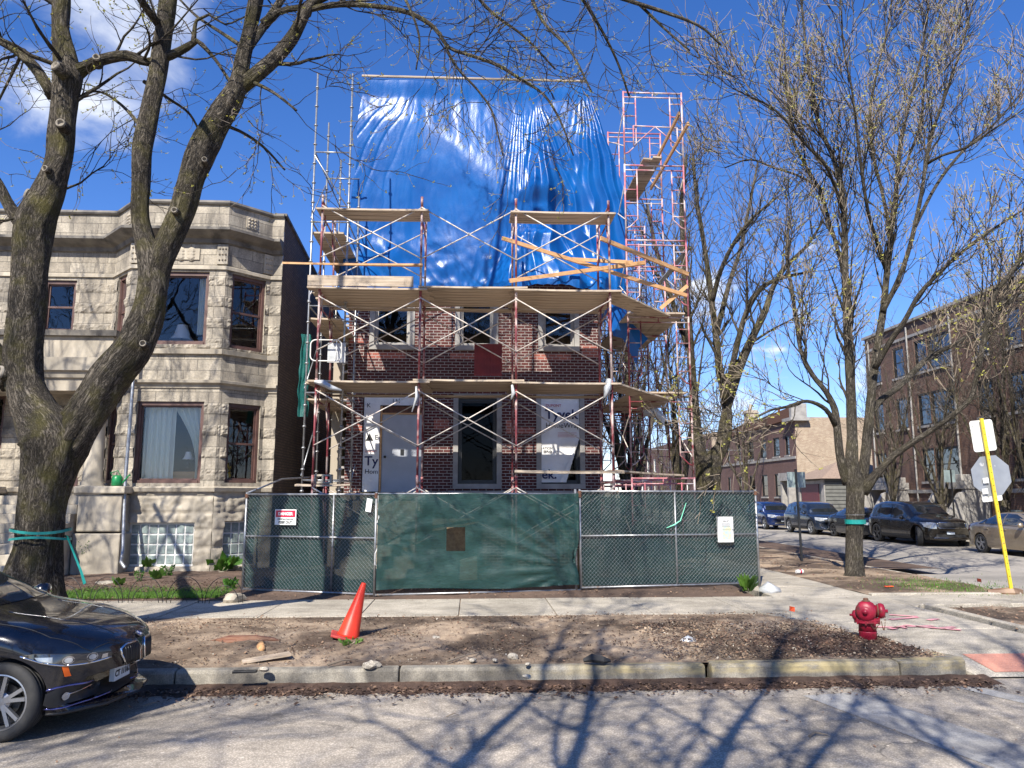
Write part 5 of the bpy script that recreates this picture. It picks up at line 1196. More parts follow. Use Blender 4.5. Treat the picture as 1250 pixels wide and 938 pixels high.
# garden: hoops, stones, plants
hp = empty('garden_border', gp(180,737), 'low black wire hoop edging along the lawn at the left', 'garden edging')
for k in range(5):
    xa, xb = (62+47*k, 100+49*k); A = gp(xa,738,.15); B = gp(xb,738.5-.3*k,.15); m = MB(); w = (B-A); mid = (A+B)/2; rx = w.length/2
    for f_ in (1.0,.78): m.tube([mid - w/2*f_*math.cos(math.pi*t/16) + V((0,0,(.06 if f_ == 1 else 0)+ (.40 if f_==1 else .31)*math.sin(math.pi*t/16))) if 0 < t < 16 else mid + w/2*f_*(-1 if t==0 else 1) for t in range(17)], .006, 6)
    m.tube([mid-w*.1, mid+V((0,0,.3))+w*.15], .003, 5); m.tube([mid+w*.1, mid+V((0,0,.3))-w*.15], .003, 5)
    m.build('hoop', M['blackpaint'], hp, smooth=True)
for i, (x_, y_, s_) in enumerate(((130,712,.32),(150,697,.26),(205,706,.28),(233,706,.24),(270,700,.25),(286,731,.22))):
    p = gp(x_, y_, .22); rock_(p, s_, ['flat stepping stone behind the leftmost hoops','stepping stone closest to the porch pier','stepping stone behind the middle hoops','stepping stone right of the middle hoops','stepping stone below the garden plants','rough stone at the foot of the left fence post'][i], M['lime'], 40+i, 'garden_stone', 'stone', 'stones in the front garden', .16 if i < 5 else .5)
def plant(p, h, r, n, lab, mat, leaf=.03, up=.6, seed=1, stem=True, cat='plant', name='garden_plant'):
    q = random.Random(seed); e = empty(name, p, lab, cat, 'plants in the front garden'); mb = MB(); st = MB()
    for _ in range(n):
        a = q.uniform(0,6.28); rr_ = r*math.sqrt(q.random()); z = h*q.random(); c = p+V((math.cos(a)*rr_*(.4+.6*z/h), math.sin(a)*rr_*(.4+.6*z/h), z))
        d = V((math.cos(a)+q.gauss(0,.4), math.sin(a)+q.gauss(0,.4), up+q.gauss(0,.3))).normalized()*leaf*q.uniform(.6,1.5); s_ = d.orthogonal().normalized()*leaf*.35
        mb.add([c, c+d*.5+s_, c+d, c+d*.5-s_], [(0,1,2,3)])
    mb.build('leaves', mat, e)
    for _ in range(5):
        a = q.uniform(0,6.28); st.tube([p, p+V((math.cos(a)*r*.5, math.sin(a)*r*.5, h*.8))], .005, 4)
    st.build('stem', M['twig'], e)
plant(gp(201,696,.25)+V((0,1.0,0)), .62, .22, 420, 'upright bushy green shrub before the glass block window', M['leaf'], .05, .8, 1)
plant(gp(204,704,.25), .22, .16, 160, 'low green mound below the upright shrub', M['leaf'], .05, .6, 2)
plant(gp(181,698,.25), .20, .12, 60, 'bright green tuft left of the upright shrub', M['grass'], .14, 2.0, 3)
plant(gp(190,709,.22), .14, .10, 60, 'bright green tuft nearest to the hoops', M['grass'], .11, 2.0, 4)
plant(gp(169,711,.22), .22, .10, 90, 'thin dark seedling between the stepping stones', M['leaf'], .04, 1.0, 5)
plant(gp(270,697,.25), .16, .35, 50, 'patch of broad tulip leaves near the left fence post', M['leaf'], .26, 1.3, 6)
plant(gp(90,705,.22)+V((0,.6,0)), .75, .38, 700, 'dark rounded evergreen shrub beside the porch pier', M['leaf'], .04, .5, 7)
plant(gp(145,716,.2), .10, .10, 50, 'small green tuft beside the left stepping stone', M['grass'], .1, 2.0, 8)
plant(gp(281,719,.2), .14, .12, 60, 'green tuft by the fence post', M['leaf'], .09, 1.5, 9)
plant(gp(914,723,.19), .16, .14, 120, 'bright green weed tuft below the right fence panel', M['grass'], .16, 1.8, 10)
plant(gp(425,790,.2)+V((.0,.1,0)), .05, .16, 40, 'few grass blades at the foot of the traffic cone', M['grass'], .05, 1.2, 11)
c = gp(239,694,.25)+V((0,.9,.28)); mb = MB(); lp = []
for i in range(140): a = i*.32; rr_ = .26+.04*math.sin(i*.37); lp.append(c+V((math.cos(a)*rr_*.9, .02*math.sin(i), math.sin(a)*rr_)))
mb.tube(lp, .008, 5); tag(mb.build('garden_hose', M['galvlight'], smooth=True), 'coiled pale garden hose leaning on the limestone wall', 'hose')
# ================================================================== CARS
def paint(name, c, rough=.22, metal=.35, flake=0):
    m, nt, b = nm(name); b.inputs['Roughness'].default_value = rough; b.inputs['Metallic'].default_value = metal
    b.inputs['Coat Weight'].default_value = 1; b.inputs['Coat Roughness'].default_value = .025
    n = noise_(nt, coords(nt), 2.0, 5); col = ramp(nt, n, [(.3, c), (.75, tuple(min(1, x*1.25+.004) for x in c))]); nt.links.new(col, b.inputs['Base Color'])
    n2 = noise_(nt, coords(nt), 30, 5, .7); r = ramp(nt, n2, [(.3, rough*.8), (.7, rough*1.5)]); nt.links.new(r, b.inputs['Roughness']); return m
M['chrome'] = pm('chrome', (.75,.75,.76), (.6,.6,.62), 5, rough=.12, metal=1)
M['rim'] = pm('alloy_rim', (.42,.43,.45), (.35,.36,.38), 5, rough=.3, metal=.8); M['rimdark'] = pm('dark_alloy_rim', (.10,.10,.11), (.07,.07,.07), 5, rough=.35, metal=.7)
M['blackplastic'] = pm('black_plastic', (.014,.014,.015), (.02,.02,.021), 8, rough=.5); M['carglass'] = pm('car_window', (.012,.015,.018), (.02,.024,.028), 1.5, rough=.04, spec=1.0, coat=1)
M['lens'] = pm('headlight_lens', (.26,.28,.30), (.55,.57,.58), 9, rough=.08, spec=1.0, coat=1, metal=.3); M['darklens'] = pm('smoked_headlight_lens', (.015,.016,.019), (.05,.053,.06), 7, rough=.05, spec=1.0, coat=1, metal=.2); M['redlens'] = pm('tail_lens', (.35,.01,.01), (.2,.005,.005), 9, rough=.1, coat=1)
M['amber'] = pm('amber_marker', (.85,.16,.01), (.7,.11,.01), 9, rough=.2); M['plate'] = pm('licence_plate', (.62,.68,.75), (.5,.58,.66), 9, rough=.4); M['platebrown'] = M['inkblack']
M['bluelip'] = pm('chrome_blue_lip', (.20,.20,.42), (.15,.15,.34), 5, rough=.2, metal=.9)

_ic = {}
def interp(keys, x):
    # monotone cubic through the stations
    kid = id(keys); n = len(keys)
    if kid not in _ic:
        m = []
        for c in range(1, len(keys[0])):
            d = [(keys[i+1][c]-keys[i][c])/(keys[i+1][0]-keys[i][0]) for i in range(n-1)]
            t = [d[0]]+[0 if d[i-1]*d[i] <= 0 else 2*d[i-1]*d[i]/(d[i-1]+d[i]) for i in range(1, n-1)]+[d[-1]]; m.append(t)
        _ic[kid] = (keys, m)
    m = _ic[kid][1]
    if x <= keys[0][0]: return list(keys[0][1:])
    if x >= keys[-1][0]: return list(keys[-1][1:])
    i = max(j for j in range(n-1) if keys[j][0] <= x); h = keys[i+1][0]-keys[i][0]; u = (x-keys[i][0])/h
    return [(2*u**3-3*u*u+1)*keys[i][c+1]+(u**3-2*u*u+u)*h*m[c][i]+(-2*u**3+3*u*u)*keys[i+1][c+1]+(u**3-u*u)*h*m[c][i+1] for c in range(len(m))]
def make_car(spec):
    """spec: keys (x, zlow, zbelt, ztop, wbody, wtop), wheels, radius; x forward"""
    keys = spec['keys']; x0, x1 = keys[0][0], keys[-1][0]; nS = spec.get('n', 110); K = 34
    bow_f, bow_r = spec.get('bow', (.30,.16))
    vs = []
    xs_ = []
    for i in range(nS+1):
        t = i/nS; t = .5-.5*math.cos(math.pi*t) if True else t; t = .55*t+.45*i/nS; xs_.append(x0+(x1-x0)*t)
    for xi in xs_:
        zl, zb, zt, wb, wt = interp(keys, xi)
        prof = [(0,zl),(wb*.6,zl),(wb*.93,zl+.015),(wb*.985,zl+.09),(wb*1.0,zl+(zb-zl)*.35),(wb*.992,zl+(zb-zl)*.6),(wb*.995,zb-.10),(wb*.98,zb-.035),(wb*.94,zb+.0)]
        hgt = zt-zb
        if hgt > .30: prof += [(wt+(wb*.93-wt)*.72,zb+hgt*.25),(wt+(wb*.93-wt)*.38,zb+hgt*.60),(wt+.01,zt-.12),(wt-.05,zt-.05),(wt*.70,zt-.012),(0,zt)]
        else: prof += [(wb*.90,zb+hgt*.30),(wb*.83,zb+hgt*.55),(wb*.72,zb+hgt*.76),(wb*.55,zb+hgt*.90),(wb*.3,zb+hgt*.98),(0,zt)]
        half = prof
        ring = half + [(-p[0], p[1]) for p in half[-2:0:-1]]
        for (yy, zz) in ring:
            q = abs(yy)/max(wb, .01); f = smooth(x1-1.0, x1, xi); rr_ = smooth(x0+.7, x0, xi) if False else smooth(0, 1, (x0+.8-xi)/.8)
            vs.append(V((xi - bow_f*f*q**2.4 + bow_r*rr_*q**2.4, yy, zz)))
    k = len(ring); fs = [(i*k+j, (i+1)*k+j, (i+1)*k+(j+1)%k, i*k+(j+1)%k) for i in range(nS) for j in range(k)]
    fs += [tuple(range(k)), tuple(nS*k+j for j in range(k-1,-1,-1))]
    me = bpy.data.meshes.new('b'); me.from_pydata([tuple(v) for v in vs], [], fs)
    bm = bmesh.new(); bm.from_mesh(me); bmesh.ops.recalc_face_normals(bm, faces=bm.faces); bm.to_mesh(me); bm.free()
    body = bpy.data.objects.new('tmp', me); COL.objects.link(body)
    rw = spec['radius']; cut = []
    for wx in spec['wheels']:
        for s in (-1, 1):
            c = MB(); w_ = interp(keys, wx)[3]; ra = rw*1.13
            c.lathe([(ra,0),(ra,.34)], (wx, s*(w_-.30), rw*1.02), (0,s,0), 40)
            o = c.build('cut', None); bm = bmesh.new(); bm.from_mesh(o.data); bmesh.ops.recalc_face_normals(bm, faces=bm.faces); bm.to_mesh(o.data); bm.free()
            md = body.modifiers.new('b', 'BOOLEAN'); md.operation = 'DIFFERENCE'; md.object = o; md.solver = 'EXACT'; cut.append(o)
    sb = body.modifiers.new('s', 'EDGE_SPLIT'); sb.split_angle = R(50)
    dg = bpy.context.evaluated_depsgraph_get(); dg.update(); bme = bpy.data.meshes.new_from_object(body.evaluated_get(dg))
    bpy.data.objects.remove(body)
    for o in cut: bpy.data.objects.remove(o)
    bme.materials.clear(); bme.materials.append(spec['paint']); bme.polygons.foreach_set('use_smooth', [True]*len(bme.polygons))
    root = empty(spec['name'], (0,0,0), spec['label'], spec['cat'], spec.get('group'))
    bo = bpy.data.objects.new('body', bme); bme.name = 'body'; COL.objects.link(bo); bo.parent = root
    bvh = BVHTree.FromPolygons([tuple(v) for v in vs], fs)
    def patch(name, outline, origin, U, W, D, mat, off=.004, parent=None, thick=0, cuts=3, close=True):
        """project a 2-D outline onto the body along D"""
        origin, U, W, D = V(origin), V(U), V(W), V(D).normalized()
        pts = []
        n = len(outline)
        for i in range(n):
            a, b = outline[i], outline[(i+1) % n]; d = math.hypot(a[0]-b[0], a[1]-b[1]); m = max(1, int(d/.06))
            for q in range(m): t = q/m; pts.append((a[0]+(b[0]-a[0])*t, a[1]+(b[1]-a[1])*t))
        bm = bmesh.new(); vv = [bm.verts.new((p[0], p[1], 0)) for p in pts]; f = bm.faces.new(vv)
        bmesh.ops.triangulate(bm, faces=[f])
        for _ in range(cuts):
            ed = [e for e in bm.edges if e.calc_length() > .07]
            if not ed: break
            bmesh.ops.subdivide_edges(bm, edges=ed, cuts=1); bmesh.ops.triangulate(bm, faces=bm.faces)
        bad = []
        for v in bm.verts:
            o = origin + U*v.co.x + W*v.co.y
            h = bvh.ray_cast(o - D*3, D)
            if h[0] is None: bad.append(v); continue
            nrm = h[1] if h[1].dot(D) < 0 else -h[1]
            v.co = h[0] + nrm*off - D*off*.5
        if bad: bmesh.ops.delete(bm, geom=bad, context='VERTS')
        if thick:
            pass
        me = bpy.data.meshes.new(name); bm.to_mesh(me); bm.free(); me.materials.append(mat); me.polygons.foreach_set('use_smooth', [True]*len(me.polygons))
        o = bpy.data.objects.new(name, me); COL.objects.link(o); o.parent = parent or root; return o
    def line(name, pts, origin, U, W, D, mat, r=.004, parent=None, off=.0):
        origin, U, W, D = V(origin), V(U), V(W), V(D).normalized(); P = []
        for a, b in zip(pts, pts[1:]):
            m = max(1, int(math.hypot(a[0]-b[0], a[1]-b[1])/.04))
            for q in range(m+1):
                t = q/m; o = origin+U*(a[0]+(b[0]-a[0])*t)+W*(a[1]+(b[1]-a[1])*t); h = bvh.ray_cast(o-D*3, D)
                if h[0] is not None and (not P or (h[0]-P[-1]).length > .004): P.append(h[0]-D*off)
        if len(P) < 2: return
        mb = MB(); mb.tube(P, r, 6); return mb.build(name, mat, parent or root, smooth=True)
    side = lambda s: dict(origin=(0,0,0), U=(1,0,0), W=(0,0,1), D=(0,-s,0))
    front = dict(origin=(0,0,0), U=(0,1,0), W=(0,0,1), D=(-1,0,0)); rear = dict(origin=(0,0,0), U=(0,1,0), W=(0,0,1), D=(1,0,0))
    for s in (1, -1):
        for ol in spec['side_glass']: patch('side_window', ol, **side(s), mat=M['carglass'])
        for pl in spec.get('seams', []): line('door_seam', pl, **side(s), mat=M['blackplastic'], r=.0045, off=-.001)
        for pl in spec.get('handles', []): line('handle', pl, **side(s), mat=spec.get('handlemat', spec['paint']), r=.014, off=.015)
        for pl in spec.get('trim', []): line('window_trim', pl, **side(s), mat=spec.get('trimmat', M['chrome']), r=.010, off=.002)
        if 'cladding' in spec:
            for ol in spec['cladding']: patch('cladding', ol, **side(s), mat=M['blackplastic'], off=.008)
        for hl in spec['headlight']:
            patch('headlight', [(s*p[0], p[1]) for p in hl] if s == 1 else [(-p[0], p[1]) for p in hl][::-1], **front, mat=M['lens'], off=.006)
        for tl in spec['taillight']: patch('tail_light', [(s*p[0], p[1]) for p in tl], **rear, mat=M['redlens'], off=.006)
        mx, mz = spec['mirror']; w_ = interp(keys, mx)[3]; mb = MB(); mb.lathe([(.0,-.05),(.07,-.04),(.09,.02),(.08,.08),(.0,.10)], (mx, s*(w_+.08), mz), (1,0,0), 14); mr = mb.build('wing_mirror', spec['paint'], root, smooth=True)
        mb = MB(); mb.tube([(mx+.02, s*(w_-.12), mz-.06), (mx, s*(w_+.06), mz-.02)], .022, 8); mb.build('mirror_arm', M['blackplastic'], mr)
    patch('windscreen', spec['windscreen'], **front, mat=M['carglass']); patch('rear_window', spec['rearglass'], **rear, mat=M['carglass'])
    for ol in spec['grille']: patch('grille', ol, **front, mat=M['blackplastic'], off=.008)
    for ln in spec.get('grille_trim', []): line('grille_trim', ln, **front, mat=M['chrome'], r=.012, off=.006)
    def wheel(wx, s, master=None):
        w_ = interp(keys, wx)[3]; c = V((wx, s*(w_-.115), rw))
        if master:
            o = copy_tree(master, root); o.location = c; o.rotation_euler = (0, 0, 0 if s > 0 else math.pi)
            if wx > 0 and spec.get('steer'): o.rotation_euler.z += spec['steer']
            return o
        e = bpy.data.objects.new('wheel', None); COL.objects.link(e); e.parent = root
        t = MB(); W2 = .105; pr = [(rw*.70,-W2*.9),(rw*.86,-W2),(rw*.965,-W2*.92),(rw,-W2*.7)]
        pr += [(rw,-W2*.42),(rw-.008,-W2*.40),(rw-.008,-W2*.36),(rw,-W2*.34),(rw,-.012),(rw-.008,-.01),(rw-.008,.01),(rw,.012),(rw,W2*.34),(rw-.008,W2*.36),(rw-.008,W2*.40),(rw,W2*.42)]
        pr += [(rw,W2*.7),(rw*.965,W2*.92),(rw*.86,W2),(rw*.72,W2*.93),(rw*.70,W2*.8)]
        t.lathe(pr, (0,0,0), (0,1,0), 48, cap=False); to = t.build('tyre', M['rubber'], e, smooth=True)
        rm = MB(); rr_ = rw*.71; rm.lathe([(rr_,-W2*.8),(rr_,W2*.88),(rr_*.95,W2*.9),(rr_*.92,W2*.55),(rr_*.90,-W2*.6)], (0,0,0), (0,1,0), 48, cap=False)
        ns = spec.get('spokes', 5)
        for q in range(ns):
            for dd in ((-.13,.13) if spec.get('double') else (0,)):
                a = 2*math.pi*q/ns+.3; d1 = V((math.cos(a+dd*.55),0,math.sin(a+dd*.55))); d2 = V((math.cos(a+dd*1.6),0,math.sin(a+dd*1.6)))
                A_ = d1*rr_*.16+V((0,W2*.55,0)); B_ = d2*rr_*.93+V((0,W2*.72,0)); rm.bar(A_, B_, .03 if spec.get('double') else .06, .035, (0,1,0))
        rm.lathe([(.0,W2*.66),(.05,W2*.64),(.075,W2*.5),(.08,0)], (0,0,0), (0,1,0), 20); rm.build('rim', spec.get('rimmat', M['rim']), e, smooth=False)
        dk = MB(); dk.lathe([(rr_*.88,-.02),(rr_*.88,-.015),(0,-.015)], (0,0,0), (0,1,0), 30); dk.lathe([(rr_*.62,.0),(rr_*.62,.02),(0,.02)], (0,0,0), (0,1,0), 30); dk.build('brake_disc', M['blackpaint'], e)
        e.location = c
        if s < 0: e.rotation_euler.z = math.pi
        if wx > 0 and spec.get('steer'): e.rotation_euler.z += spec['steer']
        return e
    first = None
    for wx in spec['wheels'][::-1]:
        for s in (-1, 1):
            if first is None: first = wheel(wx, s)
            else: wheel(wx, s, first)
    px_, pz_ = spec.get('platepos', (0,.55)); 
    if spec.get('has_plate', True):
        h = bvh.ray_cast(V((9,px_,pz_)), V((-1,0,0))); 
        if h[0]:
            mb = MB(); mb.box(h[0].x+.004,h[0].x+.012,px_-.16,px_+.16,pz_-.078,pz_+.078); pl = mb.build('number_plate', M['plate'], root)
            mb = MB(); mb.box(h[0].x+.0122,h[0].x+.013,px_-.155,px_+.155,pz_+.03,pz_+.07); mb.build('plate_band', M['blueplastic'], pl)
    # underside
    mb = MB(); mb.box(keys[0][0]+.5, keys[-1][0]-.6, -.6, .6, keys[0][1]+.02, keys[0][1]+.10); mb.build('underbody', M['blackplastic'], root)
    return root, patch, line, bvh, front, side, rear

# --- foreground dark sedan (front at +x), 4.6 m
F_KEYS = [(-2.30,.30,.62,.70,.62,.5),(-2.24,.24,.86,.96,.76,.6),(-2.0,.21,.95,1.06,.86,.7),(-1.55,.20,.97,1.12,.895,.66),(-1.2,.20,.97,1.28,.90,.60),(-.75,.20,.965,1.40,.905,.585),(-.1,.20,.96,1.42,.905,.59),(.35,.20,.955,1.385,.905,.595),(.70,.20,.95,1.24,.905,.62),(1.05,.20,.94,1.05,.905,.72),(1.25,.20,.915,1.005,.905,.75),(1.6,.20,.86,.955,.90,.75),(1.9,.20,.79,.895,.875,.72),(2.08,.185,.73,.825,.845,.7),(2.17,.185,.685,.765,.815,.66),(2.21,.185,.63,.715,.79,.62),(2.232,.19,.57,.66,.765,.58),(2.243,.20,.50,.59,.74,.5),(2.248,.215,.42,.50,.70,.4)]
navy_paint = paint('midnight_blue_paint', (.0015,.0025,.007), .2, .2)
spec = dict(keys=F_KEYS, n=230, bow=(.36,.16), wheels=(-1.37,1.44), radius=.325, paint=navy_paint, name='parked_car', cat='car', label='shiny dark blue sedan entering the picture at the lower left, kidney shaped grille',
  side_glass=[[(-1.35,1.0),(-1.1,1.22),(-.72,1.33),(-.28,1.36),(-.28,.99)],[(-.22,.99),(-.22,1.36),(.22,1.34),(.62,1.17),(.92,1.02),(.9,.985)]],
  seams=[[(1.0,.93),(1.02,.5),(.95,.24)],[(-.25,.95),(-.22,.24)],[(-1.05,.96),(-.95,.5),(-1.1,.4)]], handles=[[(-.45,.80),(-.28,.80)],[(.32-.9,.0),(.33-.9,.0)]][:1],
  trim=[[(-1.42,.985),(.95,.965)]], trimmat=M['blackplastic'], headlight=[], taillight=[[(.5,.72),(.85,.74),(.86,.9),(.55,.88)]],
  mirror=(.72,1.03), windscreen=[(-.66,1.05),(.66,1.05),(.52,1.36),(-.52,1.36)], rearglass=[(-.6,1.12),(.6,1.12),(.5,1.34),(-.5,1.34)],
  grille=[], spokes=5, double=True, steer=0.0, has_plate=False)
car, patch, line, bvh, fr, side, rear = make_car(spec)
# kidney grilles
for s in (1,-1):
    k_ = [(s*.055,.50),(s*.05,.64),(s*.085,.685),(s*.27,.685),(s*.33,.655),(s*.325,.60),(s*.27,.515),(s*.22,.485),(s*.10,.475)]
    g = patch('kidney_grille', k_, **fr, mat=M['blackplastic'], off=.010, cuts=5)
    line('grille_ring', k_+[k_[0]], **fr, mat=M['chrome'], r=.010, parent=None, off=.008)
    for q in range(8): y_ = s*(.085+q*.028); line('grille_slat', [(y_,.505),(y_,.665)], **fr, mat=M['blackpaint'], r=.006, off=.014)
    h_ = [(s*.37,.625),(s*.55,.60),(s*.70,.605),(s*.80,.66),(s*.84,.735),(s*.72,.725),(s*.45,.675)]
    # headlight projected diagonally so it wraps the corner
    dg_ = V((-.75,-s*.66,0)); Uu = V((-s*.0,0,0))
    Ud = V((.66,-s*.75,0)) if s > 0 else V((.66,.75,0)) ; Ud = V((0.66, -0.75*s, 0)).normalized()
    org = V((1.9, s*.75, 0))
    hl = [(.40,.605),(.20,.585),(.0,.592),(-.16,.63),(-.31,.70),(-.22,.712),(.0,.688),(.25,.660),(.40,.650)]
    hp_ = patch('headlight', hl, origin=org, U=Ud, W=V((0,0,1)), D=dg_, mat=M['darklens'], off=.008, cuts=5)
    line('headlight_rim', hl[:5], origin=org, U=Ud, W=V((0,0,1)), D=dg_, mat=M['chrome'], r=.010, off=.006)
    line('headlight_brow', hl[4:]+[hl[0]], origin=org, U=Ud, W=V((0,0,1)), D=dg_, mat=M['blackplastic'], r=.006, off=.004)
    for cx_ in (.02,.22):
        rg = [(cx_+.050*math.cos(t*math.pi/8), .637+.034*math.sin(t*math.pi/8)) for t in range(17)]
        patch('reflector', rg[:-1], origin=org, U=Ud, W=V((0,0,1)), D=dg_, mat=M['chrome'], off=.008, parent=hp_)
        rg2 = [(cx_+.034*math.cos(t*math.pi/8), .637+.022*math.sin(t*math.pi/8)) for t in range(16)]; patch('lamp_lens', rg2, origin=org, U=Ud, W=V((0,0,1)), D=dg_, mat=M['lens'], off=.011, parent=hp_)
    patch('reflector_strip', [(.36,.612),(.30,.606),(.31,.645),(.36,.645)], origin=org, U=Ud, W=V((0,0,1)), D=dg_, mat=M['chrome'], off=.010, parent=hp_)
    patch('reflector_strip', [(-.10,.628),(-.20,.655),(-.22,.685),(-.10,.675)], origin=org, U=Ud, W=V((0,0,1)), D=dg_, mat=M['lens'], off=.010, parent=hp_)
    lo = [(-.14,.29),(-.13,.38),(-.05,.415),(.28,.405),(.42,.36),(.40,.30),(.25,.275),(-.1,.265)]
    patch('lower_intake', lo, origin=org, U=Ud, W=V((0,0,1)), D=dg_, mat=M['blackplastic'], off=.009, cuts=5)
    line('intake_lip', [(-.13,.405),(-.05,.42),(.28,.41)], origin=org, U=Ud, W=V((0,0,1)), D=dg_, mat=M['bluelip'], r=.010, off=.006)
    line('intake_lip', [(-.13,.25),(-.05,.243),(.3,.25),(.5,.27)], origin=org, U=Ud, W=V((0,0,1)), D=dg_, mat=M['bluelip'], r=.008, off=.006)
    line('intake_bar', [(.02,.345),(.36,.35)], origin=org, U=Ud, W=V((0,0,1)), D=dg_, mat=M['chrome'], r=.008, off=.012)
    fg = [(.02+.036*math.cos(t*math.pi/8), .335+.034*math.sin(t*math.pi/8)) for t in range(16)]; patch('fog_light', fg, origin=org, U=Ud, W=V((0,0,1)), D=dg_, mat=M['lens'], off=.016)
    patch('side_marker', [(1.90-.005,.50),(1.935-.005,.50),(1.925-.02,.64),(1.885-.02,.66)], **side(s), mat=M['amber'], off=.006)
    line('splitter', [(-.14,.20),(-.05,.20),(.35,.20),(.62,.205)], origin=org, U=Ud, W=V((0,0,1)), D=dg_, mat=M['blackplastic'], r=.014, off=.0)
    line('bonnet_seam', [(1.18,s*.76),(1.75,s*.74),(2.02,s*.62),(2.15,s*.36)], origin=(0,0,0), U=(1,0,0), W=(0,1,0), D=(0,0,-1), mat=M['blackplastic'], r=.004)
    line('bonnet_crease', [(1.2,s*.42),(1.7,s*.40),(2.1,s*.30)], origin=(0,0,0), U=(1,0,0), W=(0,1,0), D=(0,0,-1), mat=navy_paint, r=.008, off=-.002)
patch('centre_intake', [(-.45,.26),(.45,.26),(.42,.35),(-.42,.35)], **fr, mat=M['blackplastic'], off=.004)
h = bvh.ray_cast(V((9,0,.735)), V((-1,0,0)))[0]; nrm = V((.75,0,.65)).normalized()
mb = MB(); mb.lathe([(.041,0),(.041,.008),(.036,.011),(0,.012)], h, nrm, 28); bd = mb.build('badge', M['blackpaint'], car)
ux, uy = V((0,1,0)), nrm.cross(V((0,1,0)))
for q, mm in enumerate((M['blueplastic'], M['white'], M['blueplastic'], M['white'])):
    mb = MB(); b_ = h+nrm*.0125; mb.poly([b_]+[b_+(ux*math.cos(R(90*q+15*t))+uy*math.sin(R(90*q+15*t)))*.027 for t in range(7)]); mb.build('badge_quarter', mm, bd)
mb = MB(); ring = [h+nrm*.012+(ux*math.cos(t*math.pi/14)+uy*math.sin(t*math.pi/14))*.04 for t in range(29)]; mb.tube(ring, .0025, 5, cap=False); mb.build('badge_ring', M['chrome'], bd)
px_ = bvh.ray_cast(V((9,0,.40)), V((-1,0,0)))[0].x + .03
mb = MB(); mb.box(px_-.05,px_,-.165,.165,.325,.49); plo = mb.build('number_plate', M['plate'], car, bevel=.004)
mb = MB(); mb.box(px_+.001,px_+.003,-.16,.16,.445,.485); mb.build('plate_band', M['blueplastic'], plo)
text('lettering', 'ILLINOIS', .034, (px_+.004,0,.455), M['white'], plo, rot=(math.pi/2,0,math.pi/2), ext=.001)
text('lettering', 'CT 11161', .078, (px_+.003,0,.365), M['inkred'] if False else M['inkblack'], plo, rot=(math.pi/2,0,math.pi/2), ext=.001, bold=.002)
for s in (.08,-.42):
    mb = MB(); mb.tube([V((1.02,s,1.045)), V((.9,s+.25,1.10)), V((.86,s+.5,1.12))], .008, 6); mb.build('wiper', M['blackplastic'], car)
wx_world = at(-6,845,6.5).x
car.location = (-3.86-1.44*.97, 7.68, 0); car.scale = (.97,.97,.97)

# --- cars parked across the side street (generic shapes)
def suv_keys(L, H, W, hood=1.0, boxy=.0, nose=.0):
    h = L/2; w = W/2
    return [(-h,.38,.75,.9,w*.80,.5),(-h+.06,.28,1.0,1.15,w*.92,.66),(-h+.28,.26,1.06,H*.84,w*.98,w*.74),(-h+.6,.25,1.07,H*.95,w,w*.76),(-h+1.3,.25,1.06,H,w,w*.77),(-h+2.4,.25,1.04,H*.995,w,w*.765),(-h+2.9,.25,1.03,H*.95,w,w*.76),(-h+3.35,.25,1.02,H*.80,w,w*.78),(h-1.32,.25,1.0,hood*1.09,w,w*.82),(h-1.1,.25,.985,hood*1.06,w,w*.8),(h-.5,.25,.90,hood*.99,w*.98,w*.8),(h-.18,.25,.80,hood*.93,w*.94,w*.75),(h-.04,.27,.66,hood*.84,w*.86,w*.7),(h,.31,.55,hood*.68,w*.80,w*.6)]
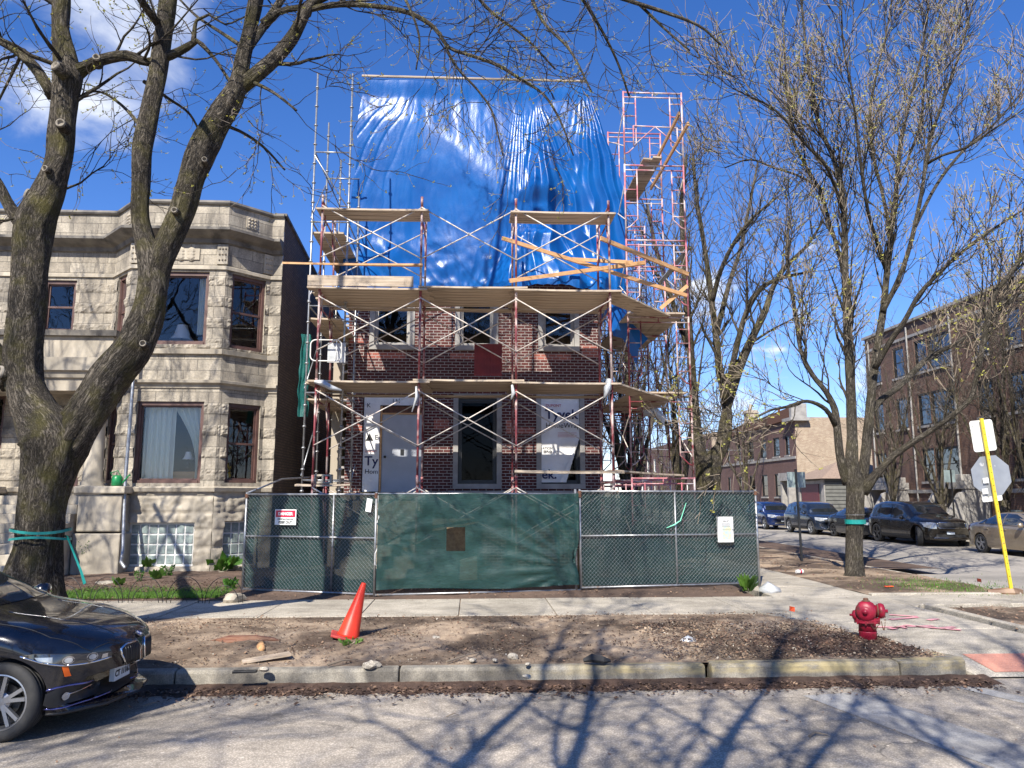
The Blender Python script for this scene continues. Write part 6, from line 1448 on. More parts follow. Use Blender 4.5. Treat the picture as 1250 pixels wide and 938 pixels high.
def suv(label, L, H, W, hood, pcol, rim='rimdark', name='parked_suv', cat='car', steer=0, rad=.37, trimc='chrome', **kw):
    h = L/2; w = W/2; b = 1.05
    sp_ = dict(keys=suv_keys(L,H,W,hood), n=90, bow=(.28,.14), wheels=(-h+.95,h-.93), radius=rad, paint=pcol, name=name, cat=cat, label=label, group='cars parked along the side street', rimmat=M[rim], steer=steer,
      side_glass=[[(-h+.42,b+.06),(-h+.62,H-.20),(-h+1.12,H-.14),(-h+1.12,b+.04)],[(-h+1.18,b+.04),(-h+1.18,H-.14),(-h+2.1,H-.13),(-h+2.1,b+.02)],[(-h+2.16,b+.02),(-h+2.16,H-.13),(-h+2.7,H-.18),(-h+3.3,b+.10),(-h+3.25,b)]],
      seams=[[(-h+3.35,1.0),(-h+3.4,.6),(-h+3.3,.3)],[(-h+2.13,1.02),(-h+2.13,.3)],[(-h+1.16,1.02),(-h+1.25,.75)]], handles=[[(-h+2.2,.92),(-h+2.4,.92)],[(-h+1.25,.93),(-h+1.45,.93)]],
      trim=[[(-h+.45,b+.03),(-h+3.3,b-.02)],[(-h+.35,b+.1),(-h+.6,H-.16),(-h+1.2,H-.10),(-h+2.3,H-.10),(-h+2.9,H-.19)]], trimmat=M[trimc],
      cladding=[[(-h+1.38,.27),(-h+1.38,.42),(h-1.36,.42),(h-1.36,.27)]],
      headlight=[[(w*.52,.74),(w*.56,.86),(w*.90,.90),(w*.93,.76),(w*.75,.70)]], taillight=[[(w*.6,.85),(w*.62,1.1),(w*.92,1.1),(w*.92,.8)]],
      mirror=(-h+3.15,1.10), windscreen=[(-w*.74,hood*1.12),(w*.74,hood*1.12),(w*.66,H-.14),(-w*.66,H-.14)], rearglass=[(-.6,1.15),(.6,1.15),(.55,H-.15),(-.55,H-.15)],
      grille=[[(-w*.48,.66),(w*.48,.66),(w*.52,.80),(-w*.52,.80)],[(-w*.62,.34),(w*.62,.34),(w*.5,.46),(-w*.5,.46)]], grille_trim=[[(-w*.5,.81),(w*.5,.81)],[(-w*.48,.655),(w*.48,.655)]], platepos=(0,.56))
    sp_.update(kw); return make_car(sp_)[0]
def place(c, wx_near, y_front_wheel, L, wheelx, W):
    """cars face the viewer (-Y); wheel centre at y_front_wheel, kerb side far"""
    c.rotation_euler.z = -math.pi/2; c.location = (wx_near + W/2, y_front_wheel + wheelx, 0)
brown = paint('dark_olive_brown_paint', (.022,.018,.013), .25, .5); blue = paint('deep_blue_paint', (.008,.022,.09), .25, .4); steel = paint('slate_blue_paint', (.020,.030,.052), .25, .5); blk = paint('charcoal_paint', (.012,.013,.016), .25, .4); gold = paint('champagne_paint', (.30,.245,.175), .3, .55)
c1_ = suv('dark olive brown sport utility vehicle right of the street tree, front wheel turned out', 4.98, 1.76, 1.98, 1.12, brown, steer=-.42, trimc='chrome', rad=.39,
   headlight=[[(.60,.70),(.60,.92),(.74,.95),(.93,.93),(.93,.76),(.75,.70)]], grille=[[(-.55,.74),(.55,.74),(.55,.93),(-.55,.93)],[(-.66,.36),(.66,.36),(.6,.48),(-.6,.48)]], grille_trim=[[(-.56,.94),(.56,.94),(.56,.73),(-.56,.73),(-.56,.94)],[(-.7,.345),(.7,.345)]])
place(c1_, 17.85, 30.5, 4.98, 4.98/2-.93, 1.98)
c2_ = suv('slate blue crossover second from the far end of the row, silver lower bumper', 4.6, 1.68, 1.85, 1.03, steel, rim='rim', rad=.36, grille=[[(-.45,.62),(.45,.62),(.55,.78),(-.55,.78)]], grille_trim=[[(-.66,.42),(-.45,.33),(.45,.33),(.66,.42)],[(-.72,.60),(-.6,.36)],[(.72,.60),(.6,.36)]])
place(c2_, 17.45, 39.4, 4.6, 4.6/2-.93, 1.85)
c3_ = suv('deep blue crossover at the far end of the row beside the fence', 4.45, 1.64, 1.84, 1.0, blue, rim='rim', rad=.35); place(c3_, 17.4, 45.6, 4.45, 4.45/2-.93, 1.84)
def sedan(label, pcol, L=4.8, H=1.46, W=1.82, rear_first=False, rim='rim', name='parked_sedan'):
    h = L/2; w = W/2
    K_ = [(-h,.34,.66,.76,w*.78,.5),(-h+.07,.26,.90,1.0,w*.88,.6),(-h+.4,.22,.98,1.09,w*.96,.7),(-h+.9,.20,.99,1.17,w,w*.72),(-h+1.3,.20,.99,1.33,w,w*.68),(-h+1.8,.20,.98,1.44,w,w*.68),(-h+2.4,.20,.97,H,w,w*.68),(-h+2.85,.20,.965,1.40,w,w*.68),(-h+3.2,.20,.96,1.24,w,w*.72),(h-1.22,.20,.95,1.04,w,w*.78),(h-.8,.20,.88,.98,w*.98,w*.78),(h-.3,.20,.78,.86,w*.92,w*.7),(h-.05,.22,.62,.72,w*.82,.6),(h,.28,.5,.58,w*.76,.5)]
    return make_car(dict(keys=K_, n=80, bow=(.3,.2), wheels=(-h+1.02,h-.95), radius=.33, paint=pcol, name=name, cat='car', label=label, group='cars parked along the side street', rimmat=M[rim],
      side_glass=[[(-h+.95,1.03),(-h+1.3,1.25),(-h+1.75,1.36),(-h+2.12,1.38),(-h+2.12,1.02)],[(-h+2.18,1.02),(-h+2.18,1.38),(-h+2.6,1.37),(-h+3.05,1.2),(-h+3.38,1.03)]],
      seams=[[(-h+3.4,.95),(-h+3.4,.3)],[(-h+2.15,.97),(-h+2.15,.28)],[(-h+1.2,.98),(-h+1.4,.5)]], handles=[[(-h+2.25,.85),(-h+2.42,.85)],[(-h+1.35,.86),(-h+1.5,.86)]], trim=[[(-h+.95,1.01),(-h+3.4,.985)]], trimmat=M['blackplastic'],
      headlight=[[(w*.5,.62),(w*.55,.74),(w*.92,.80),(w*.93,.68)]], taillight=[[(w*.5,.78),(w*.52,.93),(w*.94,.95),(w*.95,.76)]], mirror=(-h+3.2,1.03), windscreen=[(-w*.72,1.08),(w*.72,1.08),(w*.6,H-.08),(-w*.6,H-.08)], rearglass=[(-.6,1.14),(.6,1.14),(.52,H-.1),(-.52,H-.1)],
      grille=[[(-w*.4,.56),(w*.4,.56),(w*.42,.68),(-w*.42,.68)]], platepos=(0,.42)))[0]
c4_ = sedan('champagne sedan at the right edge of the picture, nearest car of the row', gold, rim='rim'); 
place(c4_, 17.95, 26.75-2.83, 4.8, 4.8/2-.95, 1.82)
c5_ = sedan('charcoal hatchback half hidden behind the street tree trunk', blk, 4.4, 1.45, 1.78, rim='rimdark', name='parked_hatchback'); place(c5_, 17.8, 35.2, 4.4, 4.4/2-.95, 1.78)
# ================================================================== BACKGROUND BUILDINGS
def facade(house, A, B, z0, z1, mat, wins_, frame=None, name='front_wall', glassm=None, reveal=.12, sill=None, style='double'):
    mb = MB(); A3, B3 = V((*A,0)), V((*B,0)); L = (B3-A3).length; U = (B3-A3)/L
    wall(mb, A3, U, L, z0, z1, wins_, reveal=reveal); mb.build(name, mat, house)
    for w in wins_:
        ww = sash(house, A, B, *w, style=style, mat=frame or M['blackpaint'], fw=.06, glassmat=glassm or M['darkglass'], depth=.09)
    if sill:
        mb = MB(); Nn = V((U.y,-U.x,0))
        for w in wins_: mb.obox(A3+U*(w[0]+w[1])/2+V((0,0,w[2]-.07))+Nn*.03, U*((w[1]-w[0])/2+.08), Nn*.06, V((0,0,.06)))
        mb.build('window_sill', sill, house)
ap = empty('apartment_block', (24.5,33,.15), 'three storey brown brick apartment block with stone framed entrances at the right', 'apartment block')
AX = 24.5
def U_(Y): return 46-Y
W3 = []
for i, Y in enumerate((44.9,42.4,40.2,38.6,35.2,33.0,30.4,27.6,24.8,22.4)):
    wd = 2.0 if i in (3,6,8) else 1.1
    for z in (2.75,5.75,8.7):
        if z == 2.75 and i in (1,4): continue
        W3.append((U_(Y)-wd/2, U_(Y)+wd/2, z, z+1.75))
GB = [(U_(Y)-.6, U_(Y)+.6, .75, 1.35) for Y in (34.0,29.6,25.5,40.0)]
DO = [(U_(43.4)-.5, U_(43.4)+.5, .5, 2.7),(U_(36.9)-.5, U_(36.9)+.5, .5, 2.7)]
DO = []
facade(ap, (AX,46), (AX,18), .1, 11.6, M['brick_apt'], W3, sill=M['stonetrim'])
mb = MB(); mb.uv = []; wall(mb, (AX,18,0), (1,0,0), 14, .1, 11.6); mb.build('side_wall', M['brick_apt'], ap)
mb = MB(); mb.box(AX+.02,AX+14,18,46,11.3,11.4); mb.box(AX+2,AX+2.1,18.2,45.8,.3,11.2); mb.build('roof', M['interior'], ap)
mb = MB(); mb.box(AX-.10,AX-.003,18,46,2.12,2.3); mb.box(AX-.15,AX+.25,17.9,46.1,11.6,11.75); mb.box(AX-.06,AX-.003,18,46,10.75,10.9); mb.build('stone_course', M['stonetrim'], ap)
for k, Y in enumerate((43.4,36.6)):
    mb = MB(); 
    for s in (-1,1): mb.prism([(0,0),(0,0)],0,0) if False else mb.slab([(AX-1.2,Y+s*1.0-.14),(AX-.004,Y+s*1.0-.14),(AX-.004,Y+s*1.0+.14),(AX-1.2,Y+s*1.0+.14)], .15, 2.3)
    mb.slab([(AX-1.25,Y-1.2),(AX-.004,Y-1.2),(AX-.004,Y+1.2),(AX-1.25,Y+1.2)], 2.302, 2.7); mb.slab([(AX-1.2,Y-.9),(AX-.004,Y-.9),(AX-.004,Y+.9),(AX-1.2,Y+.9)], 2.702, 3.0)
    # swept wing walls in front
    for s in (-1,1):
        pr = [(-2.6,.15),(-1.21,.15),(-1.21,2.2),(-1.5,2.1),(-1.8,1.6),(-2.2,1.05),(-2.6,.95)]; vs = [V((AX+p[0],Y+s*1.0-.12,p[1])) for p in pr]+[V((AX+p[0],Y+s*1.0+.12,p[1])) for p in pr]; n = len(pr)
        mb.add(vs, [tuple(range(n)), tuple(range(2*n-1,n-1,-1))]+[(i,i+n,(i+1)%n+n,(i+1)%n) for i in range(n)])
    mb.build('entrance_surround', M['stonetrim'], ap, bevel=.02)
    M['reddoor'] = pm('red_brown_door', (.28,.05,.025), (.2,.035,.02), 5, rough=.5)
    mb = MB(); mb.box(AX-.09,AX-.02,Y-.84,Y+.84,.3,2.29); d = mb.build('front_door', M['reddoor'], ap); mb = MB(); mb.box(AX-.11,AX-.092,Y-.35,Y+.35,.9,2.0); mb.build('pane', M['carglass'], d)
for Y in (45.5,41.3,37.4,31.8,26.2):
    mb = MB(); mb.tube([(AX-.07,Y,.4),(AX-.07,Y,11.4)], .05, 6); mb.build('drainpipe', M['stonetrim'], ap)
mb = MB()
for a, b, c, d in GB: mb.box(AX-.03,AX+.01,46-b,46-a,c,d)
mb.build('glass_block_window', M['blockglass'], ap)

hb = empty('corner_house', (24.5,57,.15), 'two storey plum brick house with a tan brick side wall, beyond the grey garage', 'house')
WH = []
for Y in (72.5,69.5,66.5,63.6,60.8,58.6):
    wd = .8 if Y in (72.5,69.5,58.6) else 1.3
    WH += [(75-Y-wd/2,75-Y+wd/2,5.1,6.6),(75-Y-wd/2,75-Y+wd/2,1.9,3.7)] if Y != 58.6 else [(75-Y-wd/2,75-Y+wd/2,5.1,6.6)]
facade(hb, (24.5,75), (24.5,57), .1, 7.8, M['brick_mauve'], WH, sill=M['stonetrim'])
mb = MB(); mb.uv = []; wall(mb, (24.5,57,0), (1,0,0), 12, .1, 7.9); mb.build('side_wall', M['brick_tan'], hb)
mb = MB(); mb.add([V(p) for p in ((24.3,57.3,8.7),(24.3,75,7.9),(24.6,75,7.9),(24.6,57.3,8.7),(24.3,57.3,7.8),(24.3,75,7.4),(24.6,75,7.4),(24.6,57.3,7.8))],[(0,1,2,3),(4,7,6,5),(0,4,5,1),(3,2,6,7),(0,3,7,4)]); mb.build('parapet', M['brick_mauve'] if False else M['rust'], hb)
mb = MB(); mb.box(24.1,25.3,56.6,57.0,7.85,8.9); mb.box(24.0,25.5,56.5,58.2,7.6,7.85); mb.box(24.42,24.497,57.1,75,4.75,4.95); mb.build('stone_course', M['stonetrim'], hb)
mb = MB(); mb.box(25,36,57.2,75,7.5,7.6); mb.build('roof', M['shingle'], hb)
mb = MB(); mb.box(26,27,71,72,7.6,10.0); mb.box(25.9,27.1,70.9,72.1,9.7,9.85); mb.tube([(26.5,71.5,10),(26.5,71.5,10.6)], .15, 8); mb.build('chimney', M['brick_tan'], hb)
mb = MB(); Y = 58.1
mb.slab([(23.9,Y-.75),(24.49,Y-.75),(24.49,Y-.5),(23.9,Y-.5)],.15,3.1); mb.slab([(23.9,Y+.5),(24.49,Y+.5),(24.49,Y+.75),(23.9,Y+.75)],.15,3.1); mb.slab([(23.8,Y-.85),(24.49,Y-.85),(24.49,Y+.85),(23.8,Y+.85)],3.102,3.7); mb.build('entrance_surround', M['stonetrim'], hb)
mb = MB(); mb.box(24.4,24.48,Y-.48,Y+.48,.3,3.0); mb.build('front_door', M['blackpaint'], hb)
ga_ = empty('garage', (24,51,.15), 'small grey clapboard garage with a maroon door and brown hipped roof behind the parked cars', 'garage')
mb = MB(); mb.box(23.3,29,50,54.5,.1,3.1); mb.build('wall', M['greypaint'], ga_)
mb = MB()
for k in range(12): mb.box(23.32,28.98,49.975,49.999,.2+k*.245,.2+k*.245+.02); 
mb.build('siding_edge', M['blackpaint'], ga_)
mb = MB(); mb.box(23.26,23.299,50.9,53.6,.2,2.75); mb.build('garage_door', M['maroon'], ga_)
mb = MB(); mb.box(23.24,23.30,50.02,50.5,.1,3.05); mb.box(23.23,23.30,50.5,54.0,2.78,3.0); mb.box(23.24,23.3,53.8,54.2,.1,2.8); mb.build('trim', M['stonetrim'], ga_)
mb = MB(); b_ = [V((22.9,49.6,3.1)),V((29.4,49.6,3.1)),V((29.4,54.9,3.1)),V((22.9,54.9,3.1)),V((25.3,52.2,4.3)),V((27,52.2,4.3))]; mb.add(b_, [(0,1,5,4),(1,2,5),(2,3,4,5),(3,0,4),(3,2,1,0)]); mb.build('roof', M['shingle'], ga_)
mb = MB(); mb.box(25.0,26.3,48.6,49.4,.1,1.15); mb.box(24.95,26.35,48.55,49.45,1.15,1.25); tag(mb.build('recycling_bin', M['blueplastic'], bevel=.03), 'blue recycling bin beside the grey garage', 'bin')
fr_ = empty('red_row_house', (26,90,.15), 'far red brick row house at the end of the side street', 'house')
facade(fr_, (25,112), (25,79), .1, 8.5, M['brick_red'], [(u,u+1.2,z,z+1.7) for u in (3,7,11,15,19,23,27,30.5) for z in (1.7,5.2)], sill=M['stonetrim'], frame=M['whitepaint'])
mb = MB(); mb.uv = []; wall(mb, (25,79,0), (1,0,0), 12, .1, 8.5); mb.build('side_wall', M['brick_tan'], fr_)
al = empty('red_brick_cottage', (0,47,.15), 'red brick house with white windows glimpsed through the pink tower', 'house')
facade(al, (-4,47), (7.3,47), .1, 5.6, M['brick_red'], [(u,u+.9,z,z+1.5) for u in (1,3.4,5.8,7.6,9.6) for z in (1.2,3.7)], sill=M['stonetrim'], frame=M['whitepaint'])
mb = MB(); mb.uv = []; wall(mb, (7.3,47,0), (0,1,0), 12, .1, 5.6); mb.build('side_wall', M['brick_tan'], al)
mb = MB(); mb.add([V(p) for p in ((-4.3,46.7,5.6),(7.6,46.7,5.6),(7.6,59,5.6),(-4.3,59,5.6),(-4.3,53,7.6),(7.6,53,7.6))], [(0,1,5,4),(2,3,4,5),(1,2,5),(3,0,4)]); mb.build('roof', M['shingle'], al)
for k, (X_, Y_) in enumerate(((6.6,64),(27,66))):
    r = empty('utility_pole', (X_,Y_,.1), ['wooden utility pole carrying the street wires, behind the pink tower','wooden utility pole behind the plum brick house'][k], 'utility pole'); mb = MB(); mb.tube([(X_,Y_,0),(X_,Y_,9.6)], [.16,.11], 10); mb.build('post', M['rust'], r); mb = MB(); mb.box(X_-1,X_+1,Y_-.06,Y_+.06,8.7,8.85); mb.build('crossarm', M['rust'], r)
M['wire'] = pm('wire', (.25,.25,.25), (.2,.2,.2), 3)
for k, (za, zb) in enumerate(((8.0,7.6),(6.4,6.0))):
    a = V((6.6,64,za)); b = V((27,66,zb)); mb = MB(); mb.tube([a.lerp(b,t/10)-V((0,0,.35*math.sin(t/10*math.pi))) for t in range(11)], .028, 5); tag(mb.build('overhead_wire', M['wire']), ['upper wire crossing the far end of the side street','lower wire crossing the far end of the side street'][k], 'wire')

# ================================================================== TREES
FWD = ray(625,469).normalized(); CAMP = V((0,0,EYE))
def limb(pts, Y, thin=1.0):
    """measured limb: (bearing x, bearing y, width, optional depth offset)"""
    P, Rd = [], []
    for p in pts:
        q = at(p[0], p[1], Y+(p[3] if len(p) > 3 else 0)); P.append(q); dd = (q-CAMP).dot(FWD); Rd.append(p[2]/2/FOC*dd*(dd/(q-CAMP).length)*.93*thin)
    return P, Rd
def spline(P, Rd, step):
    P = [V(p) for p in P]; o, r = [], []
    E = [P[0]*2-P[1]]+P+[P[-1]*2-P[-2]]
    for i in range(1, len(E)-2):
        n = max(1, int((E[i+1]-E[i]).length/step))
        for k in range(n):
            t = k/n; a, b, c, d = E[i-1], E[i], E[i+1], E[i+2]
            o.append(.5*((2*b)+(c-a)*t+(2*a-5*b+4*c-d)*t*t+(3*b-a-3*c+d)*t**3)); r.append(Rd[i-1]+(Rd[i]-Rd[i-1])*t)
    o.append(P[-1]); r.append(Rd[-1]); return o, r
def arclen(P):
    L = [0]
    for a, b in zip(P, P[1:]): L.append(L[-1]+(b-a).length)
    return L
def rv(q): 
    v = V((q.gauss(0,1), q.gauss(0,1), q.gauss(0,1))); return v.normalized()
def sprout(parents, dens, length, ang, up, q, rf=.55, segs=5, wob=.22, tr=(.2,1), rmin=.004, rmax=9, pull=None, taper=.85, tip=True, tr2=None, dens2=0):
    out = []
    for P, Rd in parents:
        L = arclen(P); tot = L[-1]
        if tot < .05: continue
        if tr2 and max(Rd) < .14: tr_ = tr2; dn = dens2
        else: tr_ = tr; dn = dens
        n = dn*tot*(tr_[1]-tr_[0]); n = int(n)+(1 if q.random() < n-int(n) else 0)
        ts = [q.uniform(*tr_) for _ in range(n)] + ([1.0] if tip else [])
        for t in ts:
            s = t*tot; i = 0
            while i < len(L)-2 and L[i+1] < s: i += 1
            f = (s-L[i])/max(1e-6, L[i+1]-L[i]); p = P[i].lerp(P[i+1], f); T = (P[i+1]-P[i]).normalized(); r = Rd[i]+(Rd[i+1]-Rd[i])*f
            pr = rv(q); pr = (pr-T*pr.dot(T)); pr.normalize()
            a = 0.15 if t == 1.0 else q.uniform(*ang); d = T*math.cos(a)+pr*math.sin(a); d.z += up*.5; d.normalize()
            ln = q.uniform(*length)*(1-.35*t if t < 1 else .8); r0 = min(max(rmin, r*rf*q.uniform(.75,1.1)), rmax)
            pts = [p]; rr = [r0]
            for k in range(segs):
                d = (d+rv(q)*wob+V((0,0,up*.35))); 
                if pull: d += V(pull)*.2
                d.normalize(); p = p+d*ln/segs; pts.append(p); rr.append(max(rmin*.7, r0*(1-taper*(k+1)/segs)))
            out.append((pts, rr))
    return out
def fast_tubes(limbs, sides):
    mb = MB(); V_, F_ = mb.v, mb.f
    cs = [(math.cos(2*math.pi*k/sides), math.sin(2*math.pi*k/sides)) for k in range(sides)]
    for P, Rd in limbs:
        b = len(V_); n = len(P); T = (P[-1]-P[0]); u = T.orthogonal().normalized(); w = T.cross(u).normalized()
        for p, r in zip(P, Rd):
            for c, s in cs: V_.append(p+u*(c*r)+w*(s*r))
        for i in range(n-1):
            for k in range(sides): k2 = (k+1)%sides; o = b+i*sides; F_.append((o+k,o+k2,o+sides+k2,o+sides+k))
    return mb
def buds(limbs, q, prob, size, per=4, along=.3):
    mb = MB()
    for P, Rd in limbs:
        sites = [P[-1]] + [P[i] for i in range(1, len(P)-1) if q.random() < along]
        for p in sites:
            if q.random() > prob: continue
            for _ in range(per):
                d = rv(q); d.z = abs(d.z)*.7+.1; d = d.normalized()*size*q.uniform(.5,1.3); s = d.orthogonal().normalized()*size*.4; c = p+rv(q)*size*.5
                mb.add([c, c+d*.5+s, c+d, c+d*.5-s], [(0,1,2,3)])
    return mb
def tree(name, label, base, mains, lv, q, barkm, twigm, budcfg=None, group=None, sides=14, step=.15, knots=(), rough=.10):
    e = empty(name, base, label, 'tree', group); tr = MB(); sd = 0
    tr_l = []
    for P, Rd in mains:
        P2, R2 = spline(P, Rd, step); big = max(R2) > .12
        tr.tube(P2, R2, sides*2 if big else sides, bark=True, rough=rough if big else rough*.7, seed=sd*7.3); sd += 1; tr_l.append((P2, R2))
    for c, d, r in knots:      # pruning scars
        c, d = V(c), V(d).normalized(); n0 = len(tr.v)
        tr.lathe([(r*1.7,-.14),(r*1.5,-.02),(r*1.25,.02)], c, d, 18, cap=False)
        tr.bark += [(v.x, v.y, v.z) for v in tr.v[n0:]]; sc_ = MB(); sc_.lathe([(r*1.25,.02),(r*1.18,.045),(r*.95,.05),(r*.78,.02),(r*.4,.012),(0,.012)], c, d, 18, cap=False); sc_.build('pruning_scar', M['scar'], e, smooth=True)
    tr.build('trunk', barkm, e, smooth=True)
    cur = tr_l; allb = []; fine = []
    for i, L in enumerate(lv):
        nx_ = sprout(cur, q=q, **L); (allb if i < len(lv)-1 else fine).extend(nx_); cur = nx_ if not L.get('_keep') else cur+nx_
        if i == 0: b1 = nx_
    b = MB()
    for P, Rd in allb:
        n0 = len(b.v); b.tube(P, Rd, 6, cap=False, bark=True)
    if b.v: b.build('branches', barkm, e, smooth=True)
    fast_tubes(fine, 3).build('twigs', twigm, e)
    if budcfg:
        bm_ = buds(fine, q, **budcfg)
        if bm_.v: bm_.build('buds', M['bud'], e)
    return e
q = random.Random(11)
# ---- big left street tree
Y0 = 10.4
mains = [limb(p, Y0) for p in [
 [(34,800,150),(36,770,122),(38,735,96),(42,700,80),(47,660,66),(52,610,68),(60,570,78),(64,535,88),(45,505,64),(30,470,56),(28,430,52),(33,385,49),(36,340,50),(40,300,54),(44,270,56),(54,245,48),(66,215,40),(73,190,37),(76,150,36),(79,120,38),(82,95,44),(80,70,34),(74,35,25),(75,0,26),(80,-50,24),(92,-110,22),(100,-200,20),(125,-320,16),(140,-450,12),(150,-600,7)],
 [(62,585,60,.05),(80,545,64,.02),(102,510,58),(133,463,54),(160,430,52),(174,402,46),(183,375,42),(187,350,42),(185,322,38),(176,290,27),(171,262,25),(172,220,26),(174,180,28),(181,145,27),(190,100,25),(197,60,25),(204,10,26),(214,-60,24),(240,-170,21),(275,-300,17),(300,-450,12),(320,-620,6)],
 [(186,355,38,.05),(194,325,36),(208,292,33),(222,258,34),(231,225,35),(243,195,40),(253,172,42),(266,146,36),(284,118,32),(293,95,24),(298,65,21),(305,35,19),(312,0,22),(322,-60,20),(345,-170,18),(375,-310,14),(400,-460,10),(420,-620,5)],
 [(290,110,24,.05),(312,92,23),(335,72,21),(355,48,19),(368,25,17),(378,8,15),(400,-6,13),(450,-22,12),(520,-30,10),(610,-28,9),(700,-18,8),(780,5,6),(850,30,4),(880,55,3)],
 [(372,12,10),(415,6,8),(460,8,7),(500,16,7),(530,34,6),(548,58,5),(575,68,5),(608,80,5),(637,98,4),(664,116,3.5),(684,148,3),(700,190,2)],
 [(537,40,4),(556,80,3.5),(583,110,3),(600,135,3),(608,165,2.5),(614,190,2)],
 [(322,30,16),(340,15,10),(362,10,9),(385,6,9)],
 [(58,250,20,.05),(30,275,20),(12,252,18),(-2,225,16),(-20,200,15),(-60,140,12)],
 [(66,118,22,.05),(58,106,18),(42,82,17),(20,62,14),(0,50,13),(-30,30,12),(-80,-10,10)],
 [(86,92,30,.05),(105,82,17),(125,73,16),(155,68,16),(180,76,13),(208,68,13),(228,58,11),(240,50,8),(262,72,5),(280,98,4),(300,120,3)],
 [(236,52,8),(240,25,5),(255,18,4),(275,30,3),(300,20,2)],
 [(15,470,36,.1),(0,440,30,.2),(-30,400,26,.3),(-80,330,22,.5),(-140,240,18,1),(-200,100,12,1.5)],
 [(296,70,12,.2),(330,20,12,1.2),(380,-60,11,2),(430,-170,9,2.6),(470,-300,6,3)],
 [(200,40,12,.2),(160,-20,12,-1),(120,-110,11,-2),(90,-230,8,-3)],
 [(214,-60,12,.0),(300,-130,11,1),(400,-230,9,2),(480,-340,6,3)],
 [(560,-30,6,.1),(600,15,4.5,.2),(640,45,3.5,.3),(678,85,2.5,.4)],
 [(640,-25,6,.1),(662,25,4.5,-.2),(696,62,3.5,-.4),(722,112,2.5,-.6)],
 [(700,-18,6,.1),(728,26,4.5,.3),(752,72,3.5,.6),(768,118,2.5,.8)],
 [(780,5,5,.1),(812,36,3.5,.0),(842,62,2.5,-.1)],[(480,-25,5,.1),(500,10,4,-.4),(512,48,3,-.7),(508,85,2,-.9)],
 [(262,150,6,.1),(292,160,4.5,.3),(322,180,3.5,.6),(348,208,2.5,.8)],[(296,95,7,.1),(332,112,4.5,-.2),(362,135,3,-.4)],[(231,225,6,.1),(262,232,4,.4),(290,250,3,.7)] if False else [(300,60,7,.1),(270,40,5,.5),(240,20,4,.9),(215,-5,3,1.2)],
 [(176,160,6,.1),(150,130,4.5,.4),(120,112,3.5,.7),(90,120,2.5,1)],[(176,100,6,.2),(205,120,4.5,.8),(232,140,3.5,1.2),(250,175,2.5,1.6)],[(30,60,6,.1),(10,100,4,.3),(-10,140,3,.5)],
 [(450,-20,8),(560,-90,7,1),(650,-150,6,1.6),(740,-190,4,2)],
]]
kn = [(at(75,152,10.18),(.1,-1,.1),.05),(at(57,207,10.18),(-.2,-1,0),.035),(at(175,420,10.14),(.2,-1,0),.035),(at(214,258,10.2),(.0,-1,.1),.035),(at(70,82,10.1),(-.5,-1,.3),.06),(at(22,338,10.3),(-1,-.4,0),.06),(at(3,455,10.2),(-.7,-1,.1),.07),(at(36,238,10.3),(-1,-.3,.4),.06),(at(118,72,10.25),(.3,-1,.2),.04),(at(250,196,10.2),(.2,-1,0),.03)]
lv = [dict(dens=1.5, length=(.9,2.4), ang=(.5,1.3), up=.06, rf=.34, segs=8, wob=.30, tr=(.40,1), rmax=.035, tip=False, tr2=(.05,1), dens2=2.3),
      dict(dens=3.0, length=(.45,1.15), ang=(.4,1.1), up=.06, rf=.6, segs=5, wob=.32, tr=(.12,1), rmin=.0065, rmax=.013),
      dict(dens=6.5, length=(.18,.5), ang=(.4,1.1), up=.10, rf=.6, segs=3, wob=.32, tr=(.12,1), rmin=.0048, rmax=.0065)]
tree('street_tree', 'massive forked street tree with furrowed bark and a teal band, at the left edge', gp(45,777), mains, lv, q, M['bark'], M['twig_dark'],
     dict(prob=.6, size=.030, per=4, along=.22), sides=16, step=.10, knots=kn, rough=.17)
mb = MB(); c = at(50,650,10.4); r_ = .345
for z, w in ((.02,.035),(-.07,.03)):
    ring = []
    for k in range(33):
        a = 2*math.pi*k/32; ring.append(c+V((math.cos(a)*r_*1.02, math.sin(a)*r_*1.02, z+.02*math.sin(a*2+z*30))))
    for a, b in zip(ring, ring[1:]): mb.add([a-V((0,0,w/2)), b-V((0,0,w/2)), b+V((0,0,w/2)), a+V((0,0,w/2))], [(0,1,2,3)])
e_ = c+V((r_,-.05,-.03)); mb.add([e_, e_+V((.02,0,-.06)), e_+V((.235,-.05,-.47)), e_+V((.26,-.05,-.45)), e_+V((.035,-.02,-.02))], [(0,1,2,3,4)]); mb.add([e_+V((.235,-.05,-.47)), e_+V((.26,-.05,-.45)), e_+V((.325,-.06,-.60)), e_+V((.29,-.06,-.62))], [(0,1,2,3)])
tag(mb.build('tape_band', M['tealtape']), 'teal tape wound round the massive left tree with one loose tail', 'tape')

